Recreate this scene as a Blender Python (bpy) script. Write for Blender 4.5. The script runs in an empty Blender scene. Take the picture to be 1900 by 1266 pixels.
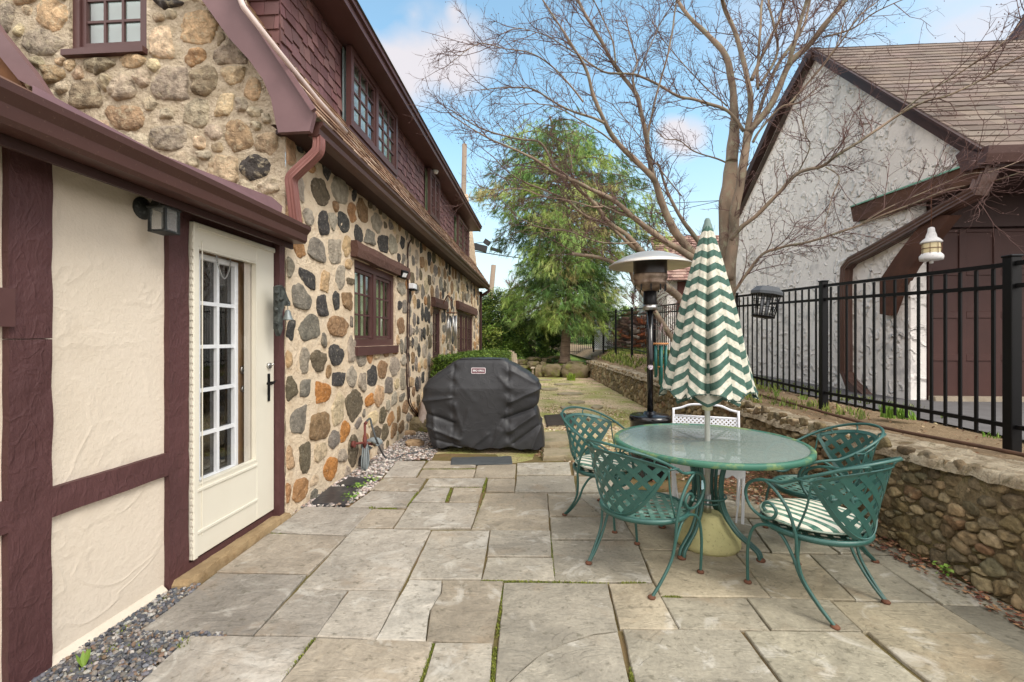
import bpy, math, random
from mathutils import Vector, Matrix, noise as mnoise
R = math.radians
scene = bpy.context.scene
COL = scene.collection

# ------------------------------------------------------------------ camera
YAW = math.atan(60 / 850.0)
cam_d = bpy.data.cameras.new('camera')
cam_d.sensor_width = 36.0
cam_d.lens = 850.0 / 1900.0 * 36.0
cam_d.shift_y = -3.0 / 1900.0
cam_d.clip_start = 0.05
cam_d.clip_end = 2000
cam = bpy.data.objects.new('camera', cam_d)
COL.objects.link(cam)
cam.location = (0, 0, 1.42)
cam.rotation_euler = (R(90), 0, YAW)
scene.camera = cam

# ------------------------------------------------------------------ world
SUN_EL, SUN_AZ = R(46), R(128)       # azimuth measured clockwise from +Y
world = bpy.data.worlds.new('World')
scene.world = world
world.use_nodes = True
wn, wl_ = world.node_tree.nodes, world.node_tree.links
bg = wn['Background']
bg.inputs['Strength'].default_value = 0.12
sky = wn.new('ShaderNodeTexSky')
sky.sky_type = 'NISHITA'
sky.sun_disc = False
sky.sun_elevation = SUN_EL
sky.sun_rotation = SUN_AZ
sky.air_density = 1.0
sky.dust_density = 2.0
sky.ozone_density = 1.0
tc = wn.new('ShaderNodeTexCoord')


def wmath(op, a, b=None, c=None, clamp=False):
    n = wn.new('ShaderNodeMath')
    n.operation = op
    n.use_clamp = clamp
    for i, q in enumerate((a, b, c)):
        if q is None:
            continue
        if hasattr(q, 'is_linked'):
            wl_.new(q, n.inputs[i])
        else:
            n.inputs[i].default_value = q
    return n.outputs[0]


def skydir(u, v):
    t = (u - 950) / 850.0
    c_, s_ = math.cos(YAW), math.sin(YAW)
    return Vector((c_ * t - s_, c_ + s_ * t, (630 - v) / 850.0)).normalized()


nz = wn.new('ShaderNodeTexNoise')
nz.inputs['Scale'].default_value = 7.0
nz.inputs['Detail'].default_value = 7.0
nz.inputs['Roughness'].default_value = 0.5
mp = wn.new('ShaderNodeMapping')
mp.inputs['Scale'].default_value = (1, 1, 1.6)
wl_.new(tc.outputs['Generated'], mp.inputs['Vector'])
wl_.new(mp.outputs[0], nz.inputs['Vector'])
total = None
for (u, v, rad, gain) in [(735, 125, .085, 1.0), (800, 108, .095, 1.1), (860, 98, .075, 1.0), (700, 150, .07, .8),
                          (845, 18, .022, .6), (768, 28, .02, .35), (1270, 262, .05, 1.0), (1245, 245, .035, .9),
                          (1850, 40, .16, .6), (1500, 30, .2, .35), (640, 120, .09, .5)]:
    dd = skydir(u, v)
    vm = wn.new('ShaderNodeVectorMath')
    vm.operation = 'DISTANCE'
    vm.inputs[1].default_value = dd
    wl_.new(tc.outputs['Generated'], vm.inputs[0])
    q = wmath('DIVIDE', vm.outputs['Value'], rad)
    q = wmath('SUBTRACT', 1.0, q)
    q = wmath('MAXIMUM', q, 0.0)
    q = wmath('MULTIPLY', q, gain * 1.25)
    total = q if total is None else wmath('ADD', total, q)
nn = wmath('MULTIPLY_ADD', nz.outputs['Fac'], 3.4, -1.7)
blob = wmath('ADD', wmath('MULTIPLY', total, .85), wmath('MULTIPLY', nn, wmath('MINIMUM', wmath('MULTIPLY', total, 1.6), .55)), clamp=True)
blob = wmath('SMOOTH_MIN', blob, .93, .2)
# bright broken cloud added out of view, behind and above the camera, as fill light
nz2 = wn.new('ShaderNodeTexNoise')
nz2.inputs['Scale'].default_value = 2.3
nz2.inputs['Detail'].default_value = 5.0
wl_.new(tc.outputs['Generated'], nz2.inputs['Vector'])
sep = wn.new('ShaderNodeSeparateXYZ')
wl_.new(tc.outputs['Generated'], sep.inputs[0])
behind = wmath('MULTIPLY_ADD', sep.outputs['Y'], -3.0, 1.1, clamp=True)
far = wmath('MULTIPLY', wmath('MULTIPLY_ADD', nz2.outputs['Fac'], 3.0, -.5, clamp=True), behind)
# thin pale veil low over the horizon
low = wmath('MULTIPLY_ADD', sep.outputs['Z'], -2.3, .95, clamp=True)
low = wmath('POWER', low, 1.3)
m1 = wmath('MAXIMUM', blob, wmath('MULTIPLY', low, .9), clamp=True)
mix = wn.new('ShaderNodeMix')
mix.data_type = 'RGBA'
wl_.new(m1, mix.inputs[0])
tint = wn.new('ShaderNodeMix')
tint.data_type = 'RGBA'
tint.blend_type = 'MULTIPLY'
tint.inputs[0].default_value = 1.0
wl_.new(sky.outputs[0], tint.inputs[6])
tint.inputs[7].default_value = (1.40, 1.62, 1.40, 1)
wl_.new(tint.outputs[2], mix.inputs[6])
mix.inputs[7].default_value = (3.75, 3.5, 3.6, 1)
mixb = wn.new('ShaderNodeMix')
mixb.data_type = 'RGBA'
wl_.new(far, mixb.inputs[0])
wl_.new(mix.outputs[2], mixb.inputs[6])
mixb.inputs[7].default_value = (9.2, 8.7, 8.5, 1)
wl_.new(mixb.outputs[2], bg.inputs['Color'])

sun_d = bpy.data.lights.new('sun', 'SUN')
sun_d.energy = 1.15
sun_d.angle = R(24)
sun_d.color = (1.0, .95, .87)
sun = bpy.data.objects.new('sun', sun_d)
COL.objects.link(sun)
sv = Vector((math.sin(SUN_AZ) * math.cos(SUN_EL), math.cos(SUN_AZ) * math.cos(SUN_EL), math.sin(SUN_EL)))
sun.rotation_euler = sv.to_track_quat('Z', 'Y').to_euler()
sun.location = sv * 50

scene.view_settings.view_transform = 'Standard'
scene.view_settings.look = 'None'
scene.view_settings.gamma = 1.0
scene.view_settings.exposure = 1.0
scene.render.engine = 'CYCLES'

# ------------------------------------------------------------------ point helpers
_c, _s = math.cos(YAW), math.sin(YAW)
CAMH = 1.42


def _d(u, v):
    t = (u - 950) / 850.0
    return (_c * t - _s, _c + _s * t, (630 - v) / 850.0)


def onG(u, v, z=0.0):
    a = _d(u, v); k = (z - CAMH) / a[2]
    return Vector((a[0] * k, a[1] * k, z))


def onX(u, v, X):
    a = _d(u, v); k = X / a[0]
    return Vector((X, a[1] * k, CAMH + a[2] * k))


def onY(u, v, Y):
    a = _d(u, v); k = Y / a[1]
    return Vector((a[0] * k, Y, CAMH + a[2] * k))


def onPlane(u, v, p0, n_):
    a = Vector(_d(u, v)); c_ = Vector((0, 0, CAMH)); n_ = Vector(n_)
    return c_ + a * ((Vector(p0) - c_).dot(n_) / a.dot(n_))


# ------------------------------------------------------------------ materials
def srgb(r, g, b):
    f = lambda c: c / 12.92 if c <= .04045 else ((c + .055) / 1.055) ** 2.4
    return (f(r / 255.), f(g / 255.), f(b / 255.))


_M = {}


def mat(name, cols, scale=6.0, detail=4.0, rough=.8, bump=0.0, bscale=None, metal=0.0, attr=False,
        aspect=(1, 1, 1), spec=.3, contrast=1.6, bdist=.01, scale2=None, col2=None, amt2=.5, thr2=.55, rvar=0.0, distort=0.0,
        bump2=0.0, bscale2=3.0, voro=0.0):
    """procedural surface: noise between two colours, second speckle colour, bump"""
    if name in _M:
        return _M[name]
    m = bpy.data.materials.new(name)
    m.use_nodes = True
    N, L = m.node_tree.nodes, m.node_tree.links
    bs = N['Principled BSDF']
    bs.inputs['Roughness'].default_value = rough
    bs.inputs['Metallic'].default_value = metal
    bs.inputs['Specular IOR Level'].default_value = spec
    co = N.new('ShaderNodeTexCoord')
    mpn = N.new('ShaderNodeMapping')
    mpn.inputs['Scale'].default_value = aspect
    L.new(co.outputs['Object'], mpn.inputs[0])
    nt = N.new('ShaderNodeTexNoise')
    nt.inputs['Scale'].default_value = scale
    nt.inputs['Detail'].default_value = detail
    nt.inputs['Roughness'].default_value = .6
    nt.inputs['Distortion'].default_value = distort
    L.new(mpn.outputs[0], nt.inputs['Vector'])
    mr = N.new('ShaderNodeMapRange')
    mr.inputs['From Min'].default_value = .5 - .5 / contrast
    mr.inputs['From Max'].default_value = .5 + .5 / contrast
    L.new(nt.outputs['Fac'], mr.inputs['Value'])
    mx = N.new('ShaderNodeMix')
    mx.data_type = 'RGBA'
    L.new(mr.outputs[0], mx.inputs[0])
    if attr:
        at = N.new('ShaderNodeAttribute')
        at.attribute_name = 'Col'
        for k in (0, 1):
            mm = N.new('ShaderNodeMix')
            mm.data_type = 'RGBA'
            mm.blend_type = 'MULTIPLY'
            mm.inputs[0].default_value = 1.0
            L.new(at.outputs['Color'], mm.inputs[6])
            mm.inputs[7].default_value = (*cols[k], 1)
            L.new(mm.outputs[2], mx.inputs[6 + k])
    else:
        mx.inputs[6].default_value = (*cols[0], 1)
        mx.inputs[7].default_value = (*cols[1], 1)
    out = mx.outputs[2]
    if col2 is not None:
        n2 = N.new('ShaderNodeTexNoise')
        n2.inputs['Scale'].default_value = scale2 or scale * 3
        n2.inputs['Detail'].default_value = 6
        n2.inputs['Roughness'].default_value = .7
        L.new(co.outputs['Object'], n2.inputs['Vector'])
        r2 = N.new('ShaderNodeMapRange')
        r2.inputs['From Min'].default_value = thr2
        r2.inputs['From Max'].default_value = thr2 + .12
        r2.inputs['To Max'].default_value = amt2
        L.new(n2.outputs['Fac'], r2.inputs['Value'])
        m2 = N.new('ShaderNodeMix')
        m2.data_type = 'RGBA'
        L.new(r2.outputs[0], m2.inputs[0])
        L.new(out, m2.inputs[6])
        m2.inputs[7].default_value = (*col2, 1)
        out = m2.outputs[2]
    L.new(out, bs.inputs['Base Color'])
    if rvar:
        rr = N.new('ShaderNodeMapRange')
        rr.inputs['To Min'].default_value = rough - rvar
        rr.inputs['To Max'].default_value = rough + rvar
        L.new(nt.outputs['Fac'], rr.inputs['Value'])
        L.new(rr.outputs[0], bs.inputs['Roughness'])
    if bump:
        nb = N.new('ShaderNodeTexNoise')
        nb.inputs['Scale'].default_value = bscale or scale * 4
        nb.inputs['Detail'].default_value = 6
        nb.inputs['Roughness'].default_value = .65
        L.new(mpn.outputs[0], nb.inputs['Vector'])
        bp = N.new('ShaderNodeBump')
        bp.inputs['Strength'].default_value = bump
        bp.inputs['Distance'].default_value = bdist
        L.new(nb.outputs['Fac'], bp.inputs['Height'])
        L.new(bp.outputs[0], bs.inputs['Normal'])
        if bump2:
            wv = N.new('ShaderNodeTexNoise')
            wv.inputs['Scale'].default_value = bscale2
            wv.inputs['Detail'].default_value = 2
            wv.inputs['Distortion'].default_value = 1.2
            L.new(mpn.outputs[0], wv.inputs['Vector'])
            # ridged: |n-.5| gives sharp trowel ridges
            sb = N.new('ShaderNodeMath'); sb.operation = 'SUBTRACT'; sb.inputs[1].default_value = .5
            L.new(wv.outputs['Fac'], sb.inputs[0])
            ab = N.new('ShaderNodeMath'); ab.operation = 'ABSOLUTE'
            L.new(sb.outputs[0], ab.inputs[0])
            mi = N.new('ShaderNodeMath'); mi.operation = 'MINIMUM'; mi.inputs[1].default_value = .05
            L.new(ab.outputs[0], mi.inputs[0])
            b2 = N.new('ShaderNodeBump')
            b2.invert = True
            b2.inputs['Strength'].default_value = bump2
            b2.inputs['Distance'].default_value = .1
            L.new(mi.outputs[0], b2.inputs['Height'])
            L.new(bp.outputs[0], b2.inputs['Normal'])
            L.new(b2.outputs[0], bs.inputs['Normal'])
            if voro:
                pass
    _M[name] = m
    return m


def glass_mat(name, tintc=(.9, .95, .95), refl=.12, rough=.02, dark=None):
    if name in _M:
        return _M[name]
    m = bpy.data.materials.new(name)
    m.use_nodes = True
    N, L = m.node_tree.nodes, m.node_tree.links
    for n in list(N):
        if n.type != 'OUTPUT_MATERIAL':
            N.remove(n)
    o = N['Material Output']
    tr = N.new('ShaderNodeBsdfTransparent'); tr.inputs[0].default_value = (*tintc, 1)
    gl = N.new('ShaderNodeBsdfGlossy'); gl.inputs['Roughness'].default_value = rough
    fr = N.new('ShaderNodeLayerWeight'); fr.inputs[0].default_value = .5
    pw = N.new('ShaderNodeMath'); pw.operation = 'POWER'; pw.inputs[1].default_value = 4.0
    L.new(fr.outputs['Facing'], pw.inputs[0])
    ad = N.new('ShaderNodeMath'); ad.operation = 'MULTIPLY_ADD'; ad.inputs[1].default_value = .7; ad.inputs[2].default_value = .04 + refl; ad.use_clamp = True
    L.new(pw.outputs[0], ad.inputs[0])
    mx = N.new('ShaderNodeMixShader')
    L.new(ad.outputs[0], mx.inputs[0]); L.new(tr.outputs[0], mx.inputs[1]); L.new(gl.outputs[0], mx.inputs[2])
    L.new(mx.outputs[0], o.inputs[0])
    _M[name] = m
    return m


# ------------------------------------------------------------------ object helpers
def tag(o, label=None, cat=None, group=None, kind=None):
    if label: o['label'] = label
    if cat: o['category'] = cat
    if group: o['group'] = group
    if kind: o['kind'] = kind
    return o


def thing(name, label, cat, loc=(0, 0, 0), rz=0.0, group=None):
    o = bpy.data.objects.new(name, None)
    o.empty_display_size = .1
    COL.objects.link(o)
    o.location = loc
    o.rotation_euler = (0, 0, rz)
    return tag(o, label, cat, group)


def origin(o):
    v = Vector(o.location)
    while o.parent:
        o = o.parent
        v += Vector(o.location)
    return v


def copy_tree(o, parent=None):
    c = o.copy()
    COL.objects.link(c)
    if parent: c.parent = parent
    for ch in list(o.children):
        copy_tree(ch, c)
    return c


def catmull(pts, n=6, closed=False):
    P = [Vector(p) for p in pts]
    out = []
    m = len(P)
    rng = m if closed else m - 1
    for i in range(rng):
        p0 = P[(i - 1) % m] if (closed or i > 0) else P[0]
        p1 = P[i]
        p2 = P[(i + 1) % m]
        p3 = P[(i + 2) % m] if (closed or i + 2 < m) else P[-1]
        for k in range(n):
            t = k / n
            out.append(.5 * ((2 * p1) + (-p0 + p2) * t + (2 * p0 - 5 * p1 + 4 * p2 - p3) * t * t +
                             (-p0 + 3 * p1 - 3 * p2 + p3) * t * t * t))
    if not closed: out.append(P[-1].copy())
    return out


class MB:
    def __init__(s):
        s.v, s.f, s.m, s.c, s.sm = [], [], [], [], []
        s.xf = None
        s.color = (1, 1, 1)
        s.mi = 0
        s.smooth = False

    def av(s, p):
        s.v.append(tuple(s.xf @ Vector(p)) if s.xf else tuple(p))
        return len(s.v) - 1

    def af(s, idx):
        s.f.append(tuple(idx)); s.m.append(s.mi); s.c.append(s.color); s.sm.append(s.smooth)

    def poly(s, pts):
        s.af([s.av(p) for p in pts])

    def box(s, a, b):
        x0, y0, z0 = [min(a[i], b[i]) for i in range(3)]
        x1, y1, z1 = [max(a[i], b[i]) for i in range(3)]
        i = [s.av(p) for p in ((x0, y0, z0), (x1, y0, z0), (x1, y1, z0), (x0, y1, z0),
                               (x0, y0, z1), (x1, y0, z1), (x1, y1, z1), (x0, y1, z1))]
        for q in ((0, 3, 2, 1), (4, 5, 6, 7), (0, 1, 5, 4), (1, 2, 6, 5), (2, 3, 7, 6), (3, 0, 4, 7)):
            s.af([i[k] for k in q])

    def cbox(s, a, b, ch=.006):
        """box with chamfered edges"""
        lo = [min(a[i], b[i]) for i in range(3)]
        hi = [max(a[i], b[i]) for i in range(3)]
        ch = min([ch] + [(hi[i] - lo[i]) * .45 for i in range(3)])
        ids = {}
        for sx in (0, 1):
            for sy in (0, 1):
                for sz in (0, 1):
                    S = (sx, sy, sz)
                    for ax in range(3):
                        p = []
                        for k in range(3):
                            e = hi[k] if S[k] else lo[k]
                            if k != ax: e += -ch if S[k] else ch
                            p.append(e)
                        ids[(S, ax)] = s.av(p)
        def F(idx, n):
            pts = [Vector(s.v[i]) for i in idx]
            cc = sum(pts, Vector()) / len(pts)
            nn = (pts[1] - pts[0]).cross(pts[2] - pts[0])
            w = s.xf.to_3x3() @ Vector(n) if s.xf else Vector(n)
            if nn.dot(w) < 0: idx = idx[::-1]
            s.af(idx)
        for ax in range(3):
            o1, o2 = [k for k in range(3) if k != ax]
            for sd in (0, 1):
                q = []
                for (p, r) in ((0, 0), (1, 0), (1, 1), (0, 1)):
                    S = [0, 0, 0]; S[ax] = sd; S[o1] = p; S[o2] = r
                    q.append(ids[(tuple(S), ax)])
                n = [0, 0, 0]; n[ax] = 1 if sd else -1
                F(q, n)
            for p in (0, 1):
                for r in (0, 1):
                    S0 = [0, 0, 0]; S0[o1] = p; S0[o2] = r; S1 = list(S0); S1[ax] = 1
                    S0, S1 = tuple(S0), tuple(S1)
                    n = [0, 0, 0]; n[o1] = 1 if p else -1; n[o2] = 1 if r else -1
                    F([ids[(S0, o1)], ids[(S0, o2)], ids[(S1, o2)], ids[(S1, o1)]], n)
        for S in [(a_, b_, c_) for a_ in (0, 1) for b_ in (0, 1) for c_ in (0, 1)]:
            F([ids[(S, 0)], ids[(S, 1)], ids[(S, 2)]], [1 if q else -1 for q in S])

    def bar(s, p, q, w, h=None, up=(0, 0, 1)):
        """rectangular bar from p to q"""
        p, q = Vector(p), Vector(q)
        h = h or w
        d = (q - p).normalized()
        u = Vector(up)
        if abs(d.dot(u)) > .98: u = Vector((1, 0, 0))
        a = d.cross(u).normalized(); b = a.cross(d).normalized()
        i = []
        for e in (p, q):
            for (x, y) in ((-1, -1), (1, -1), (1, 1), (-1, 1)):
                i.append(s.av(e + a * x * w / 2 + b * y * h / 2))
        for k in ((3, 2, 1, 0), (4, 5, 6, 7), (0, 1, 5, 4), (1, 2, 6, 5), (2, 3, 7, 6), (3, 0, 4, 7)):
            s.af([i[j] for j in k])

    def tube(s, pts, r, n=8, closed=False, caps=True, flat=1.0):
        P = [Vector(p) for p in pts]
        m = len(P)
        if not hasattr(r, '__len__'): r = [r] * m
        T = []
        for i in range(m):
            a = P[(i - 1) % m] if (closed or i > 0) else P[i]
            b = P[(i + 1) % m] if (closed or i < m - 1) else P[i]
            d = b - a
            T.append(d.normalized() if d.length > 1e-9 else Vector((0, 0, 1)))
        u = T[0].orthogonal().normalized()
        rings = []
        sm = s.smooth; s.smooth = True
        for i in range(m):
            u = (u - T[i] * u.dot(T[i]))
            u = u.normalized() if u.length > 1e-6 else T[i].orthogonal().normalized()
            w = T[i].cross(u)
            rings.append([s.av(P[i] + (u * math.cos(2 * math.pi * k / n) + w * math.sin(2 * math.pi * k / n) * flat) * r[i])
                          for k in range(n)])
        for i in range(m if closed else m - 1):
            A, B = rings[i], rings[(i + 1) % m]
            for k in range(n):
                s.af((A[k], A[(k + 1) % n], B[(k + 1) % n], B[k]))
        s.smooth = sm
        if caps and not closed:
            s.af(rings[0][::-1]); s.af(rings[-1])

    def lathe(s, prof, cx=0, cy=0, n=24, z0=0, cap=True):
        sm = s.smooth
        rings = []
        for (r, z) in prof:
            rings.append([s.av((cx + r * math.cos(2 * math.pi * k / n), cy + r * math.sin(2 * math.pi * k / n), z0 + z))
                          for k in range(n)])
        s.smooth = True
        for i in range(len(prof) - 1):
            A, B = rings[i], rings[i + 1]
            for k in range(n):
                s.af((A[k], A[(k + 1) % n], B[(k + 1) % n], B[k]))
        s.smooth = False
        if cap:
            s.af(rings[0][::-1]); s.af(rings[-1])
        s.smooth = sm

    def extrude(s, pts, vec):
        """prism from a planar polygon and an extrusion vector"""
        vec = Vector(vec)
        P = [Vector(p) for p in pts]
        n = Vector()
        for i in range(len(P)):
            a, b = P[i], P[(i + 1) % len(P)]
            n += a.cross(b)
        if n.dot(vec) > 0: P = P[::-1]
        A = [s.av(p) for p in P]
        B = [s.av(p + vec) for p in P]
        s.af(A)
        s.af(B[::-1])
        k = len(P)
        for i in range(k):
            s.af((A[i], B[i], B[(i + 1) % k], A[(i + 1) % k]))

    def grid(s, fn, nu, nv, closed_u=False):
        ids = [[s.av(fn(i / (nu if closed_u else nu), j / nv)) for j in range(nv + 1)]
               for i in range(nu if closed_u else nu + 1)]
        mm = len(ids)
        for i in range(nu):
            for j in range(nv):
                s.af((ids[i][j], ids[(i + 1) % mm][j], ids[(i + 1) % mm][j + 1], ids[i][j + 1]))
        return ids

    def pebble(s, p, r, rnd, flat=.7):
        a = rnd.uniform(0, 6.28)
        ca, sa = math.cos(a), math.sin(a)
        sx, sy, sz = r * rnd.uniform(.75, 1.25), r * rnd.uniform(.6, 1), r * flat * rnd.uniform(.6, 1.1)
        ids = []
        for (x, y, z) in ICO:
            x, y, z = [q * rnd.uniform(.82, 1.15) for q in (x, y, z)]
            x, y, z = x * sx, y * sy, z * sz
            ids.append(s.av((p[0] + x * ca - y * sa, p[1] + x * sa + y * ca, p[2] + z)))
        for f in ICOF:
            s.af([ids[k] for k in f])

    def build(s, name, mats, parent=None, local=False, base=None):
        if not isinstance(mats, (list, tuple)): mats = [mats]
        if parent is not None:
            off = Vector() if local else origin(parent)
            loc = Vector()
        else:
            if base is None:
                xs = [p[0] for p in s.v]; ys = [p[1] for p in s.v]; zs = [p[2] for p in s.v]
                off = Vector(((min(xs) + max(xs)) / 2, (min(ys) + max(ys)) / 2, min(zs)))
            else:
                off = Vector(base)
            loc = off
        me = bpy.data.meshes.new(name)
        ox, oy, oz = off
        me.from_pydata([(p[0] - ox, p[1] - oy, p[2] - oz) for p in s.v], [], s.f)
        for q in mats: me.materials.append(q)
        me.polygons.foreach_set('material_index', s.m)
        me.polygons.foreach_set('use_smooth', s.sm)
        ca = me.color_attributes.new('Col', 'FLOAT_COLOR', 'CORNER')
        buf = []
        for f, c in zip(s.f, s.c):
            buf.extend((c[0], c[1], c[2], 1.0) * len(f))
        ca.data.foreach_set('color', buf)
        me.update()
        o = bpy.data.objects.new(name, me)
        COL.objects.link(o)
        if parent is not None: o.parent = parent
        o.location = loc
        return o


_t = (1 + 5 ** .5) / 2
_n = (1 + _t * _t) ** .5
ICO = [(a / _n, b / _n, c / _n) for (a, b, c) in
       [(-1, _t, 0), (1, _t, 0), (-1, -_t, 0), (1, -_t, 0), (0, -1, _t), (0, 1, _t), (0, -1, -_t), (0, 1, -_t),
        (_t, 0, -1), (_t, 0, 1), (-_t, 0, -1), (-_t, 0, 1)]]
ICOF = [(0, 11, 5), (0, 5, 1), (0, 1, 7), (0, 7, 10), (0, 10, 11), (1, 5, 9), (5, 11, 4), (11, 10, 2), (10, 7, 6), (7, 1, 8),
        (3, 9, 4), (3, 4, 2), (3, 2, 6), (3, 6, 8), (3, 8, 9), (4, 9, 5), (2, 4, 11), (6, 2, 10), (8, 6, 7), (9, 8, 1)]


def jit(c, rnd, a=.12):
    k = 1 + rnd.uniform(-a, a)
    return tuple(max(0, q * k * (1 + rnd.uniform(-a, a) * .3)) for q in c)


# ------------------------------------------------------------------ rubble stones
def clip_half(poly, px, py, nx, ny):
    out = []
    for i in range(len(poly)):
        a, b = poly[i], poly[(i + 1) % len(poly)]
        da = (a[0] - px) * nx + (a[1] - py) * ny
        db = (b[0] - px) * nx + (b[1] - py) * ny
        if da <= 0: out.append(a)
        if (da < 0 < db) or (db < 0 < da):
            t = da / (da - db)
            out.append((a[0] + (b[0] - a[0]) * t, a[1] + (b[1] - a[1]) * t))
    return out


def size_ok(a, b):
    return a < 7.5


def stones(mb, sites, to3, nrm, gap, dome, rnd, mi, rough=.06, rng=None, rings=((1.0, -.25), (.96, .45), (.84, .8), (.55, 1.0)), jag=.05, inside=None, lim=None):
    """sites: (a, b, ra, rb, colour) on a plane; cells are shrunk Voronoi cells limited by each stone's own radii"""
    nrm = Vector(nrm)
    cell = {}
    G_ = .5
    for i, s_ in enumerate(sites):
        cell.setdefault((int(s_[0] // G_), int(s_[1] // G_)), []).append(i)
    for i, (a, b, ra, rb, colr) in enumerate(sites):
        n = 20
        ph = rnd.uniform(0, 6.28)
        nk = rnd.choice((4, 4, 5, 5, 6, 7))
        if nk == 4: ph = math.pi / 4 + rnd.uniform(-.22, .22)
        poly = []
        for k in range(nk):
            t = 2 * math.pi * (k + rnd.uniform(-.24, .24)) / nk + ph
            w = rnd.uniform(1.0, 1.28 + jag) * (1.06 if nk == 4 else 1.0)
            poly.append((a + ra * w * math.cos(t), b + rb * w * math.sin(t)))
        orient = sum(poly[k][0] * poly[(k + 1) % nk][1] - poly[(k + 1) % nk][0] * poly[k][1] for k in range(nk))
        ci, cj = int(a // G_), int(b // G_)
        for di in (-1, 0, 1):
            for dj in (-1, 0, 1):
                for j in cell.get((ci + di, cj + dj), ()):
                    if j == i: continue
                    a2, b2, ra2, rb2, _q = sites[j]
                    dx, dy = a2 - a, b2 - b
                    D = math.hypot(dx, dy)
                    if D < 1e-6 or D > ra + rb + ra2 + rb2: continue
                    r1 = 1 / math.hypot(dx / D / ra, dy / D / rb)
                    r2 = 1 / math.hypot(dx / D / ra2, dy / D / rb2)
                    t = r1 / (r1 + r2) * D - gap / 2
                    poly = clip_half(poly, a + dx / D * t, b + dy / D * t, dx / D, dy / D)
                    if len(poly) < 3: break
                if len(poly) < 3: break
            if len(poly) < 3: break
        if len(poly) < 3: continue
        if lim is not None:
            for (lx, ly, lnx, lny) in lim:
                poly = clip_half(poly, lx, ly, lnx, lny) if len(poly) > 2 else poly
            if len(poly) < 3: continue
        # chaikin once then resample to even steps
        q = []
        for k in range(len(poly)):
            p0, p1 = poly[k], poly[(k + 1) % len(poly)]
            q.append((p0[0] * .80 + p1[0] * .20, p0[1] * .80 + p1[1] * .20))
            q.append((p0[0] * .20 + p1[0] * .80, p0[1] * .20 + p1[1] * .80))
        L_ = [0]
        for k in range(len(q)):
            p0, p1 = q[k], q[(k + 1) % len(q)]
            L_.append(L_[-1] + math.hypot(p1[0] - p0[0], p1[1] - p0[1]))
        if L_[-1] < .06: continue
        m, jv = (44, .032) if size_ok(a, b) else (24, .03)
        rs = []
        k = 0
        for w in range(m):
            d_ = L_[-1] * w / m
            while L_[k + 1] < d_: k += 1
            f = (d_ - L_[k]) / max(1e-9, L_[k + 1] - L_[k])
            p0, p1 = q[k], q[(k + 1) % len(q)]
            rs.append((p0[0] + (p1[0] - p0[0]) * f, p0[1] + (p1[1] - p0[1]) * f))
        cx = sum(p[0] for p in rs) / m; cy = sum(p[1] for p in rs) / m
        if inside and not inside(cx, cy): continue
        size = math.sqrt(max(1e-6, ra * rb))
        ofs = [rough * 1.1 * mnoise.noise(Vector((math.cos(6.283 * k_ / m) * 1.6, math.sin(6.283 * k_ / m) * 1.6, ph * 9))) + rnd.uniform(-jv, jv) for k_ in range(m)]
        h = dome * rnd.uniform(.6, 1.25)
        tl1, tl2 = rnd.uniform(-.55, .55), rnd.uniform(-.55, .55)
        mb.color = colr
        mb.mi = mi
        mb.smooth = True
        prev = None
        for (sc, hh) in rings:
            ring = []
            for k in range(m):
                w = sc * (1 + ofs[k] * (1 if sc > .9 else .6))
                xx = cx + (rs[k][0] - cx) * w; yy = cy + (rs[k][1] - cy) * w
                z = h * hh
                if hh > 0:
                    z *= 1 + tl1 * (xx - cx) / size + tl2 * (yy - cy) / size
                    z += h * .8 * mnoise.noise(Vector((xx * 16, yy * 16, ph)))
                ring.append(mb.av(Vector(to3(xx, yy)) + nrm * z))
            if prev:
                for k in range(m):
                    mb.af((prev[k], prev[(k + 1) % m], ring[(k + 1) % m], ring[k]))
            prev = ring
        cv = mb.av(Vector(to3(cx, cy)) + nrm * h * 1.0)
        for k in range(m):
            mb.af((prev[k], prev[(k + 1) % m], cv))
    mb.smooth = False
    mb.color = (1, 1, 1)
    mb.mi = 0


def fill_sites(sites, a0, a1, b0, b1, rmin, rmax, rnd, palette, asp=(.8, 1.25), tries=9000, sep=.92, ok=None):
    G_ = rmax * 2.6
    grid_ = {}
    for q in sites:
        grid_.setdefault((int(q[0] // G_), int(q[1] // G_)), []).append(q)
    for t in range(tries):
        k = t / tries
        r = rmax + (rmin - rmax) * (k ** .6)
        a, b = rnd.uniform(a0, a1), rnd.uniform(b0, b1)
        if ok and not ok(a, b, r): continue
        e = rnd.uniform(*asp)
        ra, rb = r / math.sqrt(e), r * math.sqrt(e)
        ci, cj = int(a // G_), int(b // G_)
        good = True
        for di in (-1, 0, 1):
            for dj in (-1, 0, 1):
                for q in grid_.get((ci + di, cj + dj), ()):
                    dx, dy = (q[0] - a), (q[1] - b)
                    if (dx / (ra + q[2])) ** 2 + (dy / (rb + q[3])) ** 2 < sep * sep:
                        good = False; break
                if not good: break
            if not good: break
        if good:
            q = (a, b, ra, rb, jit(rnd.choice(palette), rnd))
            sites.append(q)
            grid_.setdefault((ci, cj), []).append(q)
    return sites


def wall_holes(mb, to3, a0, a1, b0, b1, holes, flip=False):
    """flat wall on a plane with rectangular openings"""
    A = sorted({a0, a1, *[h[0] for h in holes], *[h[1] for h in holes]})
    B = sorted({b0, b1, *[h[2] for h in holes], *[h[3] for h in holes]})
    for i in range(len(A) - 1):
        for j in range(len(B) - 1):
            ca, cb = (A[i] + A[i + 1]) / 2, (B[j] + B[j + 1]) / 2
            if any(h[0] < ca < h[1] and h[2] < cb < h[3] for h in holes): continue
            q = [to3(A[i], B[j]), to3(A[i + 1], B[j]), to3(A[i + 1], B[j + 1]), to3(A[i], B[j + 1])]
            mb.poly(q[::-1] if flip else q)


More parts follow.
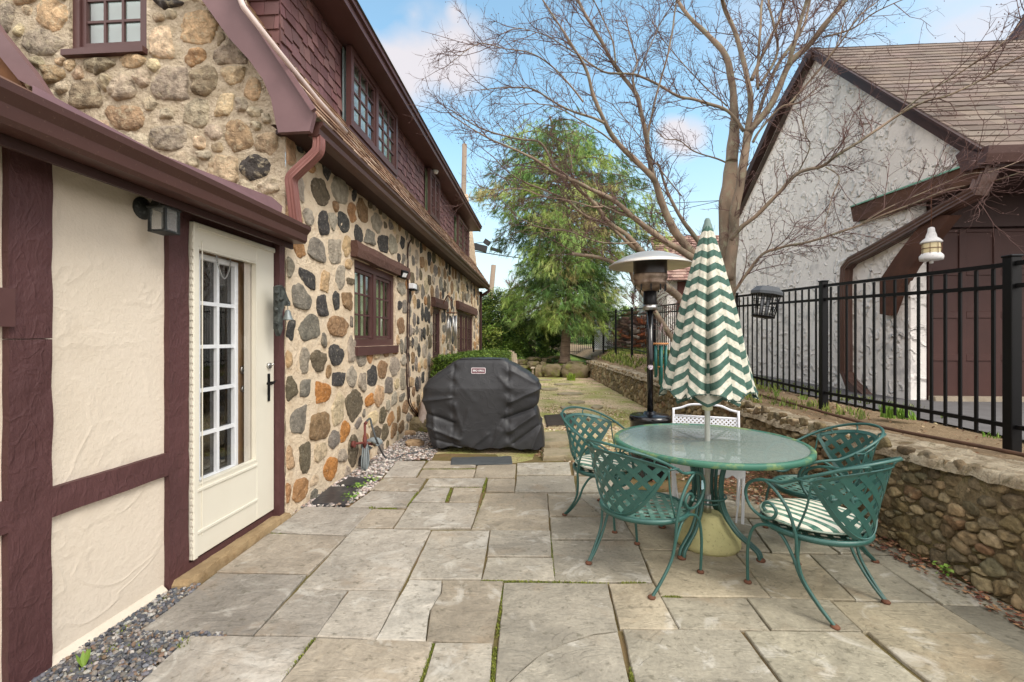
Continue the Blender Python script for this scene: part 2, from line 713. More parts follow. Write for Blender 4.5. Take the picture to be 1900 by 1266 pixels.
def shingles(mb, o, ud, vd, nd, W, Hh, course, tabw, cols, rnd, thick=.012, stag=0.0, inside=None, gapw=.004):
    """courses of single shingles as thin tilted slabs; u along the course, v up the slope"""
    o, ud, vd, nd = Vector(o), Vector(ud), Vector(vd), Vector(nd)
    nrow = int(Hh / course) + 1
    for r_ in range(nrow):
        u = -rnd.uniform(0, tabw)
        while u < W:
            w = tabw * rnd.uniform(.6, 1.35)
            u0, u1 = max(0, u), min(W, u + w)
            v0 = r_ * course + rnd.uniform(-stag, stag)
            v1 = min(Hh, v0 + course * 1.12 + stag)
            v0 = max(v0, 0)
            u += w
            if u1 - u0 < .02 or v1 - v0 < .02: continue
            if inside and not inside((u0 + u1) / 2, (v0 + v1) / 2): continue
            t = thick * rnd.uniform(.8, 1.2)
            e0, e1 = t + .003, .003
            mb.color = jit(rnd.choice(cols), rnd, .1)
            g = gapw / 2
            P = []
            for (uu, vv, n_) in ((u0 + g, v0, e0), (u1 - g, v0, e0), (u1 - g, v1, e1), (u0 + g, v1, e1)):
                P.append(o + ud * uu + vd * vv + nd * n_)
            Q = [o + ud * uu + vd * vv for (uu, vv) in ((u0 + g, v0), (u1 - g, v0), (u1 - g, v1), (u0 + g, v1))]
            i = [mb.av(p) for p in P] + [mb.av(p) for p in Q]
            fl = ud.cross(vd).dot(nd) > 0
            for f in ((0, 1, 2, 3), (4, 5, 1, 0), (5, 6, 2, 1), (7, 4, 0, 3)):
                mb.af([i[k] for k in (f if fl else f[::-1])])
    mb.color = (1, 1, 1)

rnd = random.Random(7)
# ------------------------------------------------------------------ shared materials
TRIM = mat('brown_trim_paint', (srgb(90, 62, 60), srgb(74, 48, 46)), 3, rough=.45, bump=.15, bscale=30, bdist=.004, spec=.4)
TIMBER = mat('brown_rough_timber', (srgb(90, 58, 58), srgb(70, 44, 44)), 2.5, rough=.6, bump=.9, bscale=26, bdist=.012,
             aspect=(1, 1, .55), spec=.35, bump2=.35, bscale2=9)
LINTEL = mat('brown_lintel_timber', (srgb(104, 76, 66), srgb(70, 48, 42)), 3, rough=.8, bump=.9, bscale=24, bdist=.015,
             aspect=(1, .3, 1), col2=srgb(130, 106, 90), amt2=.35, scale2=14)
DKBROWN = mat('dark_brown_paint', (srgb(66, 44, 40), srgb(52, 34, 31)), 3, rough=.55, bump=.15, bscale=25, bdist=.004)
GUTTER = mat('brown_gutter_metal', (srgb(84, 56, 50), srgb(70, 45, 40)), 2, rough=.38, spec=.5, metal=.1,
             col2=srgb(140, 116, 100), amt2=.45, scale2=60, thr2=.6, aspect=(1, 1, 1), bump=.05, bscale=60)
FLASH = mat('mauve_flashing_metal', (srgb(128, 98, 100), srgb(104, 78, 80)), 4, rough=.5, bump=.2, bscale=8, bdist=.02)
STUCCO = mat('cream_stucco', (srgb(216, 204, 188), srgb(203, 190, 172)), 1.4, rough=.88, bump=.6, bscale=38, bdist=.008, col2=srgb(190, 176, 156), amt2=.25, scale2=3.5,
             bump2=.38, bscale2=2.1)
GSTUCCO = mat('white_swirl_stucco', (srgb(243, 239, 233), srgb(222, 216, 210)), .8, rough=.9, bump=.5, bscale=22, bdist=.02,
              col2=srgb(160, 158, 158), amt2=.6, scale2=2.2, thr2=.53)


def crescents(m_, scale=3.4):
    """trowelled crescent ridges added to a stucco's bump chain"""
    N, L = m_.node_tree.nodes, m_.node_tree.links
    co = [n for n in N if n.type == 'TEX_COORD'][0]
    prevb = [n for n in N if n.type == 'BUMP'][0]
    last = prevb.outputs[0]
    for k, sc in enumerate((scale, scale * 1.7)):
        nz_ = N.new('ShaderNodeTexNoise'); nz_.inputs['Scale'].default_value = 3 + k
        L.new(co.outputs['Object'], nz_.inputs['Vector'])
        mxv = N.new('ShaderNodeVectorMath'); mxv.operation = 'MULTIPLY_ADD'
        mxv.inputs[1].default_value = (.35, .35, .35)
        L.new(nz_.outputs['Color'], mxv.inputs[0]); L.new(co.outputs['Object'], mxv.inputs[2])
        vo = N.new('ShaderNodeTexVoronoi'); vo.inputs['Scale'].default_value = sc
        L.new(mxv.outputs[0], vo.inputs['Vector'])
        a_ = N.new('ShaderNodeMath'); a_.operation = 'SUBTRACT'; a_.inputs[1].default_value = .38
        L.new(vo.outputs['Distance'], a_.inputs[0])
        mr_ = N.new('ShaderNodeMapRange'); mr_.inputs['From Min'].default_value = -.16; mr_.inputs['From Max'].default_value = .0
        mr_.clamp = True
        L.new(a_.outputs[0], mr_.inputs['Value'])
        mr2 = N.new('ShaderNodeMapRange'); mr2.inputs['From Min'].default_value = .09; mr2.inputs['From Max'].default_value = .0
        L.new(a_.outputs[0], mr2.inputs['Value'])
        mu = N.new('ShaderNodeMath'); mu.operation = 'MULTIPLY'
        L.new(mr_.outputs[0], mu.inputs[0]); L.new(mr2.outputs[0], mu.inputs[1])
        n3 = N.new('ShaderNodeTexNoise'); n3.inputs['Scale'].default_value = 5.5 + k * 3
        L.new(co.outputs['Object'], n3.inputs['Vector'])
        r3 = N.new('ShaderNodeMapRange'); r3.inputs['From Min'].default_value = .44; r3.inputs['From Max'].default_value = .58
        L.new(n3.outputs['Fac'], r3.inputs['Value'])
        m3 = N.new('ShaderNodeMath'); m3.operation = 'MULTIPLY'
        L.new(mu.outputs[0], m3.inputs[0]); L.new(r3.outputs[0], m3.inputs[1])
        bb = N.new('ShaderNodeBump'); bb.inputs['Strength'].default_value = 1.0; bb.inputs['Distance'].default_value = .032 - .010 * k
        L.new(m3.outputs[0], bb.inputs['Height']); L.new(last, bb.inputs['Normal'])
        last = bb.outputs[0]
    L.new(last, N['Principled BSDF'].inputs['Normal'])


crescents(GSTUCCO, 2.3)
MORTAR = mat('tan_mortar', (srgb(230, 213, 189), srgb(206, 184, 154)), 5, rough=.95, bump=.9, bscale=26, bdist=.03, bump2=.5, bscale2=7,
             col2=srgb(188, 160, 128), amt2=.6, scale2=7, thr2=.56)
STONE = mat('field_stone', ((.55, .54, .53), (1.5, 1.47, 1.42)), 15, rough=.92, bump=1.0, bscale=38, bdist=.045, detail=8, attr=True,
            col2=srgb(190, 178, 158), amt2=.5, scale2=30, thr2=.56, contrast=2.0)
GMORTAR = mat('mossy_mortar', (srgb(224, 210, 186), srgb(176, 160, 134)), 9, rough=.95, bump=1.0, bscale=20, bdist=.06, contrast=2.2,
              col2=srgb(128, 118, 88), amt2=.55, scale2=7, thr2=.56, bump2=.6, bscale2=6)
GSTONE = mat('lichen_stone', ((.6, .58, .56), (1.7, 1.66, 1.58)), 16, rough=.95, bump=1.0, bscale=22, bdist=.06, attr=True,
             col2=srgb(200, 188, 160), amt2=.65, scale2=20, thr2=.52, contrast=2.6)
SHINGLE = mat('painted_shingle', ((.8, .8, .8), (1.15, 1.12, 1.12)), 5, rough=.6, bump=.3, bscale=40, bdist=.004, attr=True,
              aspect=(1, 1, .4))
ROOFSH = mat('asphalt_shingle', ((.82, .82, .82), (1.15, 1.12, 1.1)), 3, rough=.95, bump=.5, bscale=120, bdist=.004, attr=True)
WOODSH = mat('weathered_wood_shingle', ((.75, .75, .75), (1.2, 1.2, 1.2)), 5, rough=.9, bump=.4, bscale=30, attr=True)
WGLASS = glass_mat('window_glass', (.95, 1, .96), .14)
DGLASS = glass_mat('door_glass', (1, 1, 1), .03)
DARK = mat('dark_interior', (srgb(30, 32, 28), srgb(18, 20, 18)), 2, rough=1)
CURTAIN = mat('green_curtain', (srgb(206, 214, 176), srgb(96, 116, 78)), 5, rough=.9, aspect=(1, 8, .2), contrast=3)
CREAM = mat('cream_door_paint', (srgb(220, 215, 200), srgb(212, 206, 190)), 3, rough=.35, spec=.45)
WHITE = mat('white_paint', (srgb(236, 238, 240), srgb(226, 228, 232)), 3, rough=.4, spec=.4)
TANWOOD = mat('tan_door_wood', (srgb(176, 144, 108), srgb(150, 120, 88)), 4, rough=.5, aspect=(1, 6, .4))
METAL = mat('brushed_nickel', (srgb(200, 200, 198), srgb(170, 170, 168)), 20, rough=.3, metal=1.0)
BLACKM = mat('black_metal_paint', (srgb(16, 16, 18), srgb(10, 10, 11)), 5, rough=.42, spec=.22)
RUST = mat('rusty_iron', (srgb(120, 80, 60), srgb(84, 56, 44)), 14, rough=.8, bump=.3, bscale=60, bdist=.003)

# ------------------------------------------------------------------ ground
SOIL = mat('soil_and_grass', (srgb(118, 112, 78), srgb(86, 96, 48)), .7, rough=1, bump=.6, bscale=12, bdist=.04,
           col2=srgb(150, 134, 104), amt2=.7, scale2=2.5)
LAWN = mat('lawn_green', (srgb(132, 150, 60), srgb(96, 120, 44)), 1.2, rough=1, bump=.6, bscale=20, bdist=.05)
YARD = mat('mossy_gravel_ground', (srgb(218, 192, 164), srgb(146, 156, 76)), 1.0, rough=1, bump=1, bscale=60, bdist=.02,
           col2=srgb(120, 96, 76), amt2=.85, scale2=30, thr2=.50, contrast=3.6)
JOINT = mat('sandy_joint_bed', (srgb(124, 100, 72), srgb(96, 92, 52)), 2.2, rough=1, bump=.8, bscale=60, bdist=.01, contrast=3)
DIRT = mat('garden_dirt', (srgb(150, 128, 100), srgb(104, 88, 66)), 3, rough=1, bump=.9, bscale=40, bdist=.02,
           col2=srgb(196, 176, 140), amt2=.6, scale2=40, thr2=.55)
ASPH = mat('driveway_asphalt', (srgb(110, 108, 108), srgb(90, 88, 88)), 5, rough=.9, bump=.3, bscale=90, bdist=.004)

mb = MB()
mb.poly([(-600, -200, -.045), (600, -200, -.045), (600, 900, -.045), (-600, 900, -.045)])
tag(mb.build('ground', SOIL, base=(0, 0, -.045)), kind='structure')


def wallx(y):            # front (patio side) face of the retaining wall
    return 2.62 - .053 * y


def upz(x, y):           # raised garden behind the retaining wall
    k = min(1, max(0, (y - 6.0) / 9.0))
    if x > 3.55: return .575 + .36 * k * max(0, 1 - (x - 3.55) / .25) * (1 if y < 13 else 1) if y < 12.5 else .575 + .36 * k
    return .575 + .36 * k * min(1, max(0, (x - wallx(y) - .35) / .6)) if x < 4.2 else .575 + .36 * k * min(1, max(0, (y - 9) / 6))


mb = MB()
mb.smooth = True


def f(u, v):
    y = -3 + v * 60
    x = wallx(y) + .34 + u * 3.5
    return (x, y, upz(x, y) + .02 * mnoise.noise(Vector((x * 2, y * 2, 0))))


mb.grid(f, 12, 160)
tag(mb.build('garden_soil', DIRT, base=(3, 5, .5)), kind='structure')
mb = MB()
mb.poly([(3.9, -6, .60), (60, -6, .60), (60, 9, .60), (3.9, 9, .60)])
mb.poly([(3.9, 9, .60), (60, 9, .60), (60, 60, .75), (3.9, 60, .75)])
tag(mb.build('driveway', ASPH, base=(6, 0, .6)), kind='structure')
mb = MB()
mb.smooth = True
mb.grid(lambda u, v: (-14 + u * 17.5, 18.6 + v * 60, .42 + .03 * mnoise.noise(Vector((u * 20, v * 60, 0))) + .4 * v), 20, 60)
mb.poly([(-14, 18.6, .42), (3.5, 18.6, .42), (3.5, 18.6, -.1), (-14, 18.6, -.1)])
tag(mb.build('back_lawn', LAWN, base=(0, 22, .4)), kind='structure')
mb = MB()
mb.smooth = True
mb.grid(lambda u, v: (-2.3 + u * 5.0, 5.1 + v * 13.6,
                      -.022 + .012 * mnoise.noise(Vector((u * 9, v * 24, 1))) + .02 * min(1, v * 3)), 40, 100)
tag(mb.build('path_yard', YARD, base=(0, 9, -.02)), kind='structure')
mb = MB()
mb.poly([(-2.2, -2.5, -.018), (3.2, -2.5, -.018), (3.0, 5.7, -.018), (-2.2, 5.7, -.018)])
tag(mb.build('patio_bed', JOINT, base=(0, 2, -.018)), kind='structure')

SL = [
    [(503, 987), (565, 940), (691, 943), (644, 993)], [(403, 1061), (499, 990), (640, 996), (571, 1064)],
    [(255, 1174), (401, 1064), (567, 1067), (470, 1177)], [(150, 1366), (353, 1179), (582, 1181), (440, 1366)],
    [(554, 1091), (658, 980), (799, 983), (742, 1094)], [(472, 1177), (554, 1093), (644, 1095), (587, 1179)],
    [(588, 1180), (648, 1096), (741, 1097), (697, 1185)], [(759, 1073), (802, 984), (908, 984), (893, 1073)],
    [(910, 984), (1021, 985), (1022, 1032), (905, 1031)], [(905, 1035), (1024, 1035), (1029, 1077), (895, 1074)],
    [(698, 1185), (759, 1076), (820, 1077), (817, 1100), (797, 1132), (793, 1160), (790, 1188)], [(822, 1077), (933, 1079), (914, 1193), (792, 1188), (795, 1161), (799, 1133), (819, 1101)], [(442, 1366), (588, 1183), (803, 1190), (742, 1366)],
    [(754, 1366), (809, 1193), (914, 1194), (902, 1366)], [(910, 1366), (936, 1081), (1127, 1083), (1146, 1172), (1100, 1177), (1056, 1191), (1010, 1210), (980, 1232), (944, 1266), (930, 1366)], [(1188, 1366), (932, 1366), (946, 1267), (982, 1233), (1011, 1212), (1057, 1193), (1101, 1179), (1147, 1174)],
    [(732, 979), (762, 933), (888, 933), (873, 979)], [(659, 978), (691, 944), (751, 945), (728, 978)],
    [(648, 940), (689, 911), (773, 913), (753, 940)], [(687, 909), (712, 887), (790, 887), (775, 911)],
    [(713, 885), (736, 856), (789, 856), (771, 884)], [(785, 868), (796, 855), (885, 857), (881, 868)],
    [(775, 885), (784, 871), (882, 871), (878, 885)], [(787, 902), (797, 888), (901, 888), (895, 902)],
    [(764, 931), (786, 905), (834, 905), (825, 931)], [(834, 931), (842, 905), (895, 905), (887, 931)],
    [(880, 886), (886, 864), (957, 862), (955, 886)], [(902, 911), (906, 889), (956, 889), (954, 912)],
    [(875, 981), (901, 915), (1015, 915), (1019, 983)], [(960, 859), (1056, 857), (1060, 880), (959, 880)],
    [(959, 884), (1064, 883), (1068, 913), (956, 913)], [(1017, 916), (1068, 916), (1118, 958), (1020, 957)],
    [(1022, 961), (1153, 960), (1178, 1000), (1023, 1000)], [(1024, 1003), (1181, 1003), (1210, 1078), (1030, 1077)],
    [(1130, 1083), (1212, 1082), (1258, 1165), (1151, 1165)], [(1190, 1021), (1361, 1023), (1428, 1107), (1226, 1104)],
    [(1228, 1108), (1383, 1110), (1428, 1168), (1262, 1165)], [(1387, 1110), (1539, 1114), (1596, 1170), (1432, 1168)],
    [(1365, 1025), (1500, 1028), (1585, 1112), (1432, 1109)], [(1504, 1029), (1607, 1029), (1735, 1116), (1589, 1113)],
    [(1611, 1031), (1688, 1032), (1878, 1125), (1751, 1121)], [(1544, 1116), (1741, 1119), (1828, 1173), (1601, 1171)],
    [(1747, 1122), (1882, 1127), (1975, 1170), (1960, 1250), (1832, 1175)],
    [(1156, 1168), (1372, 1169), (1520, 1366), (1202, 1366)], [(1382, 1171), (1597, 1172), (1692, 1251), (1850, 1366), (1528, 1366)],
    [(1612, 1173), (1829, 1176), (2080, 1303), (1770, 1300)], [(1775, 1304), (2090, 1309), (2190, 1366), (1860, 1366)],
    [(1070, 916), (1190, 914), (1228, 957), (1121, 958)], [(1157, 960), (1262, 960), (1356, 1020), (1190, 1018)],
    [(1266, 961), (1385, 962), (1428, 1023), (1361, 1021)], [(1389, 963), (1460, 964), (1556, 1026), (1433, 1024)],
    [(1464, 964), (1530, 966), (1603, 1026), (1560, 1026)], [(1534, 967), (1565, 968), (1686, 1030), (1606, 1027)],
    [(1194, 914), (1300, 915), (1345, 958), (1232, 957)], [(1304, 916), (1390, 917), (1458, 961), (1349, 959)],
    [(1395, 918), (1450, 925), (1528, 963), (1463, 961)], [(1072, 884), (1160, 883), (1188, 911), (1069, 913)],
    [(1062, 858), (1108, 859), (1158, 880), (1066, 880)],
]
def slab_material():
    m = bpy.data.materials.new('bluestone_slab'); m.use_nodes = True
    N, L = m.node_tree.nodes, m.node_tree.links
    bs = N['Principled BSDF']; bs.inputs['Specular IOR Level'].default_value = .3
    co = N.new('ShaderNodeTexCoord'); at = N.new('ShaderNodeAttribute'); at.attribute_name = 'Col'
    # every slab gets its own pattern: shift the lookup by the slab's own colour
    sc = N.new('ShaderNodeVectorMath'); sc.operation = 'SCALE'; sc.inputs['Scale'].default_value = 60
    L.new(at.outputs['Color'], sc.inputs[0])
    ad = N.new('ShaderNodeVectorMath'); ad.operation = 'ADD'
    L.new(co.outputs['Object'], ad.inputs[0]); L.new(sc.outputs[0], ad.inputs[1])
    def noise(scale, det, dist=0.0, vec=None, rough=.6):
        n = N.new('ShaderNodeTexNoise'); n.inputs['Scale'].default_value = scale; n.inputs['Detail'].default_value = det
        n.inputs['Distortion'].default_value = dist; n.inputs['Roughness'].default_value = rough
        L.new(vec or ad.outputs[0], n.inputs['Vector']); return n.outputs['Fac']
    def rng(v, a, b, c_, d_):
        r_ = N.new('ShaderNodeMapRange'); r_.inputs['From Min'].default_value = a; r_.inputs['From Max'].default_value = b
        r_.inputs['To Min'].default_value = c_; r_.inputs['To Max'].default_value = d_; L.new(v, r_.inputs['Value']); return r_.outputs[0]
    def mth(op, a, b):
        n = N.new('ShaderNodeMath'); n.operation = op
        for i, q in enumerate((a, b)):
            if hasattr(q, 'is_linked'): L.new(q, n.inputs[i])
            else: n.inputs[i].default_value = q
        return n.outputs[0]
    big = noise(1.7, 4, .8)
    mid = noise(6.5, 7, 1.4)
    fine = noise(55, 6)
    mpn = N.new('ShaderNodeMapping'); mpn.inputs['Scale'].default_value = (1.0, 2.2, 1); mpn.inputs['Rotation'].default_value = (0, 0, .7)
    L.new(ad.outputs[0], mpn.inputs[0])
    lay = noise(2.3, 3, 1.0, mpn.outputs[0])
    # cleft layers: stepped heights
    q = mth('MULTIPLY', lay, 11.0)
    fl = mth('FLOOR', q, 0); fr = mth('SUBTRACT', q, fl)
    step = mth('ADD', fl, rng(fr, 0, .16, 0, 1))
    edge = rng(fr, .0, .13, 1, 0)
    edgem = mth('MULTIPLY', edge, rng(noise(3.1, 2), .5, .62, 0, 1))
    k = mth('MULTIPLY', rng(big, .32, .68, .78, 1.22), rng(mid, .3, .7, .86, 1.12))
    k = mth('MULTIPLY', k, rng(fine, .35, .65, .90, 1.10))
    k = mth('ADD', k, mth('MULTIPLY', edgem, .16))
    mul = N.new('ShaderNodeVectorMath'); mul.operation = 'SCALE'
    L.new(at.outputs['Color'], mul.inputs[0]); L.new(k, mul.inputs['Scale'])
    def over(base, colr, fac):
        n = N.new('ShaderNodeMix'); n.data_type = 'RGBA'; L.new(fac, n.inputs[0]); L.new(base, n.inputs[6]); n.inputs[7].default_value = (*colr, 1)
        return n.outputs[2]
    c_ = over(mul.outputs[0], srgb(150, 122, 88), rng(noise(2.6, 5, .5), .56, .70, 0, .26))       # iron-brown bloom
    c_ = over(c_, srgb(206, 202, 192), rng(noise(3.4, 6, 1.5), .56, .66, 0, .40))                  # pale lime bloom
    c_ = over(c_, srgb(86, 82, 66), rng(noise(24, 6), .58, .68, 0, .55))                           # dark lichen specks
    L.new(c_, bs.inputs['Base Color'])
    L.new(rng(mid, .3, .7, .55, .8), bs.inputs['Roughness'])
    b1 = N.new('ShaderNodeBump'); b1.inputs['Strength'].default_value = .5; b1.inputs['Distance'].default_value = .004
    L.new(step, b1.inputs['Height'])
    b2 = N.new('ShaderNodeBump'); b2.inputs['Strength'].default_value = .6; b2.inputs['Distance'].default_value = .012
    L.new(noise(22, 8), b2.inputs['Height']); L.new(b1.outputs[0], b2.inputs['Normal'])
    b3 = N.new('ShaderNodeBump'); b3.inputs['Strength'].default_value = .6; b3.inputs['Distance'].default_value = .05
    L.new(big, b3.inputs['Height']); L.new(b2.outputs[0], b3.inputs['Normal'])
    L.new(b3.outputs[0], bs.inputs['Normal'])
    return m


SLAB = slab_material()
mb = MB()
rs = random.Random(3)
allsl = [[onG(*p) for p in q] for q in SL]
# rows nearer than the frame
y0 = 1.36
for rr in range(3):
    x = -2.0
    y1 = y0 - rs.uniform(.75, .95)
    while x < 3.0:
        w = rs.uniform(.6, 1.1)
        allsl.append([Vector((x, y0, 0)), Vector((x, y1, 0)), Vector((x + w, y1, 0)), Vector((x + w, y0, 0))])
        x += w
    y0 = y1
for P in allsl:
    c_ = sum(P, Vector()) / len(P)
    dz = rs.uniform(-.003, .003)
    k = (c_.x + 2) / 4.5
    cool, warm = Vector(srgb(152, 145, 135)), Vector(srgb(148, 142, 124))
    colr = cool.lerp(warm, min(1, max(0, k * 1.5 - .15)))
    colr = colr * rs.uniform(.84, 1.20)
    if rs.random() < .3: colr = Vector((colr.x * 1.05, colr.y, colr.z * .93))
    if c_.y > 4.4: colr = colr * 1.05
    if len(P) == 7 and P[0].x < -.6: colr = Vector(srgb(176, 170, 158)) if abs(P[1].x - onG(759, 1076).x) < .01 else colr
    mb.color = tuple(colr)
    # ragged edge: subdivide outline
    Q = []
    for i in range(len(P)):
        a, b = P[i], P[(i + 1) % len(P)]
        n = max(2, int((b - a).length / .09))
        for j in range(n):
            q = a.lerp(b, j / n)
            q = q + Vector((rs.uniform(-1, 1), rs.uniform(-1, 1), 0)) * .0028
            Q.append(q)
    def ins(q, d_):
        v = c_ - q
        return q + v.normalized() * d_
    T = [mb.av((*ins(q, .003)[:2], dz)) for q in Q]
    E_ = [mb.av((*ins(q, -.002)[:2], dz - .005)) for q in Q]
    B = [mb.av((*ins(q, -.002)[:2], -.04)) for q in Q]
    n = len(Q)
    nn = Vector()
    for i in range(n):
        nn += Q[i].cross(Q[(i + 1) % n])
    rev = nn.z < 0
    mb.af(T[::-1] if rev else T)
    for (A_, B_) in ((T, E_), (E_, B)):
        for i in range(n):
            fc = (A_[i], B_[i], B_[(i + 1) % n], A_[(i + 1) % n])
            mb.af(fc[::-1] if rev else fc)
tag(mb.build('patio', SLAB, base=(0, 3, 0)), kind='structure')


def inpoly(x, y, P):
    c_ = False
    j = len(P) - 1
    for i in range(len(P)):
        if (P[i][1] > y) != (P[j][1] > y) and x < (P[j][0] - P[i][0]) * (y - P[i][1]) / (P[j][1] - P[i][1]) + P[i][0]:
            c_ = not c_
        j = i
    return c_


def scatter(P, n, rnd, fn, avoid=True):
    xs = [p[0] for p in P]; ys = [p[1] for p in P]
    k = 0
    for _ in range(n * 12):
        if k >= n: break
        x, y = rnd.uniform(min(xs), max(xs)), rnd.uniform(min(ys), max(ys))
        if not inpoly(x, y, P): continue
        if avoid and any(inpoly(x, y, q) for q in allsl): continue
        fn(x, y); k += 1


GRAV = mat('loose_gravel', ((.75, .75, .75), (1.2, 1.2, 1.2)), 30, rough=.8, attr=True)
mb = MB()
gp = [srgb(96, 98, 104), srgb(120, 120, 124), srgb(76, 78, 84), srgb(136, 128, 120), srgb(124, 104, 88), srgb(168, 164, 158), srgb(104, 100, 94), srgb(84, 84, 88)]
P = [Vector((-2.13, -.2, 0)), Vector((-2.12, 2.5, 0)), Vector((-1.98, 2.52, 0)), Vector((-1.0, 1.6, 0)), Vector((-1.2, -.2, 0))]


def fn(x, y):
    mb.color = jit(rnd.choice(gp), rnd)
    mb.pebble((x, y, -.012 + rnd.uniform(0, .024)), rnd.uniform(.006, .0145), rnd, .85)


scatter(P, 9500, rnd, fn)
tag(mb.build('grey_gravel', GRAV), kind='stuff', label='grey gravel at the foot of the cream wall', cat='gravel')
mb = MB()
gp2 = [srgb(200, 190, 182), srgb(184, 166, 160), srgb(164, 158, 154), srgb(128, 124, 120), srgb(210, 202, 194), srgb(150, 130, 118), srgb(110, 106, 102)]
P = [onG(512, 968), onG(508, 952), Vector((-2.04, 5.0, 0)), Vector((-2.04, 7.3, 0)), Vector((-1.5, 7.3, 0)), onG(800, 852), onG(735, 856), onG(690, 908), onG(640, 940), onG(565, 940)]


def fn(x, y):
    mb.color = jit(rnd.choice(gp2), rnd)
    mb.pebble((x, y, -.012 + rnd.uniform(0, .025)), rnd.uniform(.010, .024), rnd, .65)


noslab = [[onG(*q) for q in ((574, 938), (612, 905), (665, 908), (640, 938))], [onG(*q) for q in ((622, 902), (648, 888), (692, 891), (668, 906))]]
_fn = fn
fn = lambda x, y: None if any(inpoly(x, y, q) for q in noslab) else _fn(x, y)
scatter(P, 5600, rnd, fn)
tag(mb.build('white_gravel', GRAV), kind='stuff', label='white and pink gravel along the rubble stone wall', cat='gravel')
# tan pebbles and leaf crumbs over the yard path
mb = MB()
gp3 = [srgb(206, 186, 152), srgb(176, 150, 116), srgb(150, 120, 90), srgb(220, 206, 180), srgb(128, 100, 76)]
P = [Vector((-.1, 5.6, 0)), Vector((2.2, 4.3, 0)), Vector((2.1, 9, 0)), Vector((1.7, 14, 0)), Vector((-.2, 14, 0))]


def fn(x, y):
    mb.color = jit(rnd.choice(gp3), rnd)
    r_ = rnd.uniform(.010, .024)
    mb.pebble((x, y, -.01), r_, rnd, .5)


scatter(P, 7500, rnd, fn)
tag(mb.build('yard_pebbles', GRAV), kind='stuff', label='tan pebbles and leaf crumbs over the yard path', cat='gravel')
# leaf litter at the foot of the retaining wall
mb = MB()
lp = [srgb(120, 76, 58), srgb(150, 104, 78), srgb(96, 60, 48), srgb(176, 136, 100), srgb(84, 74, 52)]


def fn(x, y):
    mb.color = jit(rnd.choice(lp), rnd)
    a = rnd.uniform(0, 6.28); r_ = rnd.uniform(.008, .022)
    z = rnd.uniform(.002, .018)
    c_, s_ = math.cos(a) * r_, math.sin(a) * r_
    mb.poly([(x + c_, y + s_, z + rnd.uniform(-.004, .008)), (x - s_ * .6, y + c_ * .6, z), (x - c_, y - s_, z + rnd.uniform(-.004, .008)), (x + s_ * .6, y - c_ * .6, z)])


P = [Vector((wallx(1.8) - .13, 1.8, 0)), Vector((wallx(1.8), 1.8, 0)), Vector((wallx(6), 6, 0)), Vector((1.5, 6, 0)), Vector((1.45, 4.3, 0)), Vector((1.9, 4.0, 0)), Vector((2.25, 3.2, 0))]
scatter(P, 3600, rnd, fn, avoid=False)
P = [Vector((1.0, 4.3, 0)), Vector((2.3, 4.2, 0)), Vector((2.0, 9, 0)), Vector((1.2, 9, 0))]
scatter(P, 1600, rnd, fn)
tag(mb.build('leaf_litter', mat('dead_leaves', ((.8, .8, .8), (1.2, 1.2, 1.2)), 20, rough=.9, attr=True)), kind='stuff',
    label='brown leaf litter at the foot of the retaining wall', cat='leaves')
# moss and short grass in the joints
GRASSM = mat('grass_blade', ((.8, .8, .8), (1.2, 1.2, 1.2)), 8, rough=.8, attr=True)


def blades(mb, x, y, z, n, hgt, spread, rnd, cols, w=.0022, lean=.5):
    for _ in range(n):
        a = rnd.uniform(0, 6.28); d_ = spread * math.sqrt(rnd.random())
        bx, by = x + math.cos(a) * d_, y + math.sin(a) * d_
        h = hgt * rnd.uniform(.5, 1.15)
        b = rnd.uniform(0, 6.28); l = lean * h * rnd.random()
        px, py = math.cos(b), math.sin(b)
        mb.color = jit(rnd.choice(cols), rnd)
        mb.af([mb.av((bx - py * w, by + px * w, z)), mb.av((bx + py * w, by - px * w, z)),
               mb.av((bx + px * l * .4 + py * w * .8, by + py * l * .4 - px * w * .8, z + h * .6)),
               mb.av((bx + px * l, by + py * l, z + h))])


mb = MB()
gc = [srgb(132, 140, 56), srgb(112, 122, 50), srgb(146, 150, 76), srgb(98, 108, 48)]
JL = [((782, 1266), (806, 1192), 60), ((918, 1200), (914, 1266), 60), ((934, 1085), (922, 1180), 40), ((525, 1250), (583, 1183), 25), ((895, 1076), (1030, 1079), 60),
      ((1021, 990), (1029, 1075), 40), ((503, 989), (545, 993), 30), ((828, 929), (838, 907), 60), ((896, 912), (903, 886), 60),
      ((784, 870), (883, 869), 70), ((1150, 1080), (1200, 1080), 20), ((880, 980), (900, 915), 50), ((786, 904), (896, 904), 40),
      ((1232, 1107), (1262, 1107), 60), ((702, 943), (735, 943), 80), ((1030, 1078), (1127, 1081), 30), ((1170, 1240), (1182, 1290), 40), ((755, 938), (775, 912), 40)]
for (a, b, n) in JL:
    a, b = onG(*a), onG(*b)
    for _ in range(n * 4):
        p = a.lerp(b, rnd.random()) + Vector((rnd.gauss(0, .005), rnd.gauss(0, .005), 0))
        blades(mb, p.x, p.y, -.012, 2, .014, .006, rnd, gc, w=.003)
for (u, v) in [(155, 1242), (228, 1172), (300, 1112), (205, 1210), (250, 1200), (285, 1215), (340, 1195), (690, 1000), (1330, 760), (175, 1225)]:
    p = onG(u, v) if v > 1000 else onG(u, 943)
    blades(mb, p.x, p.y, -.01, 24, .03, .03, rnd, gc, w=.004)
for _ in range(900):       # sparse moss patches over the yard
    x, y = rnd.uniform(-.1, 1.6), rnd.uniform(7, 16)
    if mnoise.noise(Vector((x * 1.3, y * .7, 3))) > .05:
        blades(mb, x, y, -.01, 6, .025, .06, rnd, gc, w=.006)
tag(mb.build('joint_grass', GRASSM), kind='stuff', label='moss and short grass growing in the paving joints', cat='grass')

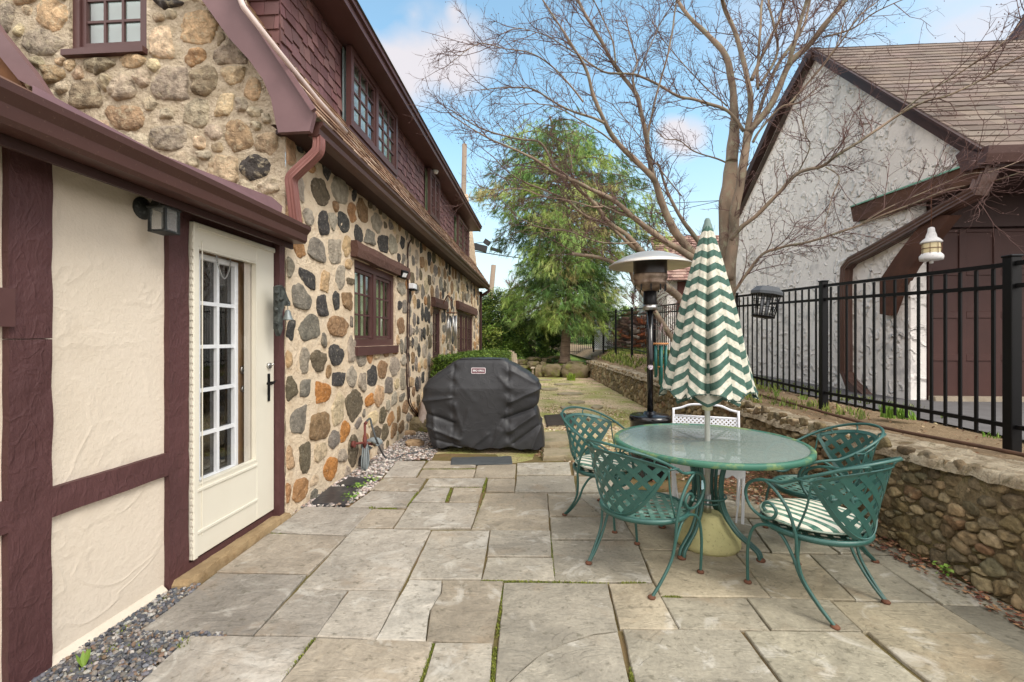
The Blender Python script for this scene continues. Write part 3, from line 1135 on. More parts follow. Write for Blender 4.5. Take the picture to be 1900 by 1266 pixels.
# ------------------------------------------------------------------ the stone house
XW, YG, XE = -2.05, 3.5, -2.14
house = thing('stone_house', 'rubble stone house with brown shingled dormer, cream stucco lean-to and glazed door', 'house', (-2.6, 8.5, 0))
CC = dict(d=srgb(76, 74, 73), g=srgb(134, 127, 118), l=srgb(172, 162, 147), o=srgb(176, 134, 94), O=srgb(188, 130, 74), t=srgb(196, 166, 130),
          b=srgb(150, 122, 92), k=srgb(112, 102, 84), c=srgb(212, 192, 160))
A1 = [(255, 90, 85, 100, 'o'), (190, 240, 85, 150, 'l'), (325, 270, 110, 170, 'k'), (350, 475, 65, 155, 'd'), (480, 470, 80, 140, 'd'),
      (540, 400, 60, 120, 'o'), (605, 400, 90, 140, 'b'), (455, 250, 110, 150, 'l'), (250, 430, 60, 120, 'l'), (575, 540, 55, 115, 'd'),
      (650, 570, 65, 100, 'g'), (740, 600, 80, 150, 'd'), (410, 460, 50, 120, 'l'), (190, 640, 75, 110, 'o'), (70, 600, 60, 60, 't'),
      (305, 645, 110, 150, 'g'), (425, 650, 80, 190, 'l'), (500, 620, 50, 150, 't'), (95, 745, 120, 160, 'l'), (250, 830, 100, 150, 'd'),
      (360, 850, 90, 130, 't'), (460, 820, 55, 150, 'l'), (525, 850, 45, 60, 'k'), (515, 740, 50, 80, 't'), (200, 960, 130, 180, 'g'),
      (345, 1010, 95, 130, 'd'), (435, 980, 45, 120, 'd'), (510, 980, 80, 120, 'b'), (260, 1160, 140, 170, 'g'), (440, 1150, 135, 150, 'b'),
      (135, 1180, 50, 140, 'd'), (850, 1000, 30, 80, 'd'), (880, 1015, 40, 90, 'g'), (860, 1140, 50, 110, 'b'), (860, 900, 50, 80, 'l'),
      (800, 620, 60, 130, 'l'), (700, 470, 70, 120, 'l')]
A2 = [(85, 225, 100, 130, 't'), (210, 230, 55, 170, 'l'), (300, 235, 90, 155, 'k'), (410, 195, 90, 130, 'd'), (505, 155, 55, 160, 'l'),
      (95, 420, 130, 170, 'k'), (220, 405, 65, 105, 'g'), (315, 425, 115, 140, 'O'), (420, 350, 70, 110, 'd'), (505, 330, 60, 140, 'l'),
      (565, 220, 55, 95, 'l'), (622, 205, 40, 80, 'o'), (665, 190, 40, 60, 'c'), (720, 185, 50, 50, 'b'), (775, 172, 35, 45, 'o'),
      (635, 335, 70, 120, 'd'), (695, 285, 65, 110, 'b'), (770, 265, 60, 110, 'l'), (830, 230, 45, 70, 'l'), (825, 340, 50, 120, 'l'),
      (735, 390, 50, 120, 'g'), (790, 370, 35, 70, 'c'), (875, 365, 30, 60, 't'), (575, 360, 50, 120, 'l'), (525, 500, 105, 180, 'k'),
      (425, 535, 75, 200, 'c'), (615, 475, 55, 85, 'O'), (675, 450, 55, 130, 't'), (730, 505, 30, 65, 'l'), (770, 470, 40, 80, 'l'),
      (818, 455, 30, 55, 'g'), (840, 515, 40, 70, 'b'), (60, 650, 75, 180, 'o'), (180, 605, 110, 185, 'g'), (310, 640, 120, 175, 'b'),
      (465, 665, 60, 140, 'O'), (395, 725, 60, 110, 'g'), (550, 615, 45, 65, 'g'), (695, 565, 40, 100, 'k'), (750, 590, 40, 85, 'o'),
      (795, 560, 30, 90, 'b'), (655, 700, 65, 110, 'k'), (710, 675, 40, 100, 'k'), (765, 660, 40, 90, 'b'), (815, 640, 35, 80, 'b'),
      (215, 830, 75, 195, 'k'), (90, 860, 130, 170, 't'), (310, 795, 90, 120, 'c'), (515, 790, 60, 190, 'k'), (450, 820, 60, 110, 'l'),
      (375, 895, 80, 150, 'O'), (75, 1065, 90, 180, 'o'), (192, 1035, 80, 145, 'o'), (275, 975, 50, 60, 'c'), (640, 580, 70, 90, 'c')]
sites = []
for (lst, sc, ox, oy) in ((A1, 3.515, 500, 280), (A2, 3.332, 500, 600)):
    for (x, y, w, h, cc) in lst:
        p = onX(ox + x / sc, oy + y / sc, XW)
        pl, pr = onX(ox + (x - w / 2) / sc, oy + y / sc, XW), onX(ox + (x + w / 2) / sc, oy + y / sc, XW)
        pt, pb = onX(ox + x / sc, oy + (y - h / 2) / sc, XW), onX(ox + x / sc, oy + (y + h / 2) / sc, XW)
        sites.append(((pl.y + pr.y) / 2, p.z, (pr.y - pl.y) / 2 * 1.06, (pt.z - pb.z) / 2 * 1.04, jit(CC[cc], rnd, .1)))
WIN = [(4.82, 6.20, 1.34, 2.30), (8.30, 9.00, 1.06, 2.02), (10.7, 13.1, 1.04, 2.12)]
LINT = [(4.72, 6.62, 2.30, 2.47), (8.18, 9.30, 2.02, 2.19), (10.5, 13.4, 2.12, 2.32)]


def okw(a, b, r):
    for h in WIN + LINT:
        if h[0] - r * .8 < a < h[1] + r * .8 and h[2] - r * .8 < b < h[3] + r * .8: return False
    return True


pal = [CC[k] for k in 'dggllkkbbtoclltgdg']
fill_sites(sites, YG, 7.4, .03, 3.05, .05, .11, rnd, pal, (.8, 1.5), 5000, 1.07, okw)
fill_sites(sites, 7.3, 14.3, .03, 3.05, .07, .14, rnd, pal, (.8, 1.6), 5000, .97, okw)
mb = MB()
toX = lambda y, z: (XW, y, z)
mb.smooth = True
ys_ = sorted({YG + k * .05 for k in range(int((7.5 - YG) / .05) + 1)} | {8.0, 10, 12, 14.3} | {h[k] for h in WIN for k in (0, 1)})
zs_ = sorted({-.05 + k * .05 for k in range(65)} | {3.2} | {h[k] for h in WIN for k in (2, 3)})
vid = {}
def wv(i, j):
    if (i, j) not in vid:
        y, z = ys_[i], zs_[j]
        e = .010 * mnoise.noise(Vector((y * 7, z * 7, 3))) + .006 * mnoise.noise(Vector((y * 17, z * 17, 3)))
        vid[(i, j)] = mb.av((XW + e, y, z))
    return vid[(i, j)]
for i in range(len(ys_) - 1):
    for j in range(len(zs_) - 1):
        ca, cb = (ys_[i] + ys_[i + 1]) / 2, (zs_[j] + zs_[j + 1]) / 2
        if any(h[0] < ca < h[1] and h[2] < cb < h[3] for h in WIN): continue
        if ys_[i + 1] - ys_[i] < 1e-6 or zs_[j + 1] - zs_[j] < 1e-6: continue
        mb.af((wv(i, j), wv(i + 1, j), wv(i + 1, j + 1), wv(i, j + 1)))
mb.smooth = False
for h in WIN:      # reveals
    x0, x1 = XW, XW - .16
    for (ya, za, yb, zb) in ((h[0], h[2], h[1], h[2]), (h[1], h[2], h[1], h[3]), (h[1], h[3], h[0], h[3]), (h[0], h[3], h[0], h[2])):
        mb.poly([(x0, ya, za), (x0, yb, zb), (x1, yb, zb), (x1, ya, za)])
mb.poly([(XW, 14.3, -.05), (-9, 14.3, -.05), (-9, 14.3, 6), (-2.4, 14.3, 6), (XW, 14.3, 3.2)])
stones(mb, sites, toX, (1, 0, 0), .028, .017, rnd, 1, rough=.085, rings=((1.0, -.35), (.975, .55), (.88, .85), (.5, 1.0)),
       inside=lambda a, b: okw(a, b, .02), lim=[(YG + .008, 0, -1, 0), (0, 3.18, 0, 1)])
mb.build('side_wall', [MORTAR, STONE], house)

# gable wall facing the camera, above the lean-to roof
GS = [(960, 490, 230, 230, 'g'), (480, 540, 200, 180, 'k'), (690, 490, 150, 140, 'l'), (1420, 500, 130, 130, 't'), (1100, 325, 130, 90, 'o'),
      (900, 230, 170, 180, 'c'), (1120, 160, 220, 180, 't'), (1300, 300, 180, 150, 'g'), (230, 240, 260, 160, 'g'), (300, 90, 180, 200, 't'),
      (40, 100, 90, 200, 'g'), (940, 770, 200, 200, 'g'), (710, 650, 240, 160, 'b'), (1140, 460, 150, 150, 'k'), (1260, 590, 130, 120, 'c'),
      (1430, 940, 170, 150, 'd'), (1330, 760, 170, 180, 'b'), (1150, 870, 90, 60, 'l'), (1430, 630, 80, 50, 'l'), (950, 20, 230, 60, 'd'),
      (550, 370, 180, 80, 'k'), (750, 340, 160, 80, 't'), (300, 420, 160, 100, 'b'), (570, 280, 60, 50, 'l')]
gs = []
for (x, y, w, h, cc) in GS:
    p = onY(x / 3.014, y / 3.014, YG)
    q = onY((x + w / 2) / 3.014, y / 3.014, YG); q2 = onY(x / 3.014, (y - h / 2) / 3.014, YG)
    gs.append((p.x, p.z, (q.x - p.x) * 1.02, (q2.z - p.z) * 1.02, tuple(Vector(jit(CC[cc], rnd, .12)).lerp(Vector(srgb(204, 190, 166)), .0 if cc == 'd' else .25))))
gw = (onY(128, 0, YG).x, onY(272, 0, YG).x, onY(120, 98, YG).z, 5.0)


def okg(a, b, r):
    if gw[0] - r * .9 < a < gw[1] + r * .9 and b > gw[2] - r * .9: return False
    return True


fill_sites(gs, -6.2, XW - .08, 2.3, 5.6, .04, .16, rnd, [tuple(Vector(CC[k]).lerp(Vector(srgb(208, 194, 170)), .5)) for k in 'gkblktglc'], (.7, 1.2), 6000, .9, okg)
mb = MB()
toY = lambda x, z: (x, YG, z)
wall_holes(mb, toY, -8, XW, -.05, 3.2, [])
wall_holes(mb, toY, -8, -2.4, 3.2, 6.2, [(gw[0], gw[1], gw[2], 4.7)])
mb.poly([(-2.4, YG, 3.2), (XW, YG, 3.2), (-2.4, YG, 4.2)])
for (xa, za, xb, zb) in ((gw[0], gw[2], gw[1], gw[2]), (gw[1], gw[2], gw[1], 4.7), (gw[0], 4.7, gw[0], gw[2]), (gw[1], 4.7, gw[0], 4.7)):
    mb.poly([(xa, YG, za), (xa, YG + .16, za), (xb, YG + .16, zb), (xb, YG, zb)])


def rakex(z):   # inner line of the verge board: keep stones left of it
    return -2.12 - max(0, z - 3.05) * .56


stones(mb, gs, toY, (0, -1, 0), .014, .034, rnd, 1, rough=.10, rings=((1.0, -.2), (.97, .35), (.85, .75), (.5, 1.0)), jag=.12,
       inside=lambda a, b: a < rakex(b) + .1 and okg(a, b, .02))
mb.build('gable_wall', [GMORTAR, GSTONE], house)


def casement(par, to3, nrm, a0, a1, b0, b1, ncas, rows, colsn, fmat, glass, back, depth=.12, curtain=None, name='window', cw=.05, sill=True, outer=.05, rev=.0):
    """window > frame, glass, sill.  to3(a,b,d) maps plane coordinates and outward offset d to a point"""
    def bx(mb, a, b, c_, d_, o0, o1):
        i = [mb.av(to3(p, q, r_)) for r_ in (o0, o1) for (p, q) in ((a, c_), (b, c_), (b, d_), (a, d_))]
        for k in ((0, 3, 2, 1), (4, 5, 6, 7), (0, 1, 5, 4), (1, 2, 6, 5), (2, 3, 7, 6), (3, 0, 4, 7)):
            mb.af([i[j] for j in k])
    m = MB()
    o = -depth + .03
    t = outer
    bx(m, a0, a1, b1 - t, b1, o, o + .06); bx(m, a0, a1, b0, b0 + t, o, o + .06)
    bx(m, a0, a0 + t, b0 + t, b1 - t, o, o + .06); bx(m, a1 - t, a1, b0 + t, b1 - t, o, o + .06)
    W_ = (a1 - a0 - 2 * t)
    for k in range(1, ncas):
        xx = a0 + t + W_ * k / ncas
        bx(m, xx - t * .55, xx + t * .55, b0 + t, b1 - t, o, o + .058)
    fr = m.build(name, fmat, par)
    g = MB(); s2 = MB()
    for k in range(ncas):
        ca, cb = a0 + t + W_ * k / ncas + (t * .55 if k else 0), a0 + t + W_ * (k + 1) / ncas - (t * .55 if k < ncas - 1 else 0)
        za, zb = b0 + t, b1 - t
        w = cw * .8
        oo = o + .006
        bx(s2, ca + .003, cb - .003, zb - w, zb - .003, oo, oo + .035); bx(s2, ca + .003, cb - .003, za + .003, za + w, oo, oo + .035)
        bx(s2, ca + .003, ca + w, za + w, zb - w, oo, oo + .035); bx(s2, cb - w, cb - .003, za + w, zb - w, oo, oo + .035)
        for j in range(1, colsn):
            x = ca + w + (cb - ca - 2 * w) * j / colsn
            bx(s2, x - .010, x + .010, za + w, zb - w, oo + .008, oo + .03)
        for j in range(1, rows):
            z = za + w + (zb - za - 2 * w) * j / rows
            bx(s2, ca + w, cb - w, z - .010, z + .010, oo + .009, oo + .029)
        g.poly([to3(p, q, oo + .015) for (p, q) in ((ca + w, za + w), (cb - w, za + w), (cb - w, zb - w), (ca + w, zb - w))])
    s2.build('sash', fmat, fr)
    g.build('glass', glass, fr)
    b = MB()
    b.poly([to3(p, q, o - (.04 if curtain else .35)) for (p, q) in ((a0 + .005, b0 + .005), (a1 - .005, b0 + .005), (a1 - .005, b1 - .005), (a0 + .005, b1 - .005))])
    b.build('curtain' if curtain else 'room_interior', curtain or back, fr)
    if sill:
        s3 = MB()
        bx(s3, a0 - .0, a1 + .0, b0 - .10, b0 - .002, -.06, .045)
        s3.build('sill', fmat, fr)
    return fr


X3 = lambda X: (lambda a, b, d_: (X + d_, a, b))
Y3 = lambda Y: (lambda a, b, d_: (a, Y - d_, b))
casement(house, X3(XW), 1, *WIN[0], 2, 3, 3, TRIM, WGLASS, DARK, curtain=CURTAIN, outer=.085)
casement(house, X3(XW), 1, *WIN[1], 1, 4, 2, TRIM, WGLASS, DARK, outer=.07)
casement(house, X3(XW), 1, *WIN[2], 3, 3, 2, TRIM, WGLASS, DARK, outer=.08)
GLB = mat('pale_room_blind', (srgb(176, 190, 192), srgb(150, 166, 170)), 2, rough=.9)
casement(house, Y3(YG), 1, gw[0], gw[1], gw[2] + .0, 4.7, 1, 4, 3, TRIM, WGLASS, DARK, curtain=GLB, outer=.06, sill=False)
m = MB(); m.box((gw[0] - .02, YG - .05, gw[2] - .05), (gw[1] + .01, YG + .02, gw[2] - .002))
m.build('window_sill', TRIM, house)
for h in LINT:
    m = MB()
    n = 14
    m.smooth = False
    for k in range(n):      # slightly wavy adzed beam
        pass
    def fl(u, v, h=h):
        y = h[0] + (h[1] - h[0]) * u
        t = v * 4
        q = [(XW - .02, h[2] + .002), (XW + .075, h[2]), (XW + .09, (h[2] + h[3]) / 2), (XW + .07, h[3]), (XW - .02, h[3])]
        i = min(3, int(t)); f_ = t - i
        x = q[i][0] + (q[i + 1][0] - q[i][0]) * f_; z = q[i][1] + (q[i + 1][1] - q[i][1]) * f_
        return (x + .006 * mnoise.noise(Vector((y * 4, v * 3, 1))), y, z + .010 * mnoise.noise(Vector((y * 2.5, 2, v))))
    m.grid(fl, 24, 4)
    for yy in (h[0], h[1]):
        m.poly([(XW - .02, yy, h[2]), (XW + .075, yy, h[2]), (XW + .09, yy, (h[2] + h[3]) / 2), (XW + .07, yy, h[3]), (XW - .02, yy, h[3])])
    m.build('lintel', LINTEL, house)

# ---- main eave: soffit, gutter, short roof strip
XG = -1.70
m = MB()
m.box((XW - .05, YG - .05, 3.03), (XG - .10, 14.4, 3.06))
m.build('soffit', DKBROWN, house)
m = MB()


def gutter_prof(X, z, h=.11, w=.12):   # open K shape, outer face towards +X
    return [(X - w, z - h), (X - .05, z - h), (X - .035, z - h * .86), (X - .03, z - h * .5), (X - .002, z - h * .22), (X, z), (X - .014, z), (X - .016, z - .012)]


def gutter(m, X, z, y0, y1, h=.11, w=.12):
    P = gutter_prof(X, z, h, w)
    for i in range(len(P) - 1):
        a, b = P[i], P[i + 1]
        m.poly([(a[0], y0, a[1]), (b[0], y0, b[1]), (b[0], y1, b[1]), (a[0], y1, a[1])])
    m.poly([(X - w, y0, z - h), (X - w, y0, z), (X - w, y1, z), (X - w, y1, z - h)])
    m.poly([(X - w, y0, z - .03), (X - .016, y0, z - .03), (X - .016, y1, z - .03), (X - w, y1, z - .03)])
    for yy in (y0, y1):
        m.poly([(p[0], yy, p[1]) for p in P[:6]] + [(X - w, yy, z)])


gutter(m, XG, 3.10, 3.42, 14.36)
m.build('gutter', GUTTER, house)
RS = [srgb(140, 112, 92), srgb(164, 134, 112), srgb(118, 92, 76), srgb(184, 162, 142)]
m = MB()
sl = Vector((-.5, 0, .74)).normalized()
nd = Vector((.74, 0, .5)).normalized()
o_ = Vector((-1.72, 3.38, 3.115))
m.color = (.12, .08, .06)
m.poly([o_, o_ + Vector((0, 11, 0)), o_ + Vector((0, 11, 0)) + sl * .9, o_ + sl * .9])
m.poly([o_ + sl * .88, o_ + sl * .88 + Vector((0, .29, 0)), o_ + sl * 2.6 + Vector((0, .29, 0)), o_ + sl * 2.6])
m.poly([o_ - nd * .05, o_, o_ + sl * 2.6, o_ + sl * 2.6 - nd * .05])
shingles(m, o_, (0, 1, 0), sl, nd, 11, .9, .11, .13, RS, rnd, thick=.014)
shingles(m, o_ + sl * .88, (0, 1, 0), sl, nd, .29, 1.6, .11, .13, RS, rnd, thick=.014)
m.build('lower_roof', WOODSH, house)

# ---- verge (barge) board on the gable
bp = [(380, 8), (425, 71), (461, 110), (487, 146), (502, 181), (510, 221), (516, 246), (574, 243), (583, 208), (447, 0), (317, -195), (255, -170)]
m = MB()
pts = [onY(u, v, 3.34) for (u, v) in bp]
m.extrude(pts, (0, .045, 0))
m.build('verge_board', mat('mauve_trim_paint', (srgb(122, 96, 98), srgb(104, 80, 82)), 3, rough=.5, bump=.15, bscale=20, bdist=.004), house)
m = MB()
m.bar(onY(448, 2, 3.31) + Vector((.0, 0, .0)), onY(583, 205, 3.31), .035, .035)
m.bar(onY(317, -195, 3.31), onY(448, 2, 3.31), .035, .035)
m.build('verge_trim', FLASH, house)
m = MB()          # underside return behind the board
m.poly([(-2.10, 3.38, 3.07), (XG - .1, 3.38, 3.07), (XG - .1, 3.5, 3.07), (-2.10, 3.5, 3.07)])
m.build('eave_return', DKBROWN, house)

# ---- dormer
XD, YD = -2.2, 3.67
zb, zt = 3.83, 4.62
m = MB()
m.color = srgb(84, 58, 58)
m.poly([(XD, YD, zb - .15), (XD, 13.3, zb - .15), (XD, 13.3, zt + .05), (XD, YD, zt + .05)])
m.poly([(XD, YD, zb - .15), (XD, YD, zt + .6), (-5, YD, zt + 1.6), (-5, YD, zb - .15)])
m.poly([(XD, 13.3, zb - .15), (XD, 13.3, zt + .05), (-5, 13.3, zt + .5), (-5, 13.3, zb - .15)])
DW = []
for (u0, u1, vb, vt, ub) in ((632, 723, 233, 85, 632), (787, 806, 399, 312, 787), (842, 861.6, 464, 399, 842)):
    p, q, t_ = onX(u0, vb, XD), onX(u1, vb, XD), onX(u0, vt, XD)
    DW.append((p.y, q.y, p.z, t_.z))
SC = [srgb(112, 80, 80), srgb(98, 68, 68), srgb(122, 90, 88), srgb(106, 78, 76)]
shingles(m, (XD, YD, zb - .05), (0, 1, 0), (0, 0, 1), (1, 0, 0), 13.3 - YD, zt - zb + .06, .115, .12, SC, rnd, thick=.016, stag=.022,
         inside=lambda u, v: not any(h[0] - .04 < YD + u < h[1] + .04 and h[2] - .06 < zb - .05 + v < h[3] + .05 for h in DW))
shingles(m, (-4.2, YD, zb + .05), (1, 0, 0), (0, 0, 1), (0, -1, 0), 4.2 + XD, 1.4, .12, .2, SC, rnd, thick=.016)
m.build('dormer_wall', SHINGLE, house)
for i, h in enumerate(DW):
    w = casement(house, X3(XD + .09), 1, h[0], h[1], h[2], h[3], 2, 4, 3 if i == 0 else 2, TRIM, WGLASS, DARK, curtain=CURTAIN if i != 0 else GLB, depth=.06, outer=.07, name='dormer_window', sill=False, cw=.045)
    m = MB()
    m.box((XD + .02, h[0] - .03, h[2] - .07), (XD + .10, h[1] + .03, h[2] - .003))
    m.build('sill', TRIM, w)
m = MB()
m.box((-2.25, 3.3, zt), (-1.93, 13.45, zt + .02))
m.build('dormer_soffit', TRIM, house)
m = MB()
m.box((-1.93, 3.28, zt - .01), (-1.88, 13.47, zt + .11))
m.box((-1.88, 3.27, zt + .07), (-1.85, 13.48, zt + .125))
m.box((-3.2, 13.42, zt), (-1.93, 13.47, zt + .11))
m.build('dormer_fascia', TRIM, house)
m = MB()
m.color = srgb(110, 96, 86)
m.poly([(-1.83, 3.2, zt + .13), (-1.83, 13.52, zt + .13), (-5.2, 13.52, zt + 1.3), (-5.2, 3.2, zt + 1.3)])
m.poly([(-1.83, 3.2, zt + .128), (-1.83, 13.52, zt + .128), (-5.2, 13.52, zt + 1.27), (-5.2, 3.2, zt + 1.27)][::-1])
m.build('dormer_roof', ROOFSH, house)
m = MB()
m.tube([onPlane(u, v, o_ + nd * .05, nd) for (u, v) in ((430, -40), (452, 14), (520, 100), (590, 186), (642, 245))], .02, 8)
m.build('roof_conduit', mat('pale_pink_pipe', (srgb(214, 196, 190), srgb(196, 178, 172)), 5, rough=.5), house)
m = MB(); m.smooth = True
p = onX(808, 318, -2.06)
m.lathe([(.0, -.05), (.045, -.04), (.06, 0), (.045, .04), (.0, .05)], p.x, p.y, 12, p.z)
m.build('soffit_lamp', WHITE, house)

# ---- downspout from the main gutter onto the lean-to roof
DSP = mat('old_pink_downspout', (srgb(142, 98, 92), srgb(118, 78, 72)), 6, rough=.5, col2=srgb(214, 200, 196), amt2=.8, scale2=30, thr2=.66)
m = MB()


def rect_tube(m, pts, w, h, corr=True, side=(0, 1, 0)):
    P = [Vector(p) for p in pts]
    rings = []
    k = len(P)
    for i in range(k):
        t = (P[min(k - 1, i + 1)] - P[max(0, i - 1)]).normalized()
        sd = Vector(side)
        sd = (sd - t * sd.dot(t)).normalized()
        up = t.cross(sd)
        ring = []
        out = []
        nseg = 5
        for (a, b) in ((-1, -1), (1, -1), (1, 1), (-1, 1)):
            c_, d_ = {(-1, -1): (1, -1), (1, -1): (1, 1), (1, 1): (-1, 1), (-1, 1): (-1, -1)}[(a, b)]
            for j in range(nseg):
                f_ = j / nseg
                x, y = a + (c_ - a) * f_, b + (d_ - b) * f_
                dent = .9 if (j % 2 and corr) else 1.0
                out.append((x * dent, y * dent))
        for (x, y) in out:
            ring.append(m.av(P[i] + sd * x * w / 2 + up * y * h / 2))
        rings.append(ring)
    n = len(rings[0])
    for i in range(k - 1):
        for j in range(n):
            m.af((rings[i][j], rings[i][(j + 1) % n], rings[i + 1][(j + 1) % n], rings[i + 1][j]))
    m.af(rings[0][::-1]); m.af(rings[-1])


pp = catmull([(XG - .06, 3.47, 3.0), (XG - .06, 3.47, 2.93), (XG - .085, 3.47, 2.87), (-1.93, 3.47, 2.74), (-1.985, 3.475, 2.68), (-1.985, 3.49, 2.58), (-1.985, 3.56, 2.28)], 4)
rect_tube(m, pp, .08, .062)
m.build('downspout', DSP, house)
m = MB()
pp = catmull([(XG - .05, 14.3, 3.0), (XG - .05, 14.3, 2.93), (-1.95, 14.32, 2.80), (-2.0, 14.33, 2.7), (-2.0, 14.33, 0)], 3)
m.tube(pp, .045, 8)
m.build('downspout', DKBROWN, house)

# ---- lean-to: stucco wall, timbers, gutter
m = MB()
toE = lambda y, z: (XE, y, z)
wall_holes(m, toE, -2.5, YG, -.05, 2.3, [(2.60, 3.41, .1, 2.1)])
m.build('lean_to_wall', STUCCO, house)
m = MB()
for k in range(2):
    pass
m.extrude([(XE, -2.5, -.05), (XE + .035, -2.5, -.05), (XE + .03, -2.5, .012), (XE, -2.5, .04)], (0, 4.93, 0))
m.build('stucco_plinth', STUCCO, house)


def timber(y0, y1, z0, z1, name='timber', d_=.03):
    m = MB()
    m.smooth = False
    ny, nz = max(2, int((y1 - y0) / .05)), max(2, int((z1 - z0) / .05))
    def ff(u, v):
        y, z = y0 + (y1 - y0) * u, z0 + (z1 - z0) * v
        e = .006 * mnoise.noise(Vector((y * 9, z * 9, 5)))
        ey = .004 * mnoise.noise(Vector((z * 6, y, 2))) if u in (0, 1) else 0
        ez = .004 * mnoise.noise(Vector((y * 6, z, 8))) if v in (0, 1) else 0
        return (XE + d_ + e, y + ey, z + ez)
    ids = m.grid(ff, ny, nz)
    def side(row):
        pr = None
        for i in row:
            q = m.av((XE - .005, m.v[i][1], m.v[i][2]))
            if pr: m.af((pr[0], i, q, pr[1]))
            pr = (i, q)
    side([ids[i][0] for i in range(ny + 1)]); side([ids[i][nz] for i in range(ny, -1, -1)])
    side([ids[0][j] for j in range(nz, -1, -1)]); side([ids[ny][j] for j in range(nz + 1)])
    m.build(name, TIMBER, house)


timber(1.665, 1.825, 0, 1.42); timber(1.665, 1.825, 1.424, 2.24)
timber(-.2, -.04, 0, 2.24)
timber(-.04, 1.665, .655, .78)
timber(1.825, 2.44, .655, .78)
timber(2.44, 2.585, 0, 2.24)
timber(2.585, 3.425, 2.128, 2.24)
timber(3.425, 3.494, 0, 2.24, d_=.087)
timber(2.585, 3.425, .0, .085)
m = MB(); m.box((XE + .028, 1.62, 1.47), (XE + .05, 1.672, 1.62)); m.build('shutter_block', TRIM, house)
m = MB()
gutter(m, -1.80, 2.29, -2.5, 3.43, h=.13, w=.14)
m.build('lean_to_gutter', GUTTER, house)
m = MB()
m.box((XE, -2.5, 2.235), (-1.93, 3.5, 2.25))
m.box((-1.965, -2.5, 2.12), (-1.945, 3.43, 2.234))
m.build('lean_to_soffit', DKBROWN, house)
m = MB()
m.color = srgb(110, 84, 70)
m.poly([(-1.86, -2.5, 2.275), (-1.86, 3.5, 2.275), (-5.2, 3.5, 3.97), (-5.2, -2.5, 3.97)])
m.build('lean_to_roof', WOODSH, house)
m = MB()
q = [onX(60, 158, -1.88), onX(300, 287, -1.88), onX(420, 334, -1.90), onX(505, 366, -1.92), onX(524, 383, -1.92), onX(522, 398, -1.90), onX(420, 356, -1.865), onX(300, 299, -1.86), onX(60, 173, -1.86)]
for (a, b, c_, d_) in ((0, 1, 7, 8), (1, 2, 6, 7), (2, 3, 5, 6), (3, 4, 5, 5)):
    pts = [q[a], q[b], q[c_], q[d_]]
    if c_ == d_: pts = pts[:3]
    m.poly(pts)
m.build('apron_flashing', FLASH, house)
# left verge board of the other gable roof and the shingles under it
m = MB()
m.extrude([onY(u, v, 3.30) for (u, v) in ((-60, -30), (0, 56), (60, 130), (92, 178), (34, 148), (0, 106), (-60, 30))], (0, .05, 0))
m.build('verge_board', _M['mauve_trim_paint'], house)
m = MB()
m.extrude([onY(u, v, 3.36) for (u, v) in ((-60, 30), (0, 106), (36, 150), (60, 190), (-60, 190))], (0, .03, 0))
m.build('side_gable_shingles', mat('brown_side_shingle', (srgb(130, 92, 62), srgb(90, 62, 44)), 8, rough=.9, bump=.5, bscale=20), house)

# ---- storm door
dr = MB()
Y0, Y1, Z0, Z1 = 2.590, 3.42, .10, 2.125
gY0, gY1, gZ0, gZ1 = onX(365, 600, XE + .045).y, onX(473, 600, XE + .03).y, .535, onX(366, 458, XE + .045).z
xf = XE + .045
dr.cbox((XE - .01, Y0, Z0), (xf, gY0, Z1), .004)
dr.cbox((XE - .01, gY1, Z0), (xf, Y1, Z1), .004)
dr.cbox((XE - .01, gY0, gZ1), (xf, gY1, Z1), .004)
dr.cbox((XE - .01, gY0, Z0), (xf, gY1, gZ0), .004)
dr.cbox((xf - .001, Y0 + .075, Z0 + .12), (xf + .006, Y0 + .082, Z1 - .1), .002)
dr.cbox((xf - .001, gY0 + .0, Z0 + .14), (xf + .010, gY1 - .0, Z0 + .16), .003)
dr.cbox((xf - .001, gY0 + .0, gZ0 - .04), (xf + .010, gY1 - .0, gZ0 - .02), .003)
dr.cbox((xf - .001, Y0 - .0, Z0), (xf + .012, Y0 + .035, Z1), .004)
dr.cbox((xf - .001, Y0 + .036, Z1 - .035), (xf + .012, Y1, Z1), .004)
door = dr.build('storm_door', CREAM, house)
g = MB(); g.poly([(XE + .02, gY0, gZ0), (XE + .02, gY1, gZ0), (XE + .02, gY1, gZ1), (XE + .02, gY0, gZ1)])
g.build('glass', DGLASS, door)
g = MB()
for (a, b, c_, d_) in ((gY0 - .001, gY0 + .014, gZ0, gZ1), (gY1 - .014, gY1 + .001, gZ0, gZ1), (gY0 + .014, gY1 - .014, gZ0, gZ0 + .012), (gY0 + .014, gY1 - .014, gZ1 - .012, gZ1)):
    g.box((XE + .012, a, c_), (xf + .004, b, d_))
g.build('glass_bead', CREAM, door)
g = MB()   # hinge strip knuckles
for k in range(46):
    z = Z0 + .04 + k * (Z1 - Z0 - .08) / 46
    g.box((xf - .01, Y0 - .007, z), (xf + .006, Y0 + .0, z + .026))
g.build('hinge', CREAM, door)
hy = Y1 - .075
g = MB()
g.cbox((xf + .001, hy - .013, .95), (xf + .010, hy + .013, 1.16), .003)
g.tube([(xf + .008, hy, 1.09), (xf + .045, hy, 1.09), (xf + .052, hy - .04, 1.085), (xf + .05, hy - .09, 1.09), (xf + .058, hy - .10, 1.10)], [.009, .008, .008, .007, .006], 8)
g.tube([(xf + .008, hy, 1.09), (xf + .03, hy + .03, 1.095), (xf + .03, hy + .05, 1.10)], [.007, .006, .004], 8)
g.build('handle', BLACKM, door)
g = MB()
g.tube([(xf + .0, hy, 1.22), (xf + .018, hy, 1.22)], .022, 12)
g.tube([(xf + .018, hy, 1.22), (xf + .04, hy + .01, 1.235)], [.009, .006], 8)
g.build('lock', METAL, door)
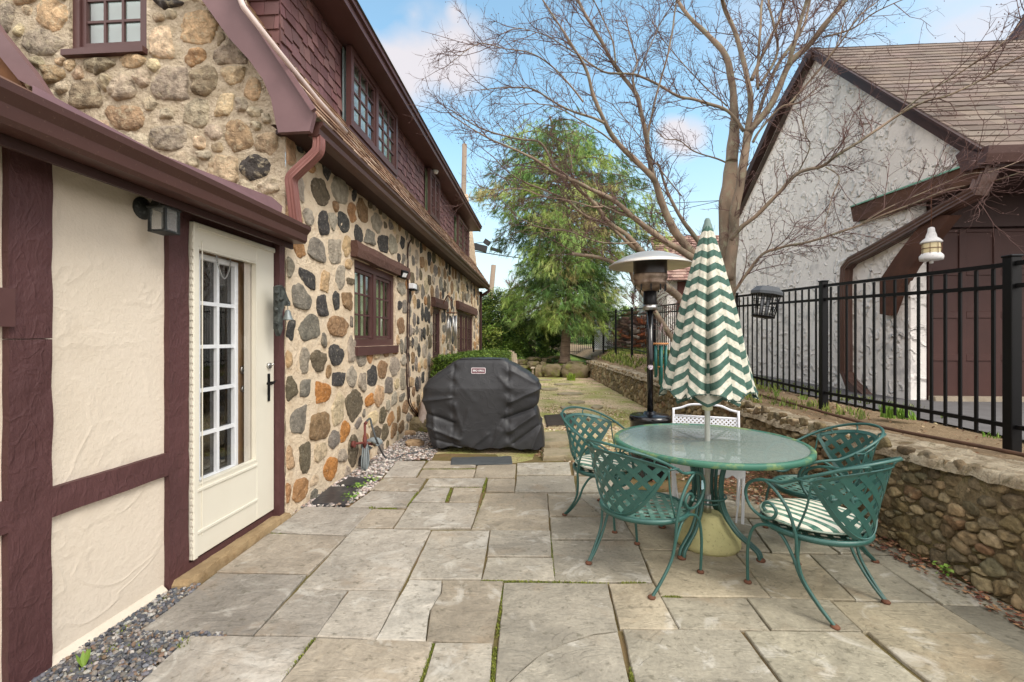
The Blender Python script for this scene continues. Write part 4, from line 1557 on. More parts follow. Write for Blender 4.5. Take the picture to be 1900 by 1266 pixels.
# inner door: tan slab with a white ten-light frame
xi = XE - .055
IY0, IY1 = 2.60, 3.26
ml = MB(); wl = MB(); gl = MB()
lY0, lY1, lZ0, lZ1 = onX(360, 600, xi).y, onX(438, 600, xi).y, .50, onX(366, 470, xi).z
ml.box((xi - .045, 2.5, .1), (xi, lY0 + .0, 2.1)); ml.box((xi - .045, lY1, .1), (xi, 3.9, 2.1))
ml.box((xi - .045, lY0, .1), (xi, lY1, lZ0)); ml.box((xi - .045, lY0, lZ1), (xi, lY1, 2.1))
idr = ml.build('inner_door', TANWOOD, house)
fw = .035
wl.cbox((xi - .02, lY0, lZ0), (xi + .018, lY0 + fw, lZ1), .004); wl.cbox((xi - .02, lY1 - fw, lZ0), (xi + .018, lY1, lZ1), .004)
wl.cbox((xi - .02, lY0 + fw, lZ0), (xi + .018, lY1 - fw, lZ0 + fw), .004); wl.cbox((xi - .02, lY0 + fw, lZ1 - fw), (xi + .018, lY1 - fw, lZ1), .004)
ym = (lY0 + lY1) / 2
wl.box((xi - .01, ym - .012, lZ0 + fw), (xi + .012, ym + .012, lZ1 - fw))
for k in range(1, 5):
    z = lZ0 + fw + (lZ1 - lZ0 - 2 * fw) * k / 5
    wl.box((xi - .009, lY0 + fw, z - .012), (xi + .011, lY1 - fw, z + .012))
wl.build('glazing_bars', WHITE, idr)
gl.poly([(xi - .012, lY0, lZ0), (xi - .012, lY1, lZ0), (xi - .012, lY1, lZ1), (xi - .012, lY0, lZ1)])
gl.build('glass', glass_mat('dark_lite_glass', (.25, .27, .27), .10), idr)
gl = MB(); gl.poly([(xi - .3, 2.2, 0), (xi - .3, 4.2, 0), (xi - .3, 4.2, 2.3), (xi - .3, 2.2, 2.3)])
gl.build('room_interior', DARK, idr)
gl = MB()
for (z, r_, nm_) in ((1.20, .026, 'deadbolt'), (1.06, .02, 'door_knob')):
    gl = MB()
    y = onX(449, 700, xi).y
    gl.tube([(xi, y, z), (xi + .02, y, z)], r_ * 1.2, 14)
    gl.tube([(xi + .02, y, z), (xi + .05, y, z)], [r_ * .6, r_ * .9], 14)
    gl.build(nm_, METAL, idr)
gl = MB()
gl.poly([(XE + .005, gY1 - .085, gZ0), (XE + .005, gY1 - .001, gZ0), (XE + .005, gY1 - .001, gZ1), (XE + .005, gY1 - .085, gZ1)])
gl.build('inner_jamb', mat('pale_grey_jamb', (srgb(196, 190, 180), srgb(180, 172, 160)), 3, rough=.6), idr)
gl = MB()
cy = onX(412, 500, xi + .02).y
for s_ in (-1, 1):
    pass
ch = catmull([(xi + .03, cy - .07, 1.99), (xi + .035, cy - .05, 1.90), (xi + .035, cy, 1.83), (xi + .035, cy + .05, 1.90), (xi + .03, cy + .07, 1.99)], 8)
for i in range(0, len(ch) - 1):
    a, b = Vector(ch[i]), Vector(ch[i + 1])
    gl.tube([a.lerp(b, -.1), a.lerp(b, .8)], .0045, 5)
gl.build('chain', METAL, idr)

# ------------------------------------------------------------------ things on the house wall
p = onX(264, 387, XE)
lamp = thing('wall_lantern', 'black coach lantern with frosted panes on the cream stucco beside the glazed door', 'wall lamp', (XE, p.y, 1.95))
m = MB(); m.smooth = True
yb, zb_ = p.y, p.z
ring = [(0, .0), (.022, .006), (.052, .004), (.056, 0)]
mm = Matrix.Translation((XE, yb, zb_)) @ Matrix.Rotation(R(90), 4, 'Y')
m.xf = mm
m.lathe([(.060, -.002), (.058, .008), (.040, .016), (.022, .030), (.0, .034)], n=18)
m.xf = None
LBLK = mat('dark_lantern_metal', (srgb(58, 60, 60), srgb(38, 40, 40)), 12, rough=.5, col2=srgb(120, 124, 122), amt2=.4, scale2=40)
c_ = Vector((XE + .115, yb + .01, zb_ - .065))
m.tube(catmull([(XE + .02, yb, zb_), (XE + .04, yb, zb_ + .012), (XE + .07, yb, zb_ + .005)], 5), .009, 8)
m.build('bracket', LBLK, lamp)
m = MB()
cx, cy_, cz = c_
hw, hh = .043, .056
for sx in (-1, 1):
    for sy in (-1, 1):
        m.box((cx + sx * hw - .006, cy_ + sy * hw - .006, cz - hh), (cx + sx * hw + .006, cy_ + sy * hw + .006, cz + hh))
m.cbox((cx - hw - .012, cy_ - hw - .012, cz + hh), (cx + hw + .012, cy_ + hw + .012, cz + hh + .012), .003)
m.cbox((cx - hw - .008, cy_ - hw - .008, cz - hh - .012), (cx + hw + .008, cy_ + hw + .008, cz - hh), .003)
z0 = cz + hh + .012
q0 = [m.av((cx + a * (hw + .004), cy_ + b * (hw + .004), z0)) for (a, b) in ((-1, -1), (1, -1), (1, 1), (-1, 1))]
q1 = [m.av((cx + a * .026, cy_ + b * .026, z0 + .062)) for (a, b) in ((-1, -1), (1, -1), (1, 1), (-1, 1))]
for k in range(4): m.af((q0[k], q0[(k + 1) % 4], q1[(k + 1) % 4], q1[k]))
m.cbox((cx - .028, cy_ - .028, z0 + .062), (cx + .028, cy_ + .028, z0 + .07), .003)
rr = [(cx + .014 * math.cos(t), cy_, z0 + .084 + .014 * math.sin(t)) for t in [2 * math.pi * k / 12 for k in range(12)]]
m.tube(rr, .003, 5, closed=True)
m.build('lantern_frame', LBLK, lamp)
m = MB()
for sx in (-1, 1):
    m.poly([(cx + sx * hw, cy_ - hw, cz - hh), (cx + sx * hw, cy_ + hw, cz - hh), (cx + sx * hw, cy_ + hw, cz + hh), (cx + sx * hw, cy_ - hw, cz + hh)])
    m.poly([(cx - hw, cy_ + sx * hw, cz - hh), (cx + hw, cy_ + sx * hw, cz - hh), (cx + hw, cy_ + sx * hw, cz + hh), (cx - hw, cy_ + sx * hw, cz + hh)])
FROST = bpy.data.materials.new('frosted_pane'); FROST.use_nodes = True
_b = FROST.node_tree.nodes['Principled BSDF']
_b.inputs['Base Color'].default_value = (.72, .74, .72, 1); _b.inputs['Roughness'].default_value = .35; _b.inputs['Alpha'].default_value = .2
m.build('pane', FROST, lamp)

# cast iron door bell
bell = thing('door_bell', 'weathered cast iron bracket with a small grey bell on the stone wall', 'bell', (XW + .03, 3.58, 1.5))
IRON = mat('weathered_cast_iron', (srgb(92, 96, 92), srgb(40, 42, 40)), 22, rough=.6, bump=.8, bscale=50, bdist=.01, contrast=3, metal=.2)
m = MB()
bx0 = XW + .045
def bp_(u, v, dx=0):
    return onX(u, v, bx0 + dx)
m.extrude([bp_(507, 532), bp_(514, 529), bp_(520, 534), bp_(525, 550), bp_(531, 562), bp_(531, 568), bp_(520, 566), bp_(516, 580), bp_(517, 610), bp_(512, 624), bp_(507, 610)], (.035, 0, 0))
m.smooth = True
for (u, v, r_) in ((513, 543, .03), (520, 556, .028), (512, 575, .022), (511, 600, .02), (514, 558, .02)):
    q = bp_(u, v, .035)
    for _ in range(1):
        m.pebble(q, r_, rnd, .9)
m.build('bracket', IRON, bell)
m = MB(); m.smooth = True
q = bp_(534, 585, .03)
m.lathe([(0, .042), (.012, .040), (.020, .028), (.026, 0), (.034, -.026), (.044, -.034), (.043, -.038), (.03, -.03), (0, -.0)], q.x, q.y, 18, q.z)
m.tube([(q.x, q.y, q.z + .04), (q.x, q.y, q.z + .085)], .003, 5)
m.tube([(q.x + .012 * math.cos(t), q.y, q.z + .09 + .012 * math.sin(t)) for t in [k * .6 for k in range(10)]], .003, 5)
m.tube([(q.x, q.y, q.z + .09), bp_(528, 566, .02)], .005, 5)
m.build('bell', mat('grey_bell_metal', (srgb(150, 156, 156), srgb(110, 118, 116)), 14, rough=.5, metal=.5), bell)

# floodlight, sensor, cable
q = onX(748, 509, XW + .09)
t_ = thing('floodlight', 'small black floodlight on the stone wall at the end of the long lintel', 'lamp', q)
m = MB(); m.xf = Matrix.Translation(q) @ Matrix.Rotation(R(-20), 4, 'Z') @ Matrix.Rotation(R(28), 4, 'Y')
m.cbox((-.02, -.07, -.055), (.03, .07, .055), .008)
m.xf = None
m.tube([q, q + Vector((-.09, 0, -.04))], .008, 6)
m.build('housing', BLACKM, t_)
m = MB(); m.xf = Matrix.Translation(q) @ Matrix.Rotation(R(-20), 4, 'Z') @ Matrix.Rotation(R(28), 4, 'Y')
m.poly([(.0315, -.045, -.03), (.0315, .045, -.03), (.0315, .045, .03), (.0315, -.045, .03)])
m.build('lens', WHITE, t_)
q = onX(765, 533, XW + .05)
t_ = thing('wall_sensor', 'small white box with a dark underside beside the wall cable', 'sensor', q)
m = MB(); m.cbox((q.x - .05, q.y - .08, q.z - .03), (q.x + .05, q.y + .08, q.z + .05), .008)
m.build('casing', WHITE, t_)
m = MB(); m.cbox((q.x - .04, q.y - .09, q.z - .055), (q.x + .06, q.y + .09, q.z - .031), .006)
m.build('lens_hood', BLACKM, t_)
m = MB()
pts = [onX(u, v, XW + .025) for (u, v) in ((764, 444), (757, 460), (757, 505), (757, 560), (756, 620), (755, 680), (757, 735), (762, 755), (775, 772), (782, 782))]
m.tube(catmull(pts, 4), .012, 6)
m.tube(catmull([q_ + Vector((.012, .05, 0)) for q_ in pts[3:]], 4), .008, 6)
tag(m.build('wall_cable', DKBROWN), 'thin brown cable running down the stone wall beside the floodlight', 'cable')

# wall wind chime with a curved bracket
q0 = onX(815, 578, XW + .03)
t_ = thing('wall_wind_chime', 'silver tube wind chime hanging from a curved bracket between two house windows', 'wind chime', q0)
m = MB()
e = onX(838, 558, XW + .5)
top = onX(832, 549, XW + .3)
m.tube(catmull([q0, q0 + Vector((.12, .1, .28)), top, e], 6), .012, 6)
m.build('bracket', RUST, t_)
m = MB()
m.tube([e, e - Vector((0, 0, .20))], .003, 4)
m.lathe([(0, 0), (.10, 0), (.10, -.012), (0, -.012)], e.x, e.y, 14, e.z - .20)
m.build('top_disc', RUST, t_)
for k in range(6):
    a = k * math.pi / 3
    L_ = .55 - .04 * k
    m = MB()
    m.tube([(e.x + .075 * math.cos(a), e.y + .075 * math.sin(a), e.z - .25), (e.x + .075 * math.cos(a), e.y + .075 * math.sin(a), e.z - .25 - L_)], .014, 7)
    m.build('chime_tube', METAL, t_)

# faucet pipe with hose
fy, fx = onX(675, 800, XW + .1).y, XW + .10
base = onG(677, 873)
t_ = thing('garden_faucet', 'rusty red standpipe and faucet with a coiled grey hose beside the stone wall', 'faucet', (base.x, base.y, 0))
RP = mat('red_primer_pipe', (srgb(120, 66, 58), srgb(92, 50, 46)), 20, rough=.7)
m = MB()
m.tube([(base.x, base.y, -.02), (base.x, base.y, .50)], .014, 8)
m.tube([(base.x, base.y, .30), (XW, base.y - .12, .31)], .014, 8)
m.tube([(XW + .02, base.y - .12, .31), (XW + .05, base.y - .12, .31)], .035, 10)
m.tube([(base.x, base.y, .26), (base.x, base.y, .36)], .022, 8)
m.tube([(base.x, base.y, .5), (base.x + .01, base.y + .02, .52)], .018, 8)
m.tube([(base.x, base.y, .30), (base.x + .04, base.y + .1, .26)], .015, 8)
m.build('standpipe', RP, t_)
m = MB()
for k in range(9):
    a0 = .10 + .004 * k
    cc_ = Vector((base.x - .02 + .012 * (k % 3), base.y - .02 - .0 * k, .16))
    if k < 5:
        m.tube(catmull([(cc_.x + .005 * k, cc_.y + .03, .30), (cc_.x + .01 * k, cc_.y - .02, .1), (cc_.x + .008 * k, cc_.y, .01), (cc_.x + .012 * k, cc_.y + .035, .12), (cc_.x + .005 * k, cc_.y + .045, .30)], 5), .008, 6)
    m.tube([(base.x + .03 + .09 * math.cos(a), base.y + .05 + .02 * k, .25 + .06 * math.sin(a)) for a in [j * .55 for j in range(9)]], .009, 6)
m.build('hose_coil', mat('grey_hose', (srgb(142, 150, 152), srgb(108, 116, 118)), 8, rough=.5), t_)
m = MB()
a = Vector((base.x, base.y + .01, .51))
pts = [a, a + Vector((.02, .08, .035)), onX(690, 790, XW + .16), onX(698, 815, XW + .24), onG(712, 845, .05), onG(726, 853, .012), onG(750, 845, .012), onG(800, 833, .02), onG(812, 830, .05)]
m.tube(catmull(pts, 6), .011, 7)
tag(m.build('gas_hose', mat('dark_grey_hose', (srgb(84, 88, 90), srgb(62, 66, 68)), 8, rough=.5)), 'dark grey hose arching over the white gravel to the covered grill', 'hose')

# slabs, threshold, rocks by the wall
m = MB()
def rough_slab(m, P, z0, z1, jitr=.006, seed=1):
    rr = random.Random(seed)
    Q = []
    for i in range(len(P)):
        a, b = Vector(P[i]), Vector(P[(i + 1) % len(P)])
        n = max(2, int((b - a).length / .06))
        for j in range(n):
            q = a.lerp(b, j / n)
            Q.append(Vector((q.x + rr.uniform(-jitr, jitr), q.y + rr.uniform(-jitr, jitr), 0)))
    c_ = sum(Q, Vector()) / len(Q)
    T = [m.av((c_.x + (q.x - c_.x) * .96, c_.y + (q.y - c_.y) * .96, z1 + rr.uniform(-.003, .003))) for q in Q]
    E_ = [m.av((q.x, q.y, z1 - (z1 - z0) * .3)) for q in Q]
    B = [m.av((q.x * 1, q.y, z0)) for q in Q]
    cv = m.av((c_.x, c_.y, z1 + .003))
    n = len(Q)
    nn = Vector()
    for i in range(n): nn += Q[i].cross(Q[(i + 1) % n])
    rev = nn.z < 0
    for i in range(n):
        f_ = (T[i], T[(i + 1) % n], cv)
        m.af(f_[::-1] if rev else f_)
        for (A_, B_) in ((T, E_), (E_, B)):
            f_ = (A_[i], B_[i], B_[(i + 1) % n], A_[(i + 1) % n])
            m.af(f_[::-1] if rev else f_)
THR = mat('threshold_stone', (srgb(178, 154, 118), srgb(134, 112, 82)), 9, rough=.9, bump=.8, bscale=30, bdist=.015, col2=srgb(120, 96, 66), amt2=.6, scale2=14)
rough_slab(m, [(XE + .01, 2.46, 0), (XE + .12, 2.47, 0), (XE + .125, 3.0, 0), (XE + .12, 3.52, 0), (XE + .01, 3.52, 0)], -.04, .045, .008, 4)
m.smooth = False
tag(m.build('threshold_stone', THR), 'long tan threshold stone under the glazed door', 'stone')
BSL = mat('wet_black_slate', (srgb(66, 66, 68), srgb(46, 46, 50)), 4, rough=.42, bump=.3, bscale=20, bdist=.005, col2=srgb(110, 108, 104), amt2=.4, scale2=9)
for i, (P, lb) in enumerate((([(574, 938), (612, 905), (665, 908), (640, 938)], 'nearer black slate slab in the white gravel by the house wall'),
                             ([(622, 902), (648, 888), (692, 891), (668, 906)], 'farther black slate slab in the white gravel by the house wall'))):
    m = MB(); rough_slab(m, [onG(*q) for q in P], -.03, .018, .006, i)
    tag(m.build('slate_slab', BSL), lb, 'slab', 'black slate slabs by the wall')
ROCKM = mat('mossy_rock', (srgb(138, 124, 98), srgb(80, 72, 52)), 3, rough=.95, bump=1, bscale=9, bdist=.05, col2=srgb(118, 122, 58), amt2=.7, scale2=3, thr2=.5)
ROCKT = mat('tan_rock', (srgb(190, 164, 130), srgb(140, 112, 86)), 6, rough=.9, bump=.8, bscale=16, bdist=.03)


def boulder(name, p, sx, sy, sz, seed, mt, label, group=None, box=.55):
    rr = random.Random(seed)
    m = MB(); m.smooth = True
    off = Vector((seed * 3.1, seed * 1.7, 0))
    nu, nv = 40, 22
    rings = []
    for j in range(nv + 1):
        ph = math.pi * j / nv - math.pi / 2
        ring = []
        for i in range(nu):
            th = 2 * math.pi * i / nu
            x, y, z = math.cos(ph) * math.cos(th), math.cos(ph) * math.sin(th), math.sin(ph)
            pw = lambda q: math.copysign(abs(q) ** box, q)
            v = Vector((pw(x), pw(y), pw(z)))
            k = 1 + .20 * mnoise.noise(v * 1.3 + off) + .12 * mnoise.noise(v * 3.5 + off) + .05 * mnoise.noise(v * 9 + off)
            v = v * k
            ring.append(m.av((p[0] + v.x * sx, p[1] + v.y * sy, p[2] + sz * .85 + v.z * sz)))
        rings.append(ring)
    for j in range(nv):
        for i in range(nu):
            m.af((rings[j][i], rings[j][(i + 1) % nu], rings[j + 1][(i + 1) % nu], rings[j + 1][i]))
    return tag(m.build(name, mt), label, 'rock', group)


g_ = 'rocks lying in the gravel'
a = onG(770, 828); boulder('rock', (a.x, a.y, -.02), .11, .07, .06, 1, ROCKT, 'brown wedge shaped rock lying on the white gravel left of the grill', g_)
a = onG(758, 808); boulder('rock', (a.x, a.y, -.02), .10, .06, .05, 2, ROCKT, 'flat tan rock lying on the gravel against the house wall', g_)
a = onG(778, 804); boulder('rock', (a.x, a.y + .15, -.03), .20, .14, .13, 3, ROCKM, 'large grey mossy rock half hidden behind the covered grill', g_)
# tarp covered bundle against the wall
c0 = Vector((XW + .30, 7.35, 0))
m = MB(); m.smooth = True
def tf(u, v):
    a = 2 * math.pi * u
    r_ = (1 - v ** 3) ** .6
    k = 1 + .12 * math.sin(5 * a) * (1 - v) + .1 * mnoise.noise(Vector((math.cos(a) * 2, math.sin(a) * 2, v * 3)))
    return (c0.x + .26 * r_ * k * math.cos(a), c0.y + .50 * r_ * k * math.sin(a), .66 * v + .03)
m.grid(tf, 36, 14, closed_u=True)
tag(m.build('tarp_bundle', mat('dusty_tarp', (srgb(196, 184, 178), srgb(132, 108, 92)), 2.5, rough=.8, bump=.4, bscale=6, bdist=.05, contrast=3)),
    'pale brown tarp covered bundle between the grill and the stone wall', 'tarp bundle')

# ------------------------------------------------------------------ retaining wall
rw = thing('retaining_wall', 'low rubble stone retaining wall with a pale lichened cap', 'wall', (2.3, 8, 0))
RSTONE = mat('dark_rubble', ((.5, .5, .48), (1.45, 1.4, 1.32)), 18, rough=.95, bump=1.0, bscale=24, bdist=.03, attr=True,
             col2=srgb(176, 166, 130), amt2=.5, scale2=15, thr2=.56, contrast=2.4)
RMORT = mat('dark_rubble_mortar', (srgb(160, 142, 110), srgb(96, 82, 58)), 14, rough=1, bump=1.0, bscale=24, bdist=.07,
            col2=srgb(120, 112, 66), amt2=.6, scale2=4, thr2=.5, contrast=2.4)
CAPM = mat('lichened_cap', (srgb(204, 190, 164), srgb(128, 110, 84)), 6, rough=.97, bump=1.0, bscale=30, bdist=.05,
           col2=srgb(104, 92, 62), amt2=.75, scale2=14, thr2=.52, contrast=2.8)


def wtop(y):
    return .585 + .10 * min(1, max(0, (4.6 - y) / 2)) + .02 * mnoise.noise(Vector((y * .8, 0, 0)))


m = MB(); m.smooth = True
def wf(u, v):
    y = -2 + u * 20.4
    z = -.05 + v * (wtop(y) + .03)
    return (wallx(y) + .03 * v + .03 * mnoise.noise(Vector((y * 3, z * 5, 2))) + .02 * mnoise.noise(Vector((y * 13, z * 13, 2))), y, z)
m.grid(wf, 260, 10)
tx = lambda y, z: (wallx(y) + .03 * z / .6, y, z)
st = []
rp = [srgb(*c) for c in ((118, 102, 76), (92, 82, 64), (136, 120, 92), (76, 70, 58), (104, 92, 62), (150, 134, 106), (112, 84, 60), (96, 94, 78), (84, 74, 52), (160, 146, 118))]
rp = [tuple(Vector(c).lerp(Vector(srgb(122, 108, 84)), .45) * 1.3) for c in rp]
fill_sites(st, 1.0, 6.5, .02, .66, .018, .060, rnd, rp, (.35, .8), 20000, .84)
fill_sites(st, 6.4, 18.2, .03, .58, .035, .09, rnd, rp, (.4, .9), 16000, .84)
stones(m, st, tx, (-1, 0, 0), .010, .024, rnd, 1, rough=.16, rings=((1.0, -.3), (.97, .5), (.84, .9), (.5, 1.0)), jag=.09)
m.build('wall_face', [RMORT, RSTONE], rw)
m = MB(); m.smooth = True
def cf(u, v):
    y = -2 + u * 20.4
    n3 = mnoise.noise(Vector((y * 2.2, v * 1.5, 0)))
    n4 = mnoise.noise(Vector((y * 9, v * 6, 4)))
    w = .46
    if v < .12:
        k = v / .12
        x = wallx(y) - .015 + .03 * k + .02 * mnoise.noise(Vector((y * 4, 3, 3)))
        z = wtop(y) - .05 * (1 - k) ** 1.5
    else:
        k = (v - .12) / .88
        x = wallx(y) + .015 + .02 * mnoise.noise(Vector((y * 4, 3, 3))) * (1 - k) + (w) * k
        z = wtop(y) + .012 * k
    n5 = mnoise.noise(Vector((y * 26, v * 14, 9)))
    return (x + .012 * n4, y, z + .020 * n3 + .014 * n4 + .008 * n5)
m.grid(cf, 700, 22)
m.build('cap', CAPM, rw)
m = MB()
pts = [(2.92, -1, .70), (2.96, 2.2, .71), (2.98, 3.07, .70), (3.02, 4.4, .63), (3.06, 5.6, .625), (3.08, 7.0, .63), (3.04, 9.2, .66)]
m.tube(catmull(pts, 6), .014, 7)
tag(m.build('garden_edging', mat('rusty_edging', (srgb(104, 76, 58), srgb(70, 52, 42)), 9, rough=.9)), 'rusty brown edging strip along the top of the retaining wall', 'edging')

# ------------------------------------------------------------------ black metal fence
P0, P1 = Vector((3.46, 3.65, 0)), Vector((3.39, 5.83, 0))
fp = [Vector((3.53, 1.47, 0)), P0, P1]
d2 = (Vector((2.67, 15.3, 0)) - P1); d2.normalize()
k = 1
while True:
    q = P1 + d2 * 2.18 * k
    if q.y > 23: break
    fp.append(q); k += 1


def ft(y):   # top of fence, bottom
    top = 2.0 + (y - 3.65) * .0413 if y < 5.83 else 2.09 + (y - 5.83) * .0327
    bot = .585 + .36 * min(1, max(0, (y - 6.0) / 9.0))
    return top, bot


fence = thing('metal_fence', 'long black metal picket fence on top of the retaining wall', 'fence', (3.4, 6, .6))
for i, q in enumerate(fp):
    tp, bt = ft(q.y)
    m = MB()
    hw = .037
    m.cbox((q.x - hw, q.y - hw, bt - .1), (q.x + hw, q.y + hw, tp + .03), .004)
    m.cbox((q.x - hw - .006, q.y - hw - .006, tp + .03), (q.x + hw + .006, q.y + hw + .006, tp + .045), .004)
    m.build('post', BLACKM, fence)
for i in range(len(fp) - 1):
    a, b = fp[i], fp[i + 1]
    ta, ba = ft(a.y); tb, bb = ft(b.y)
    m = MB()
    d_ = (b - a).normalized()
    a2, b2 = a + d_ * .04, b - d_ * .04
    for (za, zb2) in ((ta - .02, tb - .02), (ta - .185, tb - .185), (ba + .19, bb + .19)):
        m.bar((a2.x, a2.y, za), (b2.x, b2.y, zb2), .030, .032)
    for k in range(1, 16):
        f_ = k / 16
        q = a.lerp(b, f_)
        z0, z1 = ba + (bb - ba) * f_ + .09, ta + (tb - ta) * f_ - .04
        m.bar((q.x, q.y, z0), (q.x, q.y, z1), .026, .013, up=(1, 0, 0))
    m.build('fence_panel', BLACKM, fence)
bf = thing('back_fence', 'far black picket fence behind the shrubs at the end of the yard', 'fence', (0, 25, .6))
for i in range(4):
    x0 = -4 + i * 2.2
    m = MB(); m.box((x0 - .03, 24.97, .4), (x0 + .03, 25.03, 1.9)); m.build('post', BLACKM, bf)
    m = MB()
    for z in (1.85, 1.7, .75): m.bar((x0 + .03, 25, z), (x0 + 2.17, 25, z), .03)
    for k in range(1, 20): m.bar((x0 + k * .11, 25, .65), (x0 + k * .11, 25, 1.84), .02, up=(1, 0, 0))
    m.build('fence_panel', BLACKM, bf)

# ------------------------------------------------------------------ garage with white stucco gable
XA = 4.95
ga = thing('stucco_garage', 'garage with white swirled stucco gable, brown shingle roof and dark brown doors', 'garage', (6.5, 8.5, .6))
m = MB()
gy = lambda y, z: (XA, y, z)
GP = [(6.57, .5), (6.57, 3.36), (5.55, 3.42), (8.56, 6.55), (8.76, 6.62), (10.14, 6.02), (11.54, 5.12), (12.5, 4.22), (13.3, 3.1), (13.3, .5)]
m.extrude([gy(*q) for q in GP], (.2, 0, 0))
m.build('gable_wall', GSTUCCO, ga)
m = MB()
m.box((XA + .2, 6.6, .5), (12, 6.75, 3.4))
m.build('front_wall', DKBROWN, ga)
# roof slope facing the camera
m = MB()
r0 = Vector((XA - .10, 5.40, 3.52)); rtop = Vector((XA - .10, 8.62, 6.66))
vd = (rtop - r0); RL = vd.length; vd.normalize()
nd2 = Vector((1, 0, 0)).cross(vd); nd2 = nd2 if nd2.z > 0 else -nd2
m.color = (.06, .05, .045)
m.poly([r0, r0 + Vector((9, 0, 0)), rtop + Vector((9, 0, 0)), rtop])
GR = [srgb(*c) for c in ((120, 108, 100), (114, 102, 95), (126, 114, 105), (108, 97, 90), (118, 106, 98))]
shingles(m, r0, (1, 0, 0), vd, nd2, 6.5, RL, .165, .30, GR, rnd, thick=.014, gapw=.004)
m.color = (.12, .10, .09)
m.poly([rtop, rtop + Vector((9, 0, 0)), rtop + Vector((9, 4, -2.5)), rtop + Vector((0, 4, -2.5))])
m.build('roof', ROOFSH, ga)
m = MB()
m.bar(r0 - nd2 * .075 + Vector((.02, 0, 0)), rtop - nd2 * .075 + Vector((.02, 0, 0)), .05, .14, up=nd2)
m.bar(r0 - nd2 * .015 + Vector((-.02, 0, 0)), rtop - nd2 * .015 + Vector((-.02, 0, 0)), .06, .03, up=nd2)
RB = [(8.62, 6.66), (8.76, 6.68), (10.14, 6.10), (11.54, 5.21), (12.5, 4.30), (13.4, 3.1)]
for i in range(len(RB) - 1):
    a, b = RB[i], RB[i + 1]
    m.bar((XA - .07, a[0], a[1] - .06), (XA - .07, b[0], b[1] - .06), .16, .16)
m.build('rake_board', DKBROWN, ga)
m = MB()     # soffit, fascia and header over the doors
m.box((XA + .0, 5.42, 3.33), (12, 6.6, 3.36))
m.box((XA + .2, 6.52, 2.92), (12, 6.6, 3.33))
m.build('soffit', DKBROWN, ga)
m = MB()
P_ = [(5.45, 3.35), (5.45, 3.52), (5.40, 3.54), (5.33, 3.53), (5.345, 3.45), (5.37, 3.36)]
m.extrude([(XA - .13, y, z) for (y, z) in P_], (7, 0, 0))
m.extrude([(XA - .13, 5.45, 3.33), (XA - .13, 5.45, 3.50), (XA - .13, 5.64, 3.62), (XA - .13, 5.74, 3.58), (XA - .13, 5.66, 3.36)], (.12, 0, 0))
m.build('gutter', GUTTER, ga)
m = MB()
m.extrude([onX(u, v, XA - .09) for (u, v) in ((1578, 385), (1700, 342), (1814, 300), (1812, 338), (1700, 378), (1640, 398), (1583, 412))], (.09, 0, 0))
m.build('porch_beam', mat('porch_beam_timber', (srgb(100, 70, 54), srgb(70, 48, 40)), 3, rough=.75, bump=.3, bscale=20), ga)
m = MB()
a, b = onX(1578, 384, XA - .10), onX(1812, 299, XA - .10)
m.bar(a, b, .02, .02)
m.build('copper_drip', mat('green_copper', (srgb(140, 190, 170), srgb(110, 160, 140)), 6, rough=.8), ga)
m = MB()
m.extrude([onX(u, v, XA - .10) for (u, v) in ((1632, 583), (1632, 520), (1660, 478), (1695, 432), (1730, 398), (1765, 400), (1725, 450), (1690, 495), (1668, 535), (1660, 560), (1650, 586))], (.12, 0, 0))
m.build('bracket', mat('bracket_timber', (srgb(96, 64, 50), srgb(66, 44, 36)), 3, rough=.75, bump=.3, bscale=20), ga)
m = MB()
pts = [(5.50, 3.40), (5.50, 3.30), (5.56, 3.22)]
dpt = [Vector((XA + .02, 5.50, 3.36)), Vector((XA + .0, 5.52, 3.26)), onX(1815, 356, XA - .06), onX(1760, 385, XA - .06), onX(1700, 420, XA - .06),
       onX(1620, 465, XA - .06), onX(1583, 484, XA - .06), onX(1572, 498, XA - .06), onX(1570, 530, XA - .06), onX(1571, 690, XA - .06), onX(1580, 712, XA - .07), onX(1612, 742, XA - .15)]
rect_tube(m, dpt, .15, .12, side=(1, 0, 0))
m.build('downspout', mat('brown_downspout', (srgb(96, 70, 60), srgb(78, 54, 46)), 4, rough=.4, spec=.5), ga)
# doors
GD = mat('brown_garage_door', (srgb(76, 48, 43), srgb(60, 38, 34)), 2, rough=.55, bump=.2, bscale=30, bdist=.004)
for di in range(3):
    x0 = XA + .22 + di * 2.75
    m = MB()
    dz0, dz1, dy = .60, 2.90, 6.575
    w_ = 2.6
    m.box((x0, dy, dz0), (x0 + w_, dy + .03, dz1))
    nc, nr = 6, 4
    cw_, rh = w_ / nc, (dz1 - dz0) / nr
    st_ = .045
    for c__ in range(nc + 1):
        xx = x0 + c__ * cw_
        m.cbox((max(x0, xx - st_), dy - .016, dz0), (min(x0 + w_, xx + st_), dy + .001, dz1), .005)
    for r__ in range(nr + 1):
        zz = dz0 + r__ * rh
        for c__ in range(nc):
            m.cbox((x0 + c__ * cw_ + st_, dy - .015, max(dz0, zz - st_)), (x0 + (c__ + 1) * cw_ - st_, dy + .001, min(dz1, zz + st_)), .005)
    d__ = m.build('garage_door', GD, ga)
    if di == 0:
        h_ = MB()
        h_.tube([(x0 + 1.55, dy - .02, 1.62), (x0 + 1.55, dy - .05, 1.62)], .02, 8)
        h_.box((x0 + 1.53, dy - .055, 1.55), (x0 + 1.57, dy - .045, 1.69))
        h_.build('handle', METAL, d__)
m = MB()
for di in range(3):
    x0 = XA + .22 + di * 2.75
    m.box((x0 + 2.6, 6.5, .5), (x0 + 2.75, 6.6, 2.92))
m.build('door_post', DKBROWN, ga)
m = MB()
m.box((XA + .22, 6.45, .59), (12, 6.56, .66))
